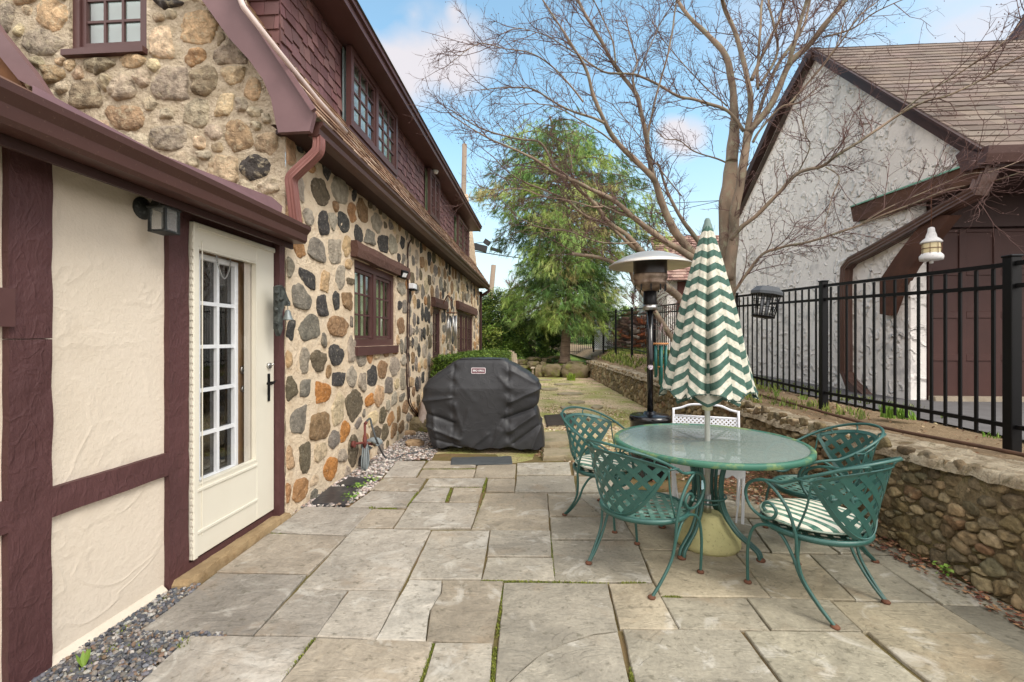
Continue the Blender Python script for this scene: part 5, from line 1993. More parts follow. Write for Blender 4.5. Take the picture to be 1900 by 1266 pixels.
m.build('door_sill', mat('worn_stone_sill', (srgb(170, 158, 140), srgb(140, 128, 110)), 6, rough=.9, bump=.5), ga)
m = MB()
m.extrude([onY(1890, 96, 9.4), onY(1875, 96, 9.4), onY(1905, 44, 9.4), onY(1960, -40, 9.4), onY(1975, -40, 9.4)], (0, .3, 0))
m.build('far_rake_board', DKBROWN, ga)

# hanging ship's lantern
c_ = onY(1728, 505, 5.9)
ln = thing('hanging_lantern', 'white ship style lantern hanging under the garage eave', 'lantern', (c_.x, c_.y, c_.z))
WL = mat('chalky_white_metal', (srgb(232, 230, 228), srgb(200, 200, 200)), 16, rough=.55, col2=srgb(150, 150, 150), amt2=.5, scale2=40)
t0 = onY(1728, 423, 5.9).z; t1 = onY(1728, 484, 5.9).z
H_ = t0 - t1
zf = lambda v: t0 - (v - 423) / 61.0 * H_
k_ = 5.9 / 850
m = MB(); m.smooth = True
m.lathe([(0, zf(421)), (.030, zf(423)), (.034, zf(426)), (.036, zf(430)), (.05, zf(436)), (.055, zf(441)), (.085, zf(445)), (.105, zf(449)), (.106, zf(451)), (.08, zf(452))], c_.x, c_.y, 20, 0)
m.build('cap', WL, ln)
m = MB(); m.smooth = True
m.lathe([(.09, zf(470)), (.10, zf(472)), (.115, zf(475)), (.115, zf(479)), (.11, zf(483)), (0, zf(484))], c_.x, c_.y, 20, 0)
m.tube([(c_.x, c_.y, zf(484)), (c_.x, c_.y, zf(489))], .02, 8)
m.build('base', WL, ln)
m = MB()
m.tube([(c_.x, c_.y, zf(422)), (c_.x, c_.y, 3.33)], .005, 5)
m.build('hanger', RUST, ln)
m = MB(); m.smooth = True
m.lathe([(.085, zf(452)), (.09, zf(460)), (.088, zf(470))], c_.x, c_.y, 20, 0, cap=False)
m.build('glass', mat('amber_ribbed_glass', (srgb(226, 214, 176), srgb(196, 178, 132)), 40, rough=.25, aspect=(1, 1, 6)), ln)
m = MB()
for k in range(8):
    a = k * math.pi / 4
    m.tube([(c_.x + .096 * math.cos(a), c_.y + .096 * math.sin(a), zf(450)), (c_.x + .098 * math.cos(a), c_.y + .098 * math.sin(a), zf(474))], .003, 4)
m.lathe([(.096, zf(461)), (.1, zf(461) - .004), (.096, zf(461) - .008)], c_.x, c_.y, 20, 0, cap=False)
m.build('guard', RUST, ln)

# neighbour's building and fire wood beyond the fence
m = MB(); m.smooth = True
m.grid(lambda u, v: (2.95 + u * 40, 11 + v * 50, .6 + .42 * min(1, max(0, v * 50 / 5.0)) + .04 * mnoise.noise(Vector((u * 40, v * 50, 0))) - (0 if u > .02 else .1)), 30, 50)
tag(m.build('neighbor_lawn', SOIL, base=(20, 30, 1)), kind='structure')
nb = thing('small_outbuilding', 'small white outbuilding with a weathered wooden shingle roof behind the bare tree', 'shed', (7.5, 18, 1))
a = onY(1238, 519, 17); b = onY(1300, 519, 17)
m = MB(); m.box((a.x, 17, .9), (a.x + 6, 22, a.z))
m.build('wall', GSTUCCO, nb)
m = MB()
e0 = onY(1232, 521, 16.6); e1 = onY(1282, 501, 16.6)
o_ = Vector((e0.x, 16.6, e0.z))
m.color = (.1, .08, .07)
vd3 = Vector((0, .75, .66)); nd3 = Vector((0, -.66, .75))
m.poly([o_, o_ + Vector((6, 0, .0)), o_ + Vector((6, 0, 0)) + vd3 * 3.2, o_ + vd3 * 3.2])
shingles(m, o_, (1, 0, 0), vd3, nd3, 4, 3.2, .18, .2, [srgb(150, 120, 110), srgb(128, 100, 92), srgb(170, 142, 130)], rnd, thick=.03)
m.build('roof', WOODSH, nb)
m = MB()
a = onY(1257, 520, 16.95)
m.box((a.x, 16.9, .95), (a.x + 1.2, 16.99, a.z - .05))
m.build('door', mat('reddish_brown_door', (srgb(104, 66, 58), srgb(76, 48, 44)), 4, rough=.7), nb)
# fire wood
m = MB()
rf = random.Random(9)
fw0, fw1 = onY(1128, 652, 19.5), onY(1236, 580, 19.5)
for _ in range(420):
    x = rf.uniform(fw0.x, fw1.x + .3); z = rf.uniform(1.0, 1.0 + 1.55 * min(1, (x - fw0.x + .25) / .9))
    r_ = rf.uniform(.05, .1)
    c__ = rf.choice([srgb(190, 154, 138), srgb(150, 112, 98), srgb(216, 194, 182), srgb(120, 86, 76), srgb(190, 112, 70)])
    m.color = jit(c__, rf, .2)
    L_ = .3
    an = rf.uniform(-.6, .6); el = rf.uniform(-.3, .5)
    d_ = Vector((math.cos(an) * .9, rf.uniform(-.5, .5), el)).normalized() * L_
    y = 19.5 + rf.uniform(0, .5)
    m.tube([(x, y, z), Vector((x, y, z)) + d_], r_ * .8, 5)
tag(m.build('firewood_pile', mat('split_wood', ((.7, .7, .7), (1.3, 1.3, 1.3)), 10, rough=.9, attr=True)), kind='stuff',
    label='heap of split firewood beyond the far end of the fence', cat='firewood')
m = MB()
a, b = onY(1103, 622, 19.0), onY(1138, 648, 19.0)
for k in range(-8, 22):
    for s_ in (-1, 1):
        x0 = a.x + k * .09
        pA = Vector((x0, 19 + s_ * .01, b.z)); pB = Vector((x0 + s_ * (a.z - b.z), 19 + s_ * .01, a.z))
        lo, hi = a.x, b.x
        ts = []
        dx = pB.x - pA.x
        t0_, t1_ = 0, 1
        tl, th_ = (lo - pA.x) / dx, (hi - pA.x) / dx
        t0_, t1_ = max(0, min(tl, th_)), min(1, max(tl, th_))
        if t1_ - t0_ < .05: continue
        m.bar(pA.lerp(pB, t0_), pA.lerp(pB, t1_), .022, .012)
m.bar((a.x, 19, a.z), (b.x, 19, a.z), .04); m.bar((a.x, 19, b.z), (b.x, 19, b.z), .04)
tag(m.build('lattice_panel', WHITE), 'small white diamond lattice panel beyond the fence beside the firewood', 'lattice')

# ------------------------------------------------------------------ wrought iron chairs
GREEN = mat('green_iron_paint', (srgb(54, 98, 90), srgb(40, 76, 72)), 6, rough=.38, spec=.5, col2=srgb(96, 140, 120), amt2=.35, scale2=18,
            thr2=.62, bump=.15, bscale=60, bdist=.002)
GREENL = mat('faded_green_paint', (srgb(96, 136, 122), srgb(60, 100, 90)), 5, rough=.42, spec=.5, col2=srgb(164, 190, 176), amt2=.6, scale2=14,
             thr2=.52, bump=.15, bscale=60, bdist=.002)


def stripe_mat(name, period, axis=0):
    m = bpy.data.materials.new(name); m.use_nodes = True
    N, L = m.node_tree.nodes, m.node_tree.links
    bs = N['Principled BSDF']; bs.inputs['Roughness'].default_value = .9; bs.inputs['Specular IOR Level'].default_value = .15
    co = N.new('ShaderNodeTexCoord'); sp = N.new('ShaderNodeSeparateXYZ'); L.new(co.outputs['Object'], sp.inputs[0])
    nt = N.new('ShaderNodeTexNoise'); nt.inputs['Scale'].default_value = 30; nt.inputs['Detail'].default_value = 5
    L.new(co.outputs['Object'], nt.inputs['Vector'])
    a = N.new('ShaderNodeMath'); a.operation = 'MULTIPLY_ADD'; a.inputs[1].default_value = .006; L.new(nt.outputs['Fac'], a.inputs[0]); L.new(sp.outputs[axis], a.inputs[2])
    d_ = N.new('ShaderNodeMath'); d_.operation = 'DIVIDE'; d_.inputs[1].default_value = period; L.new(a.outputs[0], d_.inputs[0])
    f_ = N.new('ShaderNodeMath'); f_.operation = 'FRACT'; L.new(d_.outputs[0], f_.inputs[0])
    g_ = N.new('ShaderNodeMath'); g_.operation = 'GREATER_THAN'; g_.inputs[1].default_value = .52; L.new(f_.outputs[0], g_.inputs[0])
    gr = N.new('ShaderNodeMix'); gr.data_type = 'RGBA'
    gr.inputs[6].default_value = (*srgb(70, 112, 96), 1); gr.inputs[7].default_value = (*srgb(128, 158, 140), 1)
    r_ = N.new('ShaderNodeMapRange'); r_.inputs['From Min'].default_value = .4; r_.inputs['From Max'].default_value = .62
    L.new(nt.outputs['Fac'], r_.inputs['Value']); L.new(r_.outputs[0], gr.inputs[0])
    mx = N.new('ShaderNodeMix'); mx.data_type = 'RGBA'
    L.new(g_.outputs[0], mx.inputs[0]); mx.inputs[6].default_value = (*srgb(232, 226, 208), 1); L.new(gr.outputs[2], mx.inputs[7])
    L.new(mx.outputs[2], bs.inputs['Base Color'])
    return m


CUSH = stripe_mat('striped_cushion', .062, 0)
CUSHT = stripe_mat('striped_cushion_light', .062, 0)


def lattice(m, inside, to3, pitch, width, ext, fam=((1, 1), (1, -1)), off=.0012, step=.008, phase=.5):
    for fi, (dx, dy) in enumerate(fam):
        L_ = math.hypot(dx, dy); dx, dy = dx / L_, dy / L_
        nx, ny = -dy, dx
        k = -int(ext / pitch) - 1
        while k <= int(ext / pitch) + 1:
            c_ = (k + phase) * pitch
            run = []
            t = -ext
            while t <= ext:
                u, v = dx * t + nx * c_, dy * t + ny * c_
                if inside(u, v):
                    run.append((u, v))
                if (not inside(u, v) or t + step > ext) and len(run) > 1:
                    pr = None
                    o = off if fi else -off
                    for (a, b) in run:
                        q = [m.av(to3(a + nx * width / 2 * s_, b + ny * width / 2 * s_, o + e)) for (s_, e) in ((-1, .001), (1, .001), (1, -.001), (-1, -.001))]
                        if pr:
                            for j in range(4): m.af((pr[j], pr[(j + 1) % 4], q[(j + 1) % 4], q[j]))
                        pr = q
                    run = []
                elif not inside(u, v):
                    run = []
                t += step
            k += 1


def make_chair(label, cushion=True, faded=False):
    t_ = thing('iron_chair', label, 'chair', group=None)
    G1 = GREENL if faded else GREEN
    SR = .262
    # seat
    m = MB()
    lattice(m, lambda u, v: u * u + v * v < (SR - .006) ** 2, lambda u, v, o: (u, v, .392 + o - .008 * (1 - (u * u + v * v) / SR / SR)), .058, .028, SR + .02)
    seat = m.build('seat', G1, t_, local=True)
    m = MB(); m.smooth = True
    m.lathe([(SR - .012, .375), (SR + .004, .372), (SR + .010, .388), (SR + .004, .402), (SR - .012, .399), (SR - .012, .375)], n=40, cap=False)
    m.build('seat_rim', GREEN, t_, local=True)
    # back panel
    def pr(u, v, o=0):
        r_ = .262 + .175 * v + .10 * v * v + o
        ph = u / .29
        return (r_ * math.sin(ph), -r_ * math.cos(ph), .40 + v)
    U = .315
    vb = lambda u: .30 * (abs(u) / U) ** 2.3
    vt = lambda u: .372 - .072 * (abs(u) / U) ** 2.0
    m = MB()
    lattice(m, lambda u, v: abs(u) < U and vb(u) < v + .18 < vt(u), lambda u, v, o: pr(u, v + .18, o), .066, .031, .48)
    back = m.build('back_panel', GREEN, t_, local=True)
    m = MB()
    n = 34
    loop = [pr(-U + 2 * U * k / n, vb(-U + 2 * U * k / n)) for k in range(n + 1)] + [pr(U - 2 * U * k / n, vt(U - 2 * U * k / n)) for k in range(1, n)]
    def ribbonz(m, pts, w, th, closed=True):
        # flat band: radial thickness th, width w measured along the panel
        P = [Vector(p) for p in pts]; k_ = len(P); rings = []
        for i in range(k_):
            a, b = P[(i - 1) % k_], P[(i + 1) % k_]
            T = (b - a).normalized()
            rad = Vector((P[i].x, P[i].y, -.25)).normalized()
            sd = T.cross(rad).normalized()
            rad = sd.cross(T).normalized()
            rings.append([m.av(P[i] + sd * x * w / 2 + rad * y * th / 2) for (x, y) in ((-1, -1), (1, -1), (1, 1), (-1, 1))])
        for i in range(k_ if closed else k_ - 1):
            A, B = rings[i], rings[(i + 1) % k_]
            for j in range(4): m.af((A[j], A[(j + 1) % 4], B[(j + 1) % 4], B[j]))
    ribbonz(m, loop, .024, .006)
    m.build('back_rim', GREEN, t_, local=True)
    # hoop with arms and scrolls
    hp = []
    for a in range(-90, 91, 15):
        k = math.cos(R(a))           # 1 at the back
        rr_ = .283 + .095 * max(0, k) ** 1.3
        hp.append((rr_ * math.sin(R(a)), -rr_ * k - .0, .655 + .175 * max(0, k) ** 1.15))
    fr = [(.288, .07, .648), (.282, .15, .630), (.272, .212, .585), (.266, .228, .520), (.262, .195, .455), (.260, .13, .425), (.258, .075, .435),
          (.256, .052, .475), (.256, .078, .512), (.256, .115, .508), (.256, .128, .482), (.256, .112, .466)]
    full = [(-x, y, z) for (x, y, z) in fr[::-1]] + hp + fr
    m = MB(); m.tube(catmull(full, 5), .0088, 8)
    m.build('hoop_and_arms', GREEN, t_, local=True)
    for s_ in (-1, 1):
        m = MB()
        # loops joining the panel top to the hoop
        a_ = pr(s_ * .10, vt(.10)); b_ = pr(s_ * .235, vt(.235))
        top = Vector((s_ * .175, -.335, .805))
        m.tube(catmull([a_, Vector(a_) + Vector((s_ * .005, -.012, .03)), top, Vector(b_) + Vector((s_ * .01, -.01, .04)), b_], 5), .0055, 6)
        c0_ = pr(s_ * U, vt(U)); m.tube([c0_, (s_ * .307, -.085, .70)], .0055, 6)
        c1_ = pr(s_ * U * .97, vb(U * .97))
        m.tube(catmull([c0_, (s_ * .275, -.12, .56), (s_ * .264, -.06, .41)], 5), .0055, 6)
        m.build('back_stays', GREEN, t_, local=True)
    for s_ in (-1, 1):
        m = MB()
        A_ = [(s_ * .238, .235, .006), (s_ * .246, .232, .12), (s_ * .252, .222, .24), (s_ * .255, .185, .345), (s_ * .250, .11, .385), (s_ * .252, .03, .365),
              (s_ * .256, -.035, .28), (s_ * .256, -.085, .17), (s_ * .246, -.165, .07), (s_ * .238, -.235, .006)]
        m.tube(catmull(A_, 6), .0085, 8)
        m.build('leg_arch', GREEN, t_, local=True)
        m = MB()
        B_ = [(s_ * .288, .095, .645), (s_ * .290, .03, .600), (s_ * .290, -.035, .52), (s_ * .283, -.070, .40), (s_ * .275, -.075, .28), (s_ * .268, -.10, .18),
              (s_ * .254, -.175, .075), (s_ * .242, -.240, .006)]
        m.tube(catmull(B_, 6), .0085, 8)
        m.build('arm_support', GREEN, t_, local=True)
        for y in (.235, -.237):
            m = MB(); m.smooth = True
            m.lathe([(0, 0), (.019, 0), (.022, .006), (.018, .013), (.010, .017), (0, .018)], s_ * .239, y, 14)
            m.build('foot', RUST, t_, local=True)
    if cushion:
        m = MB(); m.smooth = True
        def cf_(u, v):
            a = 2 * math.pi * u
            # v: 0 bottom centre, 1 top centre
            if v < .5:
                k = v / .5; z = .406 + .004 * (1 - k); rr_ = k
            else:
                k = (v - .5) / .5; rr_ = 1 - k; z = .406
            prof = math.sin(math.acos(min(1, rr_ ** 1.6))) if rr_ < 1 else 0
            z = .432 + (.030 * prof if v >= .5 else -.024 * prof) + (.004 * mnoise.noise(Vector((math.cos(a) * rr_ * 3, math.sin(a) * rr_ * 3, 1))) if v > .5 else 0)
            R_ = .255 + .008 * math.cos(2 * a)
            return (R_ * rr_ * math.cos(a), R_ * rr_ * math.sin(a) + .01, z)
        m.grid(cf_, 48, 28, closed_u=True)
        cu = m.build('cushion', CUSH, t_, local=True)
        m = MB()
        m.tube([(.257 * math.cos(a) + .0, .257 * math.sin(a) + .01, .432) for a in [2 * math.pi * k / 48 for k in range(48)]], .005, 6, closed=True)
        m.build('piping', mat('grey_green_piping', (srgb(150, 164, 152), srgb(120, 140, 126)), 10, rough=.9), cu, local=True)
    return t_


def place(o, x, y, ang, ccs=None):
    o.location = (x, y, 0)
    o.rotation_euler = (0, 0, R(ang - 90))


G4 = 'green wrought iron chairs round the table'
chA = make_chair('bare green lattice chair left of the table, its back turned and nearest the camera', False, True)
chA['group'] = G4
place(chA, .615, 2.895, 40)
chC = make_chair('lattice chair with a striped cushion at the front right of the table', True)
chC['group'] = G4
place(chC, 1.51, 2.685, 121)
chB = copy_tree(chC)
chB['label'] = 'striped cushion lattice chair at the far left, half hidden behind a nearer chair'
place(chB, .50, 3.74, -42)
chD = copy_tree(chA)
chD['label'] = 'bare green lattice chair at the right of the table close to the retaining wall'
place(chD, 1.885, 3.33, 176)
q = onX(1288, 900, 0) if False else None

# small paper tag on the nearest chair's arm
lp_ = Matrix.Translation((.615, 2.895, 0)) @ Matrix.Rotation(R(-50), 4, 'Z')
m = MB(); m.xf = lp_
m.box((.266, .20, .52), (.270, .235, .575))
tag(m.build('paper_tag', mat('pale_blue_tag', (srgb(150, 210, 224), srgb(210, 220, 226)), 30, rough=.6)), 'pale blue tag tied to the arm of the nearest chair', 'tag')

# ------------------------------------------------------------------ table
TX, TY, TZ = 1.135, 3.285, .715
tb = thing('patio_table', 'round green iron patio table with a pebbled glass top', 'table', (TX, TY, 0))
TG = bpy.data.materials.new('pebbled_glass'); TG.use_nodes = True
N_, L_ = TG.node_tree.nodes, TG.node_tree.links
b_ = N_['Principled BSDF']
b_.inputs['Base Color'].default_value = (*srgb(142, 160, 152), 1); b_.inputs['Roughness'].default_value = .16
b_.inputs['Alpha'].default_value = .62; b_.inputs['Specular IOR Level'].default_value = .6
co = N_.new('ShaderNodeTexCoord'); nt = N_.new('ShaderNodeTexNoise'); nt.inputs['Scale'].default_value = 55; nt.inputs['Detail'].default_value = 2
L_.new(co.outputs['Object'], nt.inputs['Vector'])
bu = N_.new('ShaderNodeBump'); bu.inputs['Strength'].default_value = .35; bu.inputs['Distance'].default_value = .006
L_.new(nt.outputs['Fac'], bu.inputs['Height']); L_.new(bu.outputs[0], b_.inputs['Normal'])
TR = .615
m = MB(); m.smooth = False
n = 72
a_ = [m.av((TR * math.cos(2 * math.pi * k / n), TR * math.sin(2 * math.pi * k / n), TZ)) for k in range(n)]
m.af(a_)
a_ = [m.av((TR * math.cos(2 * math.pi * k / n), TR * math.sin(2 * math.pi * k / n), TZ - .005)) for k in range(n)]
m.af(a_[::-1])
m.build('glass_top', TG, tb, local=True)
m = MB(); m.smooth = True
m.lathe([(TR - .015, TZ - .008), (TR - .010, TZ + .003), (TR + .012, TZ + .005), (TR + .022, TZ - .003), (TR + .022, TZ - .028), (TR + .008, TZ - .034), (TR - .002, TZ - .03), (TR - .015, TZ - .008)], n=96, cap=False)
m.build('rim', mat('mossy_green_rim', (srgb(70, 118, 98), srgb(50, 98, 84)), 4, rough=.5, col2=srgb(150, 160, 90), amt2=.6, scale2=5, thr2=.5), tb, local=True)
m = MB()
for k in range(8):
    a = k * math.pi / 4 + .2
    m.bar((.13 * math.cos(a), .13 * math.sin(a), TZ - .018), (TR * math.cos(a), TR * math.sin(a), TZ - .018), .014, .008)
m.tube([(.13 * math.cos(t), .13 * math.sin(t), TZ - .03) for t in [k * math.pi / 12 for k in range(24)]], .008, 6, closed=True)
m.build('top_frame', GREEN, tb, local=True)
for k in range(4):
    a = R(45 + 90 * k)
    m = MB()
    for o in (-.014, .014):
        ca, sa = math.cos(a), math.sin(a)
        P_ = [(.17, TZ - .03), (.14, TZ - .10), (.105, .50), (.095, .36), (.125, .24), (.20, .14), (.285, .085), (.335, .05), (.35, .008)]
        pts = [(r_ * ca - o * sa, r_ * sa + o * ca, z) for (r_, z) in P_]
        m.tube(catmull(pts, 6), .0125, 8)
    lg = m.build('leg', GREEN, tb, local=True)
    m = MB(); m.smooth = True
    m.lathe([(0, 0), (.026, 0), (.028, .01), (.02, .018), (0, .02)], .35 * math.cos(a), .35 * math.sin(a), 14)
    m.build('foot', RUST, lg, local=True)
for (r_, z) in ((.10, .30), (.12, .335), (.115, .60)):
    m = MB()
    m.tube([(r_ * math.cos(t), r_ * math.sin(t), z) for t in [k * math.pi / 14 for k in range(28)]], .007, 6, closed=True)
    m.build('stretcher_ring', GREEN, tb, local=True)

# ------------------------------------------------------------------ closed umbrella
um = thing('patio_umbrella', 'closed patio umbrella with green and cream zigzag stripes standing through the table', 'umbrella', (TX, TY, 0))
FAB = mat('zigzag_canvas', ((.66, .74, .71), (1.22, 1.18, 1.16)), 34, rough=.95, attr=True, spec=.08, contrast=3.0, bump=.3, bscale=120, bdist=.004, detail=7)
GR_, CR_ = srgb(76, 102, 94), srgb(200, 196, 184)
ztop, zbot = 2.215, .985
NS = 26           # alternating bands
sub = 3
nph = 128
m = MB(); m.smooth = True
rr = random.Random(5)
def can_r(t):     # t 0 top, 1 bottom
    return .026 + .285 * t ** .92 + .012 * math.sin(t * 3.1)
def tri(x):
    x = x % 1.0
    return 1 - 4 * abs(x - .5) if True else 0
phs = [rr.uniform(-.08, .08) for _ in range(9)]
def can(i, j, sc=1.0, zoff=0):
    ph = 2 * math.pi * i / nph
    rib = ph * 6 / (2 * math.pi) + .30
    k = int(rib) % 6
    fr_ = rib % 1.0
    t = j / (NS * sub)
    r_ = can_r(t)
    bulge = abs(math.sin(math.pi * fr_))
    crease = 1 + .10 * bulge - .05 - .46 * math.exp(-((fr_ - .5) / .085) ** 2) * min(1, t * 1.5 + .2) * (.6 + .5 * math.sin(k * 2.1))
    r_ *= crease * (1 + .03 * math.sin(3 * ph + 1))
    r_ *= sc
    zig = (abs(fr_ - .5) * 2 - .5) * .36 * can_r(t) * (.45 + .55 * t) * (1 + .25 * math.sin(k * 1.9))
    crease -= .10 * math.exp(-((fr_ - .03) / .05) ** 2) * (.4 + .6 * t)
    crease += .022 * math.sin(19 * ph + 2 * t) * min(1, t * 2)
    r_ = can_r(t) * crease * (1 + .03 * math.sin(3 * ph + 1)) * sc * (1 + .02 * math.sin(t * 9 + k * 2))
    z = ztop + (zbot - ztop) * t + zig
    if t > .9:
        q_ = (t - .9) / .1
        r_ *= 1 + .10 * q_ * bulge
    if j == NS * sub:
        z += 0
    return (r_ * math.cos(ph + phs[k] * 0), r_ * math.sin(ph), z + zoff)
ids = [[m.av(can(i, j)) for j in range(NS * sub + 1)] for i in range(nph)]
for i in range(nph):
    rib = ((i + .5) / nph * 6 + .30) % 1.0
    for j in range(NS * sub):
        # arches cut in the hem between the ribs
        t = (j + .5) / (NS * sub)
        if t > .90 and abs(rib - .5) < .40 * math.sqrt(max(0, (t - .90) / .10)): continue
        m.color = GR_ if (j // sub) % 2 == 0 else CR_
        m.af((ids[i][j], ids[i][j + 1], ids[(i + 1) % nph][j + 1], ids[(i + 1) % nph][j]))
can_o = m.build('canopy', FAB, um, local=True)
m = MB(); m.smooth = True
def inner(u, v):
    ph = 2 * math.pi * u
    fr_ = (u * 6 + .30) % 1
    t = .70 + .285 * v
    r_ = can_r(t) * (.60 + .12 * abs(math.sin(math.pi * fr_)))
    return (r_ * math.cos(ph), r_ * math.sin(ph), ztop + (zbot - ztop) * t - .005 + (abs(fr_ - .5) * 2 - .5) * .05)
ids = [[m.av(inner(i / 96, j / 16)) for j in range(17)] for i in range(96)]
for i in range(96):
    for j in range(16):
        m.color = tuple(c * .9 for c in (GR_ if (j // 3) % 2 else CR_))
        m.af((ids[i][j], ids[i][j + 1], ids[(i + 1) % 96][j + 1], ids[(i + 1) % 96][j]))
m.build('canopy_folds', FAB, um, local=True)
m = MB(); m.color = tuple(c * .62 for c in GR_)
# bound hem following the arches
for k in range(6):
    pts = []
    for s_ in range(0, 17):
        x = -.5 + s_ / 16
        fr_ = .5 + x
        ph = (k + fr_ - .30) * 2 * math.pi / 6
        a = abs(x)
        t = 1.0 if a > .40 else .90 + .10 * (a / .40) ** 2
        i = ph / (2 * math.pi) * nph
        pts.append(Vector(can(i % nph, t * NS * sub)) * 1.0)
    m.tube(pts, .0045, 5)
m.build('hem', mat('hem_binding', ((.9, .9, .9), (1.1, 1.1, 1.1)), 20, rough=.9, attr=True), can_o, local=True)
m = MB(); m.smooth = True
m.lathe([(.036, -.03), (.030, .0), (.022, .02), (.020, .035), (.012, .05), (0, .052)], 0, 0, 14, ztop, cap=False)
m.build('finial', mat('grey_green_finial', (srgb(120, 140, 134), srgb(96, 116, 112)), 20, rough=.6), um, local=True)
m = MB()
m.tube([(0, 0, .2), (0, 0, .98), (0, 0, 2.2)], [.0185, .0185, .012], 14)
m.build('pole', mat('pale_aluminium_pole', (srgb(212, 212, 204), srgb(190, 190, 184)), 6, rough=.4, metal=.4), um, local=True)
m = MB(); m.smooth = True
m.lathe([(.02, .0), (.034, .005), (.036, .035), (.03, .06), (.02, .065)], 0, 0, 14, .925)
m.build('runner', mat('cream_plastic', (srgb(216, 212, 180), srgb(200, 196, 160)), 6, rough=.5), um, local=True)
m = MB(); m.smooth = True
m.tube([(0, 0, .18), (0, 0, .34)], .026, 14)
m.build('sleeve', METAL, um, local=True)
m = MB(); m.smooth = True
m.lathe([(.205, -.002), (.214, .02), (.212, .05), (.185, .085), (.15, .12), (.115, .165), (.095, .205), (.085, .215), (0, .218)], 0, 0, 40, 0)
m.build('base', mat('speckled_concrete', (srgb(196, 190, 140), srgb(160, 156, 108)), 5, rough=.95, bump=.5, bscale=60, bdist=.004,
                    col2=srgb(90, 78, 60), amt2=.6, scale2=55, thr2=.57), um, local=True)

# ------------------------------------------------------------------ white metal chair
wc = thing('white_metal_chair', 'white painted metal chair with pierced back and seat behind the table', 'chair', (1.345, 3.92, 0), R(163))
WM = mat('chipped_white_paint', (srgb(232, 234, 238), srgb(214, 216, 222)), 6, rough=.5, col2=srgb(150, 110, 90), amt2=.6, scale2=40, thr2=.63)
bw = .27
for s_ in (-1, 1):
    m = MB()
    m.bar((s_ * .25, .22, 0), (s_ * .26, .21, .44), .020)
    m.bar((s_ * .205, .21, .0), (s_ * .25, .2, .42), .012)
    m.build('leg', WM, wc, local=True)
    m = MB()
    m.tube(catmull([(s_ * .25, -.20, 0), (s_ * .26, -.19, .25), (s_ * .265, -.20, .44), (s_ * .265, -.26, .80)], 5), .011, 6)
    m.build('leg', WM, wc, local=True)
m = MB()
m.tube(catmull([(-.265, -.262, .79), (-.20, -.268, .805), (-.12, -.275, .835), (0, -.275, .84), (.12, -.275, .835), (.20, -.268, .805), (.265, -.262, .79)], 5), .010, 6)
m.tube([(-.265, -.255, .735), (.265, -.255, .735)], .008, 6)
m.tube([(-.265, -.22, .56), (.265, -.22, .56)], .008, 6)
m.build('back_frame', WM, wc, local=True)
m = MB()
lattice(m, lambda u, v: abs(u) < .26 and abs(v) < .085, lambda u, v, o: (u, -.2375 - v * .2 + o, .648 + v), .024, .012, .40, phase=0)
m.build('pierced_back', WM, wc, local=True)
m = MB()
lattice(m, lambda u, v: abs(u) < .265 and abs(v) < .22, lambda u, v, o: (u, v, .412 + o), .024, .013, .45, phase=0)
m.build('pierced_seat', WM, wc, local=True)
m = MB()
def apr(u, side):
    return .407 - .035 - .03 * abs(math.sin(u * 6 * math.pi))
for (ax, sg) in (('x', 1), ('x', -1), ('y', 1), ('y', -1)):
    pr_ = None
    for k in range(41):
        u = k / 40
        if ax == 'x': p_ = (-.27 + .54 * u, sg * .225)
        else: p_ = (sg * .27, -.225 + .45 * u)
        a = m.av((p_[0], p_[1], .417)); b = m.av((p_[0], p_[1], apr(u, ax)))
        if pr_: m.af((pr_[0], pr_[1], b, a))
        pr_ = (a, b)
m.build('apron', WM, wc, local=True)

# ------------------------------------------------------------------ patio heater
HX, HY = 1.105, 4.89
ht = thing('patio_heater', 'tall black patio heater with a pale steel reflector behind the table', 'heater', (HX, HY, 0))
k_ = .00566
zz = lambda v: 1.42 + (630 - v) * k_
m = MB(); m.smooth = True
m.lathe([(.20, 0), (.205, .02), (.20, .03), (.198, .34), (.204, .35), (.204, .56), (.214, .57), (.214, .60), (.207, .622), (.19, .632), (.10, .637), (.07, .645), (.06, .665), (.035, .67)], 0, 0, 40, 0)
m.build('tank_housing', mat('glossy_black_enamel', (srgb(22, 22, 24), srgb(14, 14, 16)), 3, rough=.16, spec=.6), ht, local=True)
m = MB()
m.tube([(0, 0, .67), (0, 0, zz(575))], .0315, 18)
m.build('pole', _M['glossy_black_enamel'], ht, local=True)
m = MB()
m.tube([(0, 0, zz(578)), (0, 0, zz(574)), (0, 0, zz(540))], [.045, .068, .068], 18)
m.build('burner_neck', BLACKM, ht, local=True)
m = MB()
m.tube([(0, 0, zz(576)), (0, 0, zz(566))], .074, 18)
m.build('neck_collar', METAL, ht, local=True)
RST = mat('heat_stained_steel', (srgb(168, 152, 136), srgb(96, 76, 62)), 9, rough=.45, metal=.6, contrast=2.5)
m = MB(); m.smooth = True
m.lathe([(.075, zz(541)), (.11, zz(536)), (.165, zz(528)), (.168, zz(525)), (.16, zz(523)), (.175, zz(518)), (.178, zz(512)), (.175, zz(510)), (0, zz(509))], 0, 0, 36, 0)
m.build('burner_bowl', RST, ht, local=True)
m = MB()
MESHM = bpy.data.materials.new('burner_mesh'); MESHM.use_nodes = True
b_ = MESHM.node_tree.nodes['Principled BSDF']
b_.inputs['Base Color'].default_value = (*srgb(34, 27, 24), 1); b_.inputs['Roughness'].default_value = .3; b_.inputs['Metallic'].default_value = .2; b_.inputs['Alpha'].default_value = .97
m.smooth = True
m.lathe([(.172, zz(510)), (.172, zz(484))], 0, 0, 36, 0, cap=False)
m.build('emitter_screen', MESHM, ht, local=True)
m = MB()
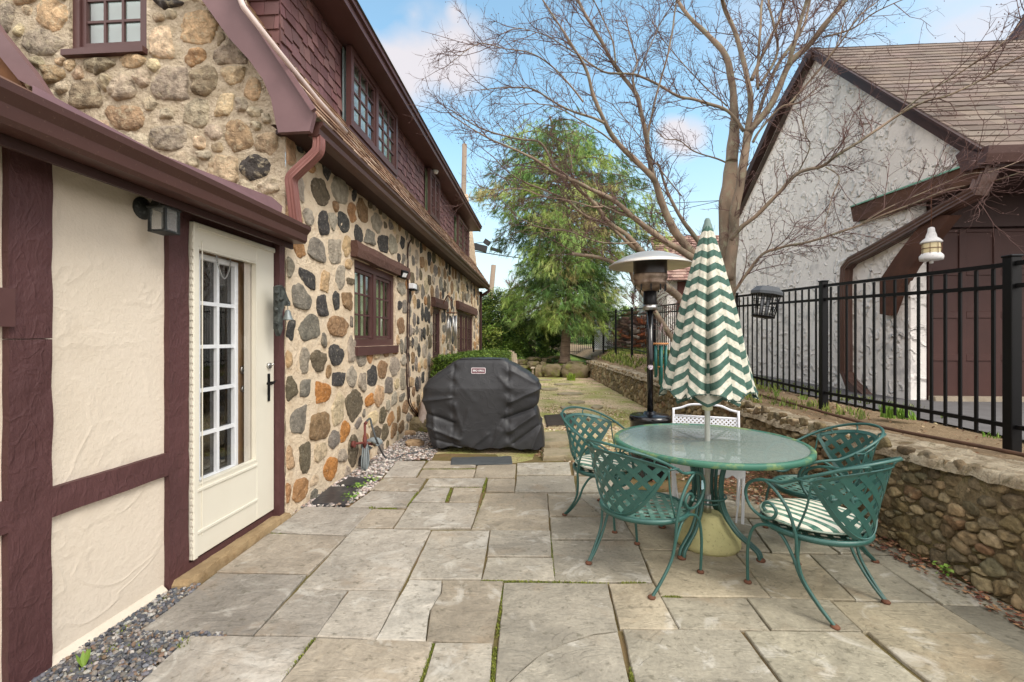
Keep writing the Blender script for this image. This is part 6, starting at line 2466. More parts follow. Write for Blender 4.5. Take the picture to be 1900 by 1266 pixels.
for k in range(10):
    a = k * math.pi / 5 + .15
    m.box((.16 * math.cos(a) - .006, .16 * math.sin(a) - .006, zz(541)), (.16 * math.cos(a) + .006, .16 * math.sin(a) + .006, zz(530)))
m.build('vent_tabs', BLACKM, ht, local=True)
m = MB(); m.smooth = True
prof = [(.425, zz(495)), (.428, zz(493.5)), (.36, zz(486)), (.27, zz(478)), (.17, zz(471.5)), (.08, zz(469)), (0, zz(468))]
m.lathe(prof, 0, 0, 48, 0, cap=False)
m.lathe([(.425, zz(495)), (.35, zz(488)), (.2, zz(482)), (0, zz(480))][::-1], 0, 0, 48, 0, cap=False)
m.build('reflector', mat('dull_aluminium', (srgb(216, 212, 204), srgb(190, 186, 178)), 3, rough=.42, metal=.75, bump=.2, bscale=3, bdist=.03), ht, local=True)
m = MB()
st_c = Vector((-.004, -.0325, zz(681)))
n = 20
ang = lambda k: 2 * math.pi * k / n
def stick(r_, o):
    ids_ = []
    for k in range(n):
        x, z = r_ * math.cos(ang(k)), r_ * math.sin(ang(k))
        ids_.append(m.av((x, -math.sqrt(max(0, .0318 ** 2 - x * x)) - o, st_c.z + z)))
    m.af(ids_)
m.color = (.75, .72, .78); stick(.027, .001)
m.color = srgb(150, 60, 110); stick(.022, .0016)
m.color = (.8, .8, .82); stick(.018, .0022)
m.color = srgb(90, 70, 100)
m.box((-.009, -.0345, st_c.z - .008), (-.004, -.0335, st_c.z + .006)); m.box((.003, -.0345, st_c.z - .008), (.008, -.0335, st_c.z + .006)); m.box((-.009, -.0345, st_c.z - .002), (.008, -.0335, st_c.z + .001))
m.build('round_sticker', mat('sticker_print', ((1, 1, 1), (.95, .95, .95)), 9, rough=.5, attr=True), ht, local=True)

# ------------------------------------------------------------------ covered grill
gr_ = thing('covered_grill', 'large barbecue grill under a fitted black fabric cover on the patio edge', 'grill', (-.77, 6.05, 0))
rows = [(842, 800, 1010), (828, 796, 1011), (808, 790, 1009), (790, 787, 1005), (775, 785, 1001), (762, 784, 998), (756, 783, 997), (748, 780, 1000), (737, 779, 1002), (722, 781, 1002), (708, 789, 999), (695, 805, 983), (682, 823, 962),
        (672, 838, 945), (667, 846, 938)]
YF = 5.72
prof = []
for (v, a, b) in rows:
    A_, B_ = onY(a, v, YF), onY(b, v, YF)
    prof.append((A_.z, A_.x, B_.x))
zmin = prof[0][0]
prof = [(max(.055, z), a, b) for (z, a, b) in prof]
def interp(z):
    if z <= prof[0][0]: return prof[0][1:]
    for i in range(len(prof) - 1):
        if prof[i][0] <= z <= prof[i + 1][0]:
            f_ = (z - prof[i][0]) / max(1e-6, prof[i + 1][0] - prof[i][0])
            f_ = f_ * f_ * (3 - 2 * f_) * .4 + f_ * .6
            return tuple(prof[i][k] + (prof[i + 1][k] - prof[i][k]) * f_ for k in (1, 2))
    return prof[-1][1:]
zT = prof[-1][0]
m = MB(); m.smooth = True
nU, nV = 280, 120
D2 = .64
seamL, seamR = onY(840, 750, YF).x, onY(943, 750, YF).x
def wr(p, s=1.0):
    return mnoise.noise(Vector(p) * s)
FOLDS = []
for (u0, v0, u1, v1, am, wd) in ((783, 745, 838, 738, .028, .03), (788, 768, 842, 786, -.035, .035), (790, 792, 852, 816, .03, .03), (802, 815, 872, 834, -.02, .025),
                                 (868, 836, 905, 806, .018, .025), (908, 838, 930, 800, .018, .025), (935, 778, 1000, 757, -.045, .035), (944, 748, 1000, 722, .03, .03),
                                 (945, 802, 992, 770, .03, .03), (952, 824, 1000, 792, -.028, .025), (984, 838, 1004, 790, .022, .02), (926, 792, 944, 750, -.018, .025),
                                 (925, 700, 946, 722, .014, .025), (800, 765, 812, 835, .02, .025), (842, 750, 858, 800, .014, .03), (870, 760, 850, 835, .010, .04),
                                 (790, 722, 838, 690, .012, .03), (950, 690, 992, 712, .012, .03), (912, 812, 925, 770, -.010, .03), (845, 705, 880, 745, .006, .05)):
    a_, b_ = onY(u0, v0, YF), onY(u1, v1, YF)
    FOLDS.append((a_.x, a_.z, b_.x, b_.z, am, wd))
def gfn(i, j):
    v = j / nV
    top = 0
    if v > .86:
        top = (v - .86) / .14
        z = zT
    else:
        z = prof[0][0] + (zT - prof[0][0]) * (v / .86)
    a, b = interp(z)
    cx_, hw = (a + b) / 2, (b - a) / 2
    ph = 2 * math.pi * i / nU
    ex = .28
    s4 = (i / nU) * 4 % 4
    sd_, f4 = int(s4), s4 - int(s4)
    sx_, sy_ = [(1, -1 + 2 * f4), (1 - 2 * f4, 1), (-1, 1 - 2 * f4), (-1 + 2 * f4, -1)][sd_]
    kk_ = 1 / (abs(sx_) ** 9 + abs(sy_) ** 9) ** (1 / 9)
    x, y = sx_ * kk_, sy_ * kk_
    dep = D2 / 2 * (1 - .30 * max(0, (z - .8) / .4))
    if top:
        x *= 1 - top; y *= 1 - top
    X = cx_ + x * hw; Y = YF + D2 / 2 + y * dep
    # rounded upper edge
    zz_ = z
    if not top:
        edge = max(0, (z - (zT - .05)) / .05)
        X = cx_ + x * (hw - .02 * edge * edge); Y = YF + D2 / 2 + y * (dep - .03 * edge * edge)
    else:
        zz_ = z + .012 * (1 - (1 - top) ** 2)
    nrm_ = Vector((x * abs(x) ** 3, y * abs(y) ** 3, 0))
    if nrm_.length > 0: nrm_.normalize()
    # sagging diagonal folds below the side shelves and general wrinkles
    sag = 0
    rx = (X - cx_) / max(.1, hw)
    if .05 < z < .75:
        w_ = math.exp(-((z - .42) / .20) ** 2)
        sag += -.022 * w_ * math.exp(-((abs(rx) - .66) / .26) ** 2)
        dg = z * 1.0 + abs(rx) * .55
    sag += .008 * wr((X * 2.5, Y * 2, z * 2.0), 1) + .0025 * wr((X * 12, Y * 5, z * 12), 1)
    for (fx0, fz0, fx1, fz1, am, wd) in FOLDS:
        dx_, dz_ = fx1 - fx0, fz1 - fz0
        t_f = min(1, max(0, ((X - fx0) * dx_ + (z - fz0) * dz_) / (dx_ * dx_ + dz_ * dz_)))
        d_f = math.hypot(X - fx0 - dx_ * t_f, z - fz0 - dz_ * t_f)
        if d_f < wd * 3: sag += am * math.exp(-1.6 * d_f / wd)
    r1 = 1 - abs(wr((X * 3.1 + z * 2.2, Y * 2, z * 3.3 - X * 1.2), 1.3)) * 2
    if z > .62 and not top: sag += -.008 * math.exp(-((z - .70) / .04) ** 2) * (1 if abs(rx) > .55 else 0)
    for sx in (seamL, seamR):
        sag -= .012 * math.exp(-((X - sx) / .010) ** 2)
        sag += .012 * math.exp(-((X - sx) / .05) ** 2) * math.sin(z * 34 + sx * 5)
    X += nrm_.x * sag; Y += nrm_.y * sag * 1.2
    if top: zz_ += .006 * wr((X * 6, Y * 6, 1), 1)
    if j == 0: zz_ += .012 * math.sin(ph * 9) + .01 * math.sin(ph * 23)
    return (X, Y, zz_)
ids = [[m.av(gfn(i, j)) for j in range(nV + 1)] for i in range(nU)]
for i in range(nU):
    for j in range(nV):
        m.af((ids[i][j], ids[(i + 1) % nU][j], ids[(i + 1) % nU][j + 1], ids[i][j + 1]))
COVER = mat('black_polyester_cover', (srgb(54, 55, 58), srgb(44, 45, 48)), 3, rough=.46, spec=.45, bump=.12, bscale=220, bdist=.002, rvar=.06, bump2=.22, bscale2=4.5)
m.build('cover', COVER, gr_)
m = MB()
for sx in (seamL, seamR):
    m.tube([(sx, YF - .012 - .0, z) for z in (.12, .5)], .0001, 3)
m = MB()
for x in (-1.30, -.30):
    m.box((x - .03, 5.85, .0), (x + .03, 6.25, .09))
m.box((-1.45, 5.80, .045), (-.08, 6.28, .10))
m.build('cart', BLACKM, gr_)
# label
lz, lx0, lx1 = onY(887, 688.5, YF).z, onY(873, 688, YF).x, onY(900.5, 688, YF).x
lcx = (lx0 + lx1) / 2
def front_y(x, z):
    best = None
    for i in range(nU):
        ph = 2 * math.pi * i / nU
        if i < nU * .76 or i > nU * .99: continue
        for j in range(int((z - prof[0][0]) / (zT - prof[0][0]) * .86 * nV), int((z - prof[0][0]) / (zT - prof[0][0]) * .86 * nV) + 1):
            p_ = m0[i][j]
            d_ = abs(p_[0] - x)
            if best is None or d_ < best[0]: best = (d_, p_[1])
    return best[1]
m0 = [[gfn(i, j) for j in range(nV + 1)] for i in range(nU)]
ly = min(front_y(lx0, lz), front_y(lx1, lz), front_y(lcx, lz), front_y(lcx, lz + .025), front_y(lcx, lz - .025)) - .004
W_, H_ = (lx1 - lx0) * .97, .075
m = MB()
def rrect(w, h, r_, y, n=5):
    pts = []
    for (sx, sz, a0) in ((1, 1, 0), (-1, 1, 90), (-1, -1, 180), (1, -1, 270)):
        for k in range(n + 1):
            a = R(a0 + 90 * k / n)
            pts.append((lcx + sx * (w / 2 - r_) + r_ * math.cos(a), y, lz + sz * (h / 2 - r_) + r_ * math.sin(a)))
    return pts
m.color = srgb(236, 226, 230); m.extrude(rrect(W_, H_, .012, ly), (0, .003, 0))
m.color = srgb(120, 84, 92); m.extrude(rrect(W_ - .014, H_ - .014, .008, ly - .001), (0, .001, 0))
lb = m.build('label', mat('label_patch', ((1, 1, 1), (.96, .96, .96)), 9, rough=.6, attr=True), gr_)
fc = bpy.data.curves.new('lettering', 'FONT')
fc.body = 'BBQ GRILL'
fc.size = .046; fc.align_x = 'CENTER'; fc.align_y = 'CENTER'; fc.shear = .18; fc.extrude = .0008; fc.offset = .0012
fo = bpy.data.objects.new('lettering_source', fc)
COL.objects.link(fo)
bpy.context.view_layer.update()
me = bpy.data.meshes.new_from_object(fo.evaluated_get(bpy.context.evaluated_depsgraph_get()))
bpy.data.objects.remove(fo)
wx = max(v.co.x for v in me.vertices) - min(v.co.x for v in me.vertices)
sc_ = (W_ - .034) / wx
for v in me.vertices:
    v.co = Vector((v.co.x * sc_, -v.co.z * 1 - .0018, v.co.y * sc_ * 1.0))
me.materials.clear(); me.materials.append(WHITE)
lt = bpy.data.objects.new('lettering', me); COL.objects.link(lt); lt.parent = lb
lt.location = Vector((lcx, ly - .0005, lz)) - origin(lb)

# mats
m = MB()
rough_slab(m, [onG(836, 863), onG(838, 850), onG(949, 848), onG(951, 862)], -.004, .010, .001, 1)
tag(m.build('door_mat', mat('grey_rubber_mat', (srgb(84, 88, 90), srgb(70, 74, 76)), 8, rough=.6, bump=.4, bscale=120, bdist=.003)), 'dark grey rubber mat on the slabs in front of the grill', 'mat')
m = MB()
a, b, c__, d__ = onG(1011, 772), onG(1062, 768), onG(1068, 789), onG(1016, 792)
for k in range(15):
    f0, f1 = k / 15 + .012, (k + 1) / 15 - .012
    p0, p1 = d__.lerp(a, f0), c__.lerp(b, f0); p2, p3 = d__.lerp(a, f1), c__.lerp(b, f1)
    pm = (p0 + p2) / 2; pn = (p1 + p3) / 2
    m.bar((pm.x, pm.y, .012), (pn.x, pn.y, .012), (p2 - p0).length * .8, .012)
for f_ in (0, 1):
    p0, p1 = d__.lerp(c__, f_), a.lerp(b, f_)
    m.bar((p0.x, p0.y, .006), (p1.x, p1.y, .006), .03, .01)
tag(m.build('slatted_mat', mat('dark_slatted_rubber', (srgb(74, 66, 60), srgb(52, 46, 42)), 12, rough=.8)), 'dark slatted mat lying on the gravel path beyond the patio', 'mat')

# stepping stones
STEP = mat('stepping_stone', (srgb(172, 158, 132), srgb(128, 120, 96)), 4, rough=.9, bump=.8, bscale=20, bdist=.02, col2=srgb(120, 124, 66), amt2=.5, scale2=6, thr2=.54)
SS = [([(1006, 853), (1008, 838), (1076, 835), (1090, 852)], .045, 'flat tan step stone at the far edge of the patio beside the grill'),
      ([(1006, 834), (1008, 813), (1062, 809), (1084, 816), (1080, 830)], .085, 'thick tan step stone standing above the patio edge')]
gs_ = 'stepping stones of the path'
for i, (P, z, lb_) in enumerate(SS):
    m = MB(); rough_slab(m, [onG(*q) for q in P], -.03, z, .012, 20 + i)
    tag(m.build('stepping_stone', STEP), lb_, 'stone', gs_)
for i, (u, v, w, h, lb_) in enumerate([(1069, 748, 34, 6, 'flat stepping stone third from the slatted mat, right side of the path'), (1056, 758, 32, 7, 'stepping stone just beyond the slatted mat'),
                                       (1058, 732, 50, 5, 'broad stepping stone in the middle of the mossy path'), (1020, 723, 34, 5, 'stepping stone left of the path, beside the covered grill'),
                                       (1046, 714, 36, 3.5, 'stepping stone among moss near the far boulders'), (1108, 757, 22, 7, 'stepping stone on the right near the retaining wall'),
                                       (1098, 778, 24, 8, 'stepping stone behind the far left chair'), (1012, 706, 26, 3, 'farthest stepping stone in front of the mossy boulders')]):
    P = [onG(u + w / 2 * math.cos(a), v + h / 2 * math.sin(a) * .9) for a in [2 * math.pi * k / 9 for k in range(9)]]
    m = MB(); rough_slab(m, P, -.03, .030, .02, 40 + i)
    tag(m.build('stepping_stone', STEP), lb_, 'stone', gs_)

# boulders at the pine's bed
gb = 'mossy boulders round the pine'
for i, (x0, x1, y0, y1, Y, lb_) in enumerate([(1006, 1041, 676, 700, 17.4, 'big square mossy boulder left of the pine trunk in the front row'),
                                              (1041, 1090, 677, 704, 17.3, 'big long mossy boulder directly below the pine trunk'),
                                              (993, 1009, 679, 701, 17.5, 'narrow mossy boulder at the left end of the front row'),
                                              (956, 979, 667, 676, 18.6, 'flat mossy boulder behind the armchair, leftmost of the back row'),
                                              (978, 1003, 662, 670, 19.2, 'flat mossy boulder second in the back row'),
                                              (1003, 1023, 664, 671, 19.4, 'small mossy boulder left of the low dark shrub'),
                                              (979, 1001, 670, 682, 18.2, 'round mossy boulder between the two rows'),
                                              (1001, 1014, 671, 680, 18.3, 'small pale boulder just above the square boulder'),
                                              (1016, 1040, 660, 667, 19.8, 'flat boulder farthest back beside the pine'),
                                              (1052, 1082, 670, 678, 18.4, 'low boulder to the right of the pine trunk'),
                                              (955, 980, 677, 684, 18.0, 'low mossy stone seen over the armchair arm')]):
    a = onY(x0, y1, Y); b = onY(x1, y0, Y)
    if a.z > .5: pass
    boulder('boulder', ((a.x + b.x) / 2, Y, a.z - .02), (b.x - a.x) / 2 * 1.04, .35, (b.z - a.z) / 1.75, 30 + i, ROCKM, lb_, gb, box=.62)

# adirondack chair behind the grill
Y_ = 14.0
ad = thing('adirondack_chair', 'weathered grey wooden garden armchair behind the grill', 'chair', (onY(965, 700, Y_).x, Y_, 0))
WG = mat('weathered_grey_wood', (srgb(196, 180, 156), srgb(150, 136, 116)), 5, rough=.9, aspect=(4, 4, .5), bump=.3, bscale=20)
zt_ = onY(945, 651, Y_).z
xc = onY(945, 651, Y_).x; hw = .20
m = MB()
for k in range(6):
    x0 = xc - hw + k * (2 * hw / 6)
    cxk = (x0 + hw / 6 - xc) / hw
    top = zt_ - .14 * cxk * cxk
    lean = .25
    m.bar((x0 + hw / 6 + .10, Y_ + .1, .35), (x0 + hw / 6, Y_ + .1 + lean, top), .056, .018, up=(0, 1, 0))
m.build('backrest', WG, ad)
m = MB()
ar = onY(981, 683, Y_ - .3)
for s_ in (-.30, .30):
    m.cbox((xc + .42 + s_ - .055, Y_ - .45, ar.z - .02), (xc + .42 + s_ + .055, Y_ + .22, ar.z + .005), .005)
m.build('armrest', WG, ad)
m = MB()
for s_ in (-.30, .30):
    m.cbox((xc + .42 + s_ - .02, Y_ - .42, 0), (xc + .42 + s_ + .02, Y_ - .33, ar.z - .02), .004)
    m.cbox((xc + .42 + s_ - .02, Y_ + .12, 0), (xc + .42 + s_ + .02, Y_ + .2, ar.z - .02), .004)
m.build('leg', WG, ad)
m = MB()
for k in range(6):
    m.cbox((xc + .13, Y_ - .42 + k * .09, .34 - k * .015), (xc + .71, Y_ - .345 + k * .09, .36 - k * .015), .003)
m.build('seat', WG, ad)

# green wind chime hanging from the tree
CY = 7.3
c_ = onY(1226, 638, CY)
wcx = thing('green_wind_chime', 'wind chime with long green tubes under a wooden bar, hanging left of the umbrella', 'wind chime', c_)
m = MB(); m.smooth = True
m.lathe([(0, -.012), (.118, -.012), (.122, 0), (.118, .014), (0, .016)], c_.x, c_.y, 22, c_.z)
m.build('top_disc', mat('orange_wood', (srgb(206, 150, 100), srgb(176, 120, 78)), 8, rough=.5), wcx)
hk = onY(1228, 600, CY)
m = MB()
for a in (0, 2.1, 4.2):
    m.tube([(c_.x + .10 * math.cos(a), c_.y + .1 * math.sin(a), c_.z + .01), hk], .0025, 4)
m.tube([(c_.x, c_.y, c_.z), (c_.x, c_.y, c_.z - .55)], .0025, 4)
m.build('cord', mat('pale_cord', (srgb(200, 180, 180), srgb(170, 150, 150)), 8, rough=.9), wcx)
CT = mat('teal_tube', (srgb(36, 110, 104), srgb(26, 92, 88)), 4, rough=.35, spec=.5)
for k in range(6):
    a = k * math.pi / 3 + .4
    L__ = (.56, .62, .50, .46, .66, .53)[k]
    m = MB()
    m.tube([(c_.x + .085 * math.cos(a), c_.y + .085 * math.sin(a), c_.z - .03), (c_.x + .085 * math.cos(a), c_.y + .085 * math.sin(a), c_.z - .03 - L__)], .020, 9)
    m.build('chime_tube', CT, wcx)
m = MB(); m.smooth = True
m.lathe([(0, -.01), (.05, -.01), (.05, .01), (0, .01)], c_.x, c_.y, 14, c_.z - .36)
m.build('striker', _M['orange_wood'], wcx)

# bug zapper
ZY = 5.5
c_ = onY(1421, 555, ZY)
bz = thing('bug_zapper', 'dark grey hooded insect lamp with a wire cage hanging in front of the fence', 'lamp', c_)
k2 = ZY / 850 / 1.0
mt = Matrix.Translation(c_) @ Matrix.Rotation(R(9), 4, 'Y') @ Matrix.Rotation(R(20), 4, 'Z')
ZM = mat('dark_grey_plastic', (srgb(84, 88, 92), srgb(68, 72, 76)), 4, rough=.5)
m = MB(); m.xf = mt
def frus(m, r0_, z0_, r1_, z1_, n=8):
    A_ = [m.av((r0_ * math.cos(2 * math.pi * (k + .5) / n), r0_ * math.sin(2 * math.pi * (k + .5) / n), z0_)) for k in range(n)]
    B_ = [m.av((r1_ * math.cos(2 * math.pi * (k + .5) / n), r1_ * math.sin(2 * math.pi * (k + .5) / n), z1_)) for k in range(n)]
    for k in range(n): m.af((A_[k], A_[(k + 1) % n], B_[(k + 1) % n], B_[k]))
    return A_, B_
frus(m, .178, .045, .178, .075); A_, B_ = frus(m, .178, .075, .125, .135); m.af(B_)
A_, B_ = frus(m, .12, .04, .178, .045); m.af(A_[::-1])
m.tube([(0, 0, .13), (0, 0, .16)], .014, 8)
m.build('hood', ZM, bz)
m = MB(); m.xf = mt
for k in range(28):
    a = 2 * math.pi * k / 28
    m.tube([(.145 * math.cos(a), .145 * math.sin(a), .04), (.118 * math.cos(a), .118 * math.sin(a), -.20)], .0032, 4)
for (r_, z) in ((.138, -.02), (.128, -.10), (.119, -.185), (.118, -.20)):
    m.tube([(r_ * math.cos(t), r_ * math.sin(t), z) for t in [2 * math.pi * k / 24 for k in range(24)]], .004, 4, closed=True)
m.lathe([(0, -.215), (.122, -.215), (.122, -.195), (0, -.195)], 0, 0, 16, 0)
m.build('cage', BLACKM, bz)
m = MB(); m.xf = mt
for (x, y) in ((-.04, 0), (.04, 0)):
    m.tube([(x, y, .03), (x, y, -.18)], .018, 8)
m.build('tube_lamp', mat('unlit_tube', (srgb(160, 164, 168), srgb(120, 124, 130)), 6, rough=.4), bz)
m = MB()
hz = onY(1418, 474, ZY)
m.tube([mt @ Vector((0, 0, .16)), hz], .0015, 4)
m.tube(catmull([mt @ Vector((.14, 0, .03)), mt @ Vector((.17, 0, -.06)), mt @ Vector((.13, .05, -.19)), mt @ Vector((.06, .05, -.23))], 5), .004, 5)
m.build('cord', BLACKM, bz)

# ------------------------------------------------------------------ bare tree behind the umbrella
BARK = mat('smooth_tan_bark', (srgb(160, 138, 118), srgb(98, 90, 78)), 2.5, rough=.85, bump=.5, bscale=22, bdist=.015,
           col2=srgb(150, 152, 128), amt2=.6, scale2=9, thr2=.52, contrast=2.4, aspect=(1, 1, .5))
TWIG = mat('pinkish_twigs', (srgb(122, 94, 88), srgb(82, 64, 62)), 3, rough=.85)
c4 = lambda x, y: (x / 3.015 + 1300, y / 3.015)
c8 = lambda x, y: (x / 2.637 + 840, y / 2.637)
ident = lambda x, y: (x, y)
TRUNK = [
    (ident, 8.0, 7.95, 46, 19, [(1316, 752), (1330, 690), (1340, 600), (1348, 520), (1350, 450), (1349, 390), (1353, 340), (1357, 300), (1361, 262), (1363, 225)]),
    (ident, 7.8, 7.6, 24, 15, [(1350, 520), (1361, 440), (1364, 390), (1376, 320), (1388, 245)]),
    (c4, 7.9, 8.2, 22, 6, [(172, 905), (185, 780), (190, 640), (180, 520), (150, 330), (90, 250), (20, 180), (-70, 90), (-130, 0)]),
    (c4, 7.6, 7.4, 13, 7, [(268, 740), (278, 600), (268, 480), (222, 270), (140, 60), (110, -40)]),
    (c4, 7.6, 7.1, 15, 9, [(272, 740), (390, 590), (490, 370), (590, 270), (700, 130), (810, 0), (860, -80)]),
    (c4, 7.3, 7.0, 10, 6, [(490, 365), (530, 230), (600, 0), (612, -60)]),
    (c4, 7.5, 7.8, 8, 4, [(285, 450), (370, 260), (420, 150), (475, 0), (490, -60)]),
    (c4, 7.6, 8.0, 6, 4, [(320, 500), (318, 380), (330, 200), (345, 0), (348, -60)]),
    (c4, 7.6, 8.0, 6, 4, [(330, 480), (430, 300), (405, 130), (378, 0), (370, -50)]),
    (c4, 7.8, 8.3, 10, 4, [(250, 830), (300, 700), (400, 430), (480, 290), (560, 180), (600, 60), (620, -40)]),
    (c4, 7.6, 7.2, 6, 2, [(290, 800), (340, 720), (450, 600), (560, 572), (655, 488)]),
    (c4, 7.4, 7.0, 5, 2, [(480, 600), (640, 420), (760, 270), (880, 100), (1000, 0), (1060, -60)]),
    (c4, 7.3, 6.8, 4, 1.5, [(680, 210), (850, 160), (960, 80), (1080, 20), (1200, -30)]),
    (c4, 7.3, 6.8, 3, 1.5, [(620, 440), (760, 260), (800, 130), (860, 0)]),
    (ident, 7.7, 7.0, 7, 3, [(1382, 244), (1350, 207), (1295, 187), (1257, 178), (1223, 159), (1189, 142), (1170, 137), (1128, 135), (1102, 123), (1075, 102), (1055, 80)]),
    # right hand limbs over the garage
    (c4, 7.6, 5.4, 10, 2.5, [(170, 1340), (235, 1262), (330, 1190), (440, 1080), (540, 975), (680, 930), (760, 870), (900, 790), (1080, 660), (1250, 570), (1400, 530), (1560, 450), (1700, 370), (1809, 310), (1980, 240)]),
    (c4, 6.1, 5.2, 4, 1.5, [(1120, 625), (1260, 520), (1420, 430), (1560, 330), (1680, 250), (1809, 100), (1850, 40)]),
    (c4, 7.0, 6.6, 3, 1.5, [(540, 975), (600, 860), (612, 800), (590, 760), (560, 640)]),
    (c4, 6.8, 6.4, 3, 1.5, [(700, 935), (775, 990), (740, 1090), (715, 1180), (690, 1266)]),
    (ident, 7.7, 5.0, 8, 2, [(1342, 570), (1363, 540), (1407, 480), (1450, 459), (1500, 449), (1560, 430), (1620, 407), (1690, 380), (1760, 352), (1830, 340), (1900, 318), (1960, 300)]),
    (ident, 5.9, 5.0, 3, 1.2, [(1600, 415), (1650, 385), (1720, 355), (1790, 325), (1840, 318), (1890, 300)]),
    # left hand limbs
    (c8, 7.8, 6.6, 24, 3, [(1330, 1400), (1240, 1310), (1180, 1240), (1085, 1130), (1040, 1030), (1000, 920), (970, 860), (880, 770), (800, 690), (740, 590), (690, 470), (655, 350), (590, 230), (520, 120), (440, 0)]),
    (c8, 7.5, 7.2, 12, 5, [(985, 890), (960, 760), (940, 640), (905, 480), (830, 370), (765, 280), (680, 120), (610, 0), (590, -60)]),
    (c8, 7.3, 7.0, 5, 3, [(955, 700), (965, 600), (1010, 420), (1060, 230), (1090, 40), (1105, -40)]),
    (c8, 7.3, 7.4, 5, 2, [(895, 470), (880, 370), (900, 300), (865, 170), (850, 90)]),
    (c8, 7.2, 7.0, 3, 1.5, [(905, 365), (960, 240), (1020, 110), (1080, 20)]),
    (c8, 7.2, 7.0, 4, 2, [(800, 320), (780, 200), (720, 60), (680, -20)]),
    (c8, 8.0, 7.8, 13, 3, [(1300, 1330), (1205, 1185), (1120, 1070), (1060, 960), (1020, 850), (1000, 790)]),
    (c8, 7.7, 6.2, 16, 2, [(1290, 1360), (1160, 1250), (1010, 1160), (900, 1080), (830, 1010), (740, 950), (650, 915), (590, 880), (480, 830), (380, 770), (270, 720), (200, 690), (110, 640), (0, 570)]),
    (ident, 7.9, 7.5, 19, 12, [(1325, 640), (1265, 556), (1232, 529), (1214, 503), (1191, 467)]),
    (c8, 7.5, 6.4, 12, 2, [(930, 1235), (850, 1150), (750, 1080), (700, 1000), (610, 920), (560, 860), (500, 810), (430, 700), (330, 682), (200, 650), (100, 610), (0, 545)]),
    (c8, 7.6, 6.6, 9, 2, [(925, 1240), (870, 1200), (770, 1110), (640, 1050), (530, 965), (380, 905), (280, 850), (200, 770)]),
    (ident, 7.8, 7.3, 13, 7, [(1312, 705), (1290, 685), (1250, 635), (1224, 590), (1204, 560), (1189, 541), (1177, 524), (1171, 505), (1160, 497), (1135, 487), (1100, 476), (1060, 470)]),
    (c8, 6.9, 6.5, 6, 2, [(740, 605), (690, 580), (600, 550), (530, 520), (480, 490), (390, 435), (300, 428), (240, 430), (140, 440)]),
    (c8, 6.7, 6.3, 3, 1.2, [(600, 262), (540, 225), (470, 180), (380, 150), (300, 140), (220, 180)]),
    (c8, 6.7, 6.2, 4, 1.5, [(640, 500), (560, 400), (480, 320), (380, 260), (260, 240), (130, 215), (0, 300)]),
    (c8, 7.6, 7.2, 3, 1.5, [(1120, 960), (1040, 860), (980, 780), (900, 650), (780, 510)]),
    (c8, 7.0, 6.4, 4, 1.5, [(790, 700), (720, 650), (640, 600), (520, 530), (420, 510), (300, 510)]),
    (c8, 8.0, 7.6, 4, 1.5, [(1345, 800), (1270, 770), (1180, 740), (1110, 690), (1040, 680), (1000, 640)]),
    (c8, 8.1, 8.0, 3, 1.2, [(1345, 520), (1240, 430), (1170, 360), (1080, 260), (1000, 150), (960, 60)]),
    (c8, 7.4, 6.4, 5, 1.5, [(830, 1010), (760, 1010), (680, 1010), (560, 980), (440, 960), (330, 925), (220, 930)]),
    (c8, 7.4, 6.6, 4, 1.5, [(900, 1190), (800, 1190), (700, 1180), (560, 1130), (420, 1110), (300, 1050)]),
    (c8, 7.3, 6.8, 4, 1.5, [(860, 1060), (760, 1020), (660, 960), (600, 890), (590, 840), (560, 700)]),
]
bt = thing('bare_tree', 'large multi stemmed bare tree with spreading limbs rising behind the umbrella', 'tree', tuple(onY(1318, 740, 8.0)))
bt.location.z = .6
m = MB(); limbs = []
rt = random.Random(21)
for (cf_, ya, yb_, w0, w1, pts) in TRUNK:
    n = len(pts)
    P_ = []
    for i, q in enumerate(pts):
        u, v = cf_(*q)
        f_ = i / (n - 1)
        P_.append(onY(u, v, ya + (yb_ - ya) * f_ + .12 * math.sin(i * 2.1 + w0) * (f_ if w0 < 20 else .1)))
    C_ = catmull(P_, 6)
    k = len(C_)
    rad = []
    for i in range(k):
        f_ = i / (k - 1)
        w = w0 + (w1 - w0) * f_ ** (.7 if w0 < 40 else 1.0)
        rad.append(w / 2 * .87 * C_[i].y / 850 * (1 + .05 * math.sin(i * .8 + w0)))
    C_ = [c + Vector((mnoise.noise(c * 3), 0, mnoise.noise(c * 3 + Vector((5, 5, 5))))) * min(.02, rad[i] * .8) for i, c in enumerate(C_)]
    m.tube(C_, rad, 10 if w0 > 8 else 6)
    limbs.append((C_, rad))
m.build('trunk', BARK, bt)
m = MB()


def twig(m, p, d, L_, r0_, level, rt, grav):
    seg = 4 if level < 2 else 2
    pts = [Vector(p)]
    dd = Vector(d)
    for i in range(seg):
        dd = (dd + Vector((rt.gauss(0, .22), rt.gauss(0, .22), rt.gauss(0, .18) + grav))).normalized()
        pts.append(pts[-1] + dd * L_ / seg)
    m.tube(pts, [r0_ * (1 - .6 * i / seg) for i in range(seg + 1)], 4 if level == 0 else 3, caps=False)
    if level < 2:
        nch = rt.randint(4, 7) if level == 0 else rt.randint(2, 4)
        for k in range(nch):
            f_ = rt.uniform(.2, 1)
            i = min(seg - 1, int(f_ * seg))
            q = pts[i].lerp(pts[i + 1], f_ * seg - i)
            base = (pts[i + 1] - pts[i]).normalized()
            sd = base.orthogonal().normalized()
            sd.rotate(Matrix.Rotation(rt.uniform(0, 6.28), 3, base))
            nd_ = (base * .75 + sd * rt.uniform(.5, .9)).normalized()
            twig(m, q, nd_, L_ * rt.uniform(.3, .55), r0_ * .6, level + 1, rt, grav)
    else:
        if rt.random() < .35:
            m.pebble(pts[-1], .007, rt, 1.2)


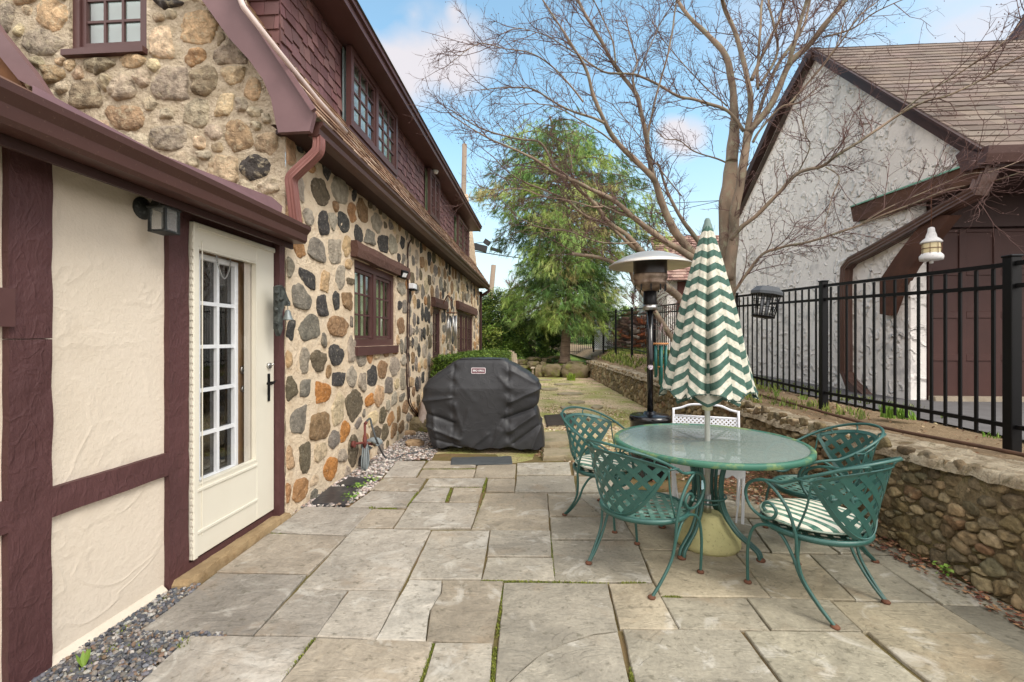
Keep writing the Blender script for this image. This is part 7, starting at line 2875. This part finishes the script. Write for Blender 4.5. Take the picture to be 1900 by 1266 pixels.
cnt = 0
for (C_, rad) in limbs:
    L_ = 0
    nxt = rt.uniform(.1, .3)
    total_ = sum((C_[i + 1] - C_[i]).length for i in range(len(C_) - 1))
    for i in range(len(C_) - 1):
        s_ = (C_[i + 1] - C_[i])
        L_ += s_.length
        if L_ > nxt and rad[i] < .085:
            nxt = L_ + rt.uniform(.055, .13)
            if L_ < total_ * .12: continue
            base = s_.normalized()
            sd = base.orthogonal().normalized()
            sd.rotate(Matrix.Rotation(rt.uniform(0, 6.28), 3, base))
            d_ = (base * .8 + sd * rt.uniform(.4, .9) + Vector((0, 0, .18))).normalized()
            twig(m, C_[i], d_, rt.uniform(.35, .85) * (1.0 if rad[i] < .03 else .7), min(.0085, max(.0055, rad[i] * .4)), 0, rt, .03)
            cnt += 1
    twig(m, C_[-1], (C_[-1] - C_[-3]).normalized(), .5, min(.006, rad[-1]), 0, rt, .02)
m.build('twigs', TWIG, bt)
print('twig clusters', cnt, len(m.v))

# ------------------------------------------------------------------ foliage helpers
LEAF = mat('leaf_green', ((.75, .75, .7), (1.3, 1.3, 1.25)), 1.5, rough=.6, attr=True, spec=.35)
NEED = mat('pine_needles', ((.8, .8, .75), (1.25, 1.25, 1.2)), .9, rough=.7, attr=True, spec=.2)


def leaf(m, p, n_, L_, w, rt):
    n_ = n_.normalized()
    a = n_.orthogonal().normalized()
    a.rotate(Matrix.Rotation(rt.uniform(0, 6.28), 3, n_))
    b = n_.cross(a)
    m.poly([p, p + a * L_ * .5 + b * w / 2 - n_ * .0, p + a * L_ - n_ * L_ * .2, p + a * L_ * .5 - b * w / 2])


def bush(name, c, r_, nclump, nleaf, L_, w, cols, seed, label, cat='shrub', group=None, stems=5, low=.0):
    rt = random.Random(seed)
    t_ = thing(name, label, cat, (c[0], c[1], c[2]), group=group)
    m = MB()
    tips = []
    for k in range(nclump):
        a = rt.uniform(0, 6.28); z = rt.uniform(low, 1); rr_ = math.sqrt(max(0, 1 - (2 * z - 1) ** 2 * .85)) * rt.uniform(.45, 1.0)
        p = Vector((c[0] + r_[0] * rr_ * math.cos(a), c[1] + r_[1] * rr_ * math.sin(a), c[2] + r_[2] * z * rt.uniform(.85, 1.08)))
        tips.append(p)
        base = jit(rt.choice(cols), rt, .25)
        cr_ = rt.uniform(.10, .2) * (r_[0] + r_[2]) / 2
        for j in range(nleaf):
            d_ = Vector((rt.gauss(0, 1), rt.gauss(0, 1), rt.gauss(0, .8)))
            q = p + d_ * cr_ * .5
            m.color = jit(base, rt, .2)
            leaf(m, q, Vector((rt.gauss(0, .5), rt.gauss(0, .5) - .3, 1)), L_ * rt.uniform(.7, 1.2), w, rt)
    m.build('foliage', LEAF, t_)
    m = MB()
    for k in range(stems):
        tp = rt.choice(tips)
        b0 = Vector((c[0] + rt.uniform(-.15, .15), c[1], c[2] - .1))
        m.tube(catmull([b0, b0.lerp(tp, .4) + Vector((0, 0, .1)), tp], 4), [.03] * 4 + [.02] * 4 + [.01], 5)
    m.build('stems', BARK, t_)
    return t_


RC = [srgb(70, 96, 44), srgb(90, 120, 50), srgb(54, 78, 38), srgb(120, 146, 66)]
YC = [srgb(150, 170, 80), srgb(130, 156, 70), srgb(170, 184, 96), srgb(96, 124, 52)]
gsh = 'evergreen shrubs at the end of the yard'
a = onY(925, 645, 20)
bush('laurel_shrub', (a.x, 20.0, .45), (1.25, .9, 2.9), 330, 60, .13, .055, RC + RC + YC, 1, 'tall glossy evergreen shrub beside the far corner of the stone house', group=gsh, stems=8)
a = onY(1003, 645, 20.3)
bush('laurel_shrub', (a.x, 20.3, .45), (1.0, .8, 1.9), 200, 56, .12, .05, RC, 2, 'dark evergreen shrub left of the pine trunk', group=gsh, stems=8)
a = onY(915, 560, 24)
bush('yellow_shrub', (a.x, 25.6, .5), (1.9, 1.0, 3.4), 90, 44, .15, .06, YC, 3, 'pale yellow green shrub behind the tall glossy one', group=gsh)
a = onY(1026, 676, 19.4)
bush('dwarf_shrub', (a.x, 18.9, .38), (.28, .25, .26), 26, 36, .05, .02, [srgb(52, 70, 34), srgb(66, 88, 40)], 4, 'low dark round shrub at the foot of the pine', stems=2)
# clipped hedge along the house
m = MB()
rt = random.Random(6)
hx0, hx1, hy0, hy1, hz = -1.98, -.92, 7.9, 13.0, 1.09
for _ in range(26000):
    f_ = rt.random()
    x, y = rt.uniform(hx0, hx1), rt.uniform(hy0, hy1)
    if f_ < .5: z = hz + rt.gauss(0, .02)
    elif f_ < .8: z = rt.uniform(.05, hz); y = hy0 + abs(rt.gauss(0, .03))
    else: z = rt.uniform(.05, hz); x = hx1 - abs(rt.gauss(0, .03))
    z += .035 * mnoise.noise(Vector((x * 2.5, y * 2.5, 0)))
    rx_ = min(x - hx0, hx1 - x, .12) / .12
    if f_ < .5: z -= .05 * (1 - rx_) ** 2
    m.color = jit(rt.choice([srgb(104, 130, 50), srgb(84, 110, 42), srgb(124, 148, 62), srgb(66, 88, 36)]), rt, .2)
    leaf(m, Vector((x, y, z)), Vector((rt.gauss(0, .6), rt.gauss(0, .6), 1)), .045, .022, rt)
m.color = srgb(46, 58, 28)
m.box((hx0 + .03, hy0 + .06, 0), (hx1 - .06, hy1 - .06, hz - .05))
tag(m.build('box_hedge', LEAF), 'low clipped green hedge along the stone house behind the grill', 'hedge')

# ------------------------------------------------------------------ pine
pn = thing('pine_tree', 'big soft needled pine with drooping bright green branches beyond the far wall', 'tree', (0, 0, 0))
pb = onY(1048, 670, 19.0)
pn.location = (pb.x, 19.0, .45)
PB = mat('ringed_pine_bark', (srgb(150, 130, 112), srgb(104, 88, 76)), 3, rough=.95, bump=.8, bscale=9, bdist=.03, aspect=(1, 1, 6), contrast=2.6)
m = MB()
rt = random.Random(12)
PT = [pb + Vector((0, 0, -.1)), onY(1049, 640, 19), onY(1052, 600, 19), onY(1056, 540, 19), onY(1055, 470, 19), onY(1050, 400, 19), onY(1045, 320, 19), onY(1030, 250, 19), onY(1020, 215, 19)]
CP = catmull(PT, 6)
m.tube(CP, [.24 - .21 * (i / (len(CP) - 1)) ** .8 + (.06 if i < 2 else 0) for i in range(len(CP))], 12)
# half width profile (px on each side of x=1055) by image height
PR_ = [(212, 8, 10), (235, 40, 45), (270, 100, 80), (300, 130, 110), (330, 165, 130), (370, 165, 150), (410, 160, 168), (450, 135, 165), (490, 112, 120), (530, 108, 100), (570, 112, 96), (600, 100, 100), (618, 60, 90)]


def prw(v):
    for i in range(len(PR_) - 1):
        if PR_[i][0] <= v <= PR_[i + 1][0]:
            f_ = (v - PR_[i][0]) / (PR_[i + 1][0] - PR_[i][0])
            return [PR_[i][k] + (PR_[i + 1][k] - PR_[i][k]) * f_ for k in (1, 2)]
    return [20, 20]


fm = MB()
PC = [srgb(160, 180, 100), srgb(134, 162, 90), srgb(112, 144, 80), srgb(176, 190, 116), srgb(92, 122, 70), srgb(170, 164, 112), srgb(144, 170, 98)]
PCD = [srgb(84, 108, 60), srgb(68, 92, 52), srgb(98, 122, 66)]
nb_ = 190
for b in range(nb_):
    v = 225 + (604 - 225) * (b / nb_) ** .74
    az = b * 2.399963
    hl, hr = prw(min(617, v + 18))
    side = math.cos(az)
    R_ = (hr if side > 0 else hl) * 19 / 850 * rt.uniform(.5, 1.12)
    z0_ = onY(1055, v, 19).z
    # trunk point at that height
    tp = min(CP, key=lambda q: abs(q.z - z0_))
    tip = Vector((tp.x + R_ * side, tp.y + R_ * .85 * math.sin(az), z0_ - R_ * .14 + rt.uniform(-.2, .3)))
    mid = tp.lerp(tip, .5) + Vector((0, 0, R_ * .12))
    bc = catmull([tp, mid, tip], 7)
    m.tube(bc, [max(.012, .05 * (1 - i / len(bc))) for i in range(len(bc))], 5, caps=False)
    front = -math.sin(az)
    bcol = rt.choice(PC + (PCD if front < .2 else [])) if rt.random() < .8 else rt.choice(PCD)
    ntuft = int(15 + R_ * 18)
    for k in range(ntuft):
        f_ = rt.uniform(.28, 1.02) ** .8
        i = min(len(bc) - 2, int(f_ * (len(bc) - 1)))
        p = bc[i] + (bc[i + 1] - bc[i]) * rt.random()
        sp = .16 + .42 * (1 - f_)
        p = p + Vector((rt.gauss(0, sp), rt.gauss(0, sp), rt.gauss(-.10, .16)))
        out = (p - tp); out.z = 0
        out = out.normalized() if out.length > .01 else Vector((1, 0, 0))
        tdir = (out * .55 + Vector((rt.gauss(0, .35), rt.gauss(0, .35), rt.uniform(-1.1, .25)))).normalized()
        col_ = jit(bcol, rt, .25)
        for q in range(15):
            d_ = (tdir + Vector((rt.gauss(0, .42), rt.gauss(0, .42), rt.gauss(0, .42) - .18))).normalized()
            L_ = rt.uniform(.16, .30)
            w_ = d_.orthogonal().normalized(); w_.rotate(Matrix.Rotation(rt.uniform(0, 6.28), 3, d_)); w_ = w_ * .0085
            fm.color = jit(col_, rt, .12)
            s0 = p + tdir * rt.uniform(-.12, .1)
            e_ = s0 + d_ * L_ + Vector((0, 0, -.05))
            fm.af([fm.av(s0 - w_), fm.av(s0 + w_), fm.av(e_)])
m.build('trunk', PB, pn)
fm.build('crown', NEED, pn)
print('pine', len(fm.f))

# ------------------------------------------------------------------ far background
UT = mat('grey_pole_wood', (srgb(150, 134, 118), srgb(120, 106, 92)), 1.5, rough=.9, aspect=(2, 2, .2))
for i, (u0, v0, u1, v1, Y_, w, lb_) in enumerate([(862, 268, 858, 480, 28, 9, 'tall wooden utility pole rising behind the dormer roof'),
                                                  (916, 492, 906, 600, 34, 9, 'shorter leaning wooden pole above the shrubs right of the house')]):
    a, b = onY(u0, v0, Y_), onY(u1, v1, Y_)
    b = a + (b - a) * ((a.z - .3) / max(.1, a.z - b.z))
    m = MB(); m.tube([b, a], [w / 2 * Y_ / 850 * 1.15, w / 2 * Y_ / 850], 10)
    tag(m.build('utility_pole', UT), lb_, 'pole', 'wooden utility poles')
WB = mat('black_cable', (srgb(60, 58, 60), srgb(46, 44, 46)), 2, rough=.6)
def wire(p, q, sag, label, r_=.018, g='overhead cables'):
    m = MB()
    pts = [Vector(p).lerp(Vector(q), k / 14) - Vector((0, 0, sag * 4 * (k / 14) * (1 - k / 14))) for k in range(15)]
    m.tube(pts, r_, 4)
    tag(m.build('overhead_cable', WB), label, 'cable', g)
wire(onY(878, 452, 26), onY(1500, 330, 26), .4, 'overhead cable rising to the right from the black splice boxes')
wire(onY(760, 352, 28), onY(1340, 372, 26), .5, 'overhead cable crossing from the utility pole to behind the bare tree')
wire(onY(880, 466, 26), onY(1160, 490, 26), .2, 'lowest overhead cable behind the pine', .03)
wire(onY(862, 300, 28), onY(1000, 500, 26), .3, 'overhead cable dropping steeply from the tall pole top')
m = MB()
for (u0, v0, u1, v1, th_) in ((878, 457, 903, 463, .34), (899, 447, 908, 453, .26)):
    m.bar(onY(u0, v0, 25.8), onY(u1, v1, 25.8), .3, th_)
m.bar(onY(910, 461, 25.8), onY(932, 468, 25.8), .16)
tag(m.build('cable_splice_box', WB), 'black cable splice boxes hanging from the wires right of the dormer', 'cable box')
# bare trees and evergreens on the horizon
def bare_far(u, v0, v1, Y_, seed, label, sp=1.0):
    rt = random.Random(seed)
    b = onY(u, v1, Y_); tp = onY(u, v0, Y_)
    H__ = tp.z - b.z
    t_ = thing('distant_bare_tree', label, 'tree', b, group='bare trees on the horizon')
    m = MB()
    def rec(p, d, L_, r_, lv):
        q = p + d * L_
        m.tube([p, (p + q) / 2 + Vector((rt.gauss(0, .04), 0, 0)) * L_, q], [r_, r_ * .8, r_ * .6], 4, caps=False)
        if lv < 5:
            for _ in range(rt.randint(2, 4)):
                nd_ = (d + Vector((rt.gauss(0, .5) * sp, rt.gauss(0, .4), rt.gauss(.1, .25)))).normalized()
                rec(p + (q - p) * rt.uniform(.5, 1), nd_, L_ * rt.uniform(.6, .8), r_ * .6, lv + 1)
    rec(b, Vector((0, 0, 1)), H__ * .32, H__ * .022, 0)
    m.build('trunk', TWIG, t_)
bare_far(930, 480, 600, 45, 1, 'faint bare tree on the horizon just right of the stone house')
bare_far(968, 470, 600, 50, 2, 'faint bare tree on the horizon left of the pine')
bare_far(1180, 500, 600, 46, 3, 'faint bare tree beyond the fence between the pine and the heater')
EC = [srgb(70, 100, 52), srgb(86, 116, 60), srgb(60, 86, 46)]
ge = 'trees beyond the fence'
a = onY(1180, 600, 30)
bush('evergreen_tree', (a.x, 31, .9), (2.6, 1.2, 2.6), 80, 60, .2, .07, EC, 11, 'dark evergreen mass beyond the fence left of the heater pole', 'tree', ge)
a = onY(1215, 600, 27)
bush('evergreen_tree', (a.x + .3, 27, .9), (1.3, .9, 2.6), 60, 60, .16, .05, EC, 12, 'green evergreen beyond the fence behind the heater pole', 'tree', ge)
a = onY(1130, 600, 40)
bush('evergreen_tree', (a.x, 42, .9), (4, 1.2, 3.2), 80, 60, .3, .1, EC + YC[:1], 13, 'distant tree clump under the right edge of the pine', 'tree', ge)
m = MB(); rt = random.Random(31)
for _ in range(14000):
    x = rt.uniform(-30, 34); y = rt.uniform(50, 58)
    z = rt.uniform(.3, 3.6 + 1.2 * mnoise.noise(Vector((x * .3, 0, 0))))
    m.color = jit(rt.choice(EC + [srgb(130, 126, 100)]), rt, .2)
    leaf(m, Vector((x, y, z)), Vector((rt.gauss(0, 1), -1, rt.gauss(0, 1))), .6, .3, rt)
tag(m.build('distant_woods', LEAF), 'distant belt of trees along the horizon', 'trees', kind='stuff')
# neighbour's pale wall beyond the fence
m = MB()
a = onY(1112, 560, 23.5); b = onY(1136, 640, 23.5)
m.box((a.x, 23.5, .9), (b.x, 26, a.z))
m.extrude([(a.x - .2, 23.3, a.z), (b.x + .2, 23.3, a.z), (b.x + .2, 23.3, a.z + .1), (a.x - .2, 23.3, a.z + .1)], (0, 3, 0))
tag(m.build('neighbor_shed', mat('pale_grey_siding', (srgb(196, 200, 196), srgb(176, 182, 180)), 3, rough=.8)), 'narrow pale grey shed seen beyond the fence right of the pine', 'shed')

# weeds and leaves over the raised garden strip
m = MB(); rt = random.Random(77)
for _ in range(9000):
    y = rt.uniform(2.2, 20); x = wallx(y) + rt.uniform(.45, 3.2)
    if x > 4.4: continue
    z = upz(x, y) + .005
    if rt.random() < .45:
        m.color = jit(rt.choice([srgb(120, 84, 62), srgb(150, 118, 88), srgb(96, 70, 54), srgb(180, 158, 128)]), rt, .2)
        leaf(m, Vector((x, y, z)), Vector((rt.gauss(0, .4), rt.gauss(0, .4), 1)), .02 + .003 * y, .014 + .002 * y, rt)
    elif mnoise.noise(Vector((x * 1.5, y * .8, 4))) > -.05 and y > 5:
        blades(m, x, y, z, 3, .05 + .006 * y, .05, rt, [srgb(110, 128, 56), srgb(90, 104, 50), srgb(140, 146, 76)], w=.004 + .0008 * y, lean=.7)
tag(m.build('garden_litter', GRASSM), kind='stuff', label='dead leaves and thin grass on the raised strip along the fence', cat='ground cover')

# small plants on and by the wall
def tuft(name, p, n, h, spread, cols, label, w=.004, lean=.5, group=None):
    rt = random.Random(int(p[0] * 100 + p[1] * 10))
    m = MB()
    blades(m, p[0], p[1], p[2], n, h, spread, rt, cols, w, lean)
    return tag(m.build(name, GRASSM), label, 'plant', group)
gpz = 'small green plants along the fence'
GB = [srgb(120, 156, 60), srgb(96, 136, 48), srgb(146, 176, 84)]
p = onG(1655, 775, .62); tuft('sprouting_plant', p, 130, .15, .10, GB, 'clump of bright green shoots at the fence in front of the garage door', .006, .35, gpz)
p = onG(1684, 778, .62); tuft('sprouting_plant', p, 60, .10, .08, GB, 'smaller clump of green shoots just right of the bigger one', .006, .5, gpz)
p = onG(1440, 735, .63); tuft('grass_tuft', p, 30, .11, .04, GB, 'thin grass tuft at the fence behind the umbrella', .003, .8, gpz)
p = onG(1490, 742, .62); tuft('grass_tuft', p, 30, .08, .05, GB, 'small grass tuft left of the second fence post', .003, .8, gpz)
p = onG(1838, 812, .64); tuft('grass_tuft', p, 30, .05, .05, GB, 'tiny grass tuft left of the nearest fence post', .003, .8, gpz)
p = onG(1130, 655, .66); tuft('yellow_shoots', p, 160, .24, .16, [srgb(190, 200, 70), srgb(170, 186, 60)], 'bright yellow green shoots on the far end of the wall', .02, .6, gpz)
p = onG(1186, 672, .62); tuft('grass_tuft', p, 80, .08, .2, GB, 'grass patch on the wall left of the heater pole', .008, .8, gpz)
p = onG(1060, 706); tuft('small_fern', p, 90, .26, .15, [srgb(140, 160, 60), srgb(120, 146, 56)], 'small yellow green plant at the foot of the far boulders', .02, .7)
for i, (u, v, lb_) in enumerate([(652, 925, 'leafy weed beside the nearer black slate slab'), (668, 905, 'leafy weed beside the farther black slate slab'), (688, 893, 'leafy weed at the corner of the slabs near the red standpipe')]):
    p = onG(u, v)
    m = MB(); rt = random.Random(i)
    for _ in range(46):
        m.color = jit(rt.choice(GB), rt, .15)
        leaf(m, Vector((p.x + rt.gauss(0, .04), p.y + rt.gauss(0, .04), rt.uniform(.005, .04))), Vector((rt.gauss(0, .5), rt.gauss(0, .5), 1)), .03, .016, rt)
    tag(m.build('leafy_weed', LEAF), lb_, 'plant', 'weeds at the slab edges')
p = onG(1745, 1047, .0)
m = MB(); rt = random.Random(9)
for _ in range(24):
    m.color = jit(rt.choice(GB), rt, .15)
    leaf(m, Vector((wallx(3) - .05 + rt.gauss(0, .02), 2.95 + rt.gauss(0, .03), rt.uniform(.01, .06))), Vector((-.6, rt.gauss(0, .5), 1)), .028, .018, rt)
tag(m.build('leafy_weed', LEAF), 'small round leaved weed at the foot of the retaining wall on the right', 'plant')
m = MB(); rt = random.Random(19)
p = onG(155, 1242)
for _ in range(7):
    m.color = jit(srgb(110, 136, 56), rt, .1)
    a = rt.uniform(0, 6.28)
    q = p + Vector((0, 0, .0))
    e = q + Vector((math.cos(a) * .03, math.sin(a) * .03, .07))
    s_ = Vector((-math.sin(a), math.cos(a), 0)) * .01
    m.poly([q, q.lerp(e, .6) + s_, e, q.lerp(e, .6) - s_])
tag(m.build('seedling', LEAF), 'bright green seedling in the grey gravel at the front', 'plant')
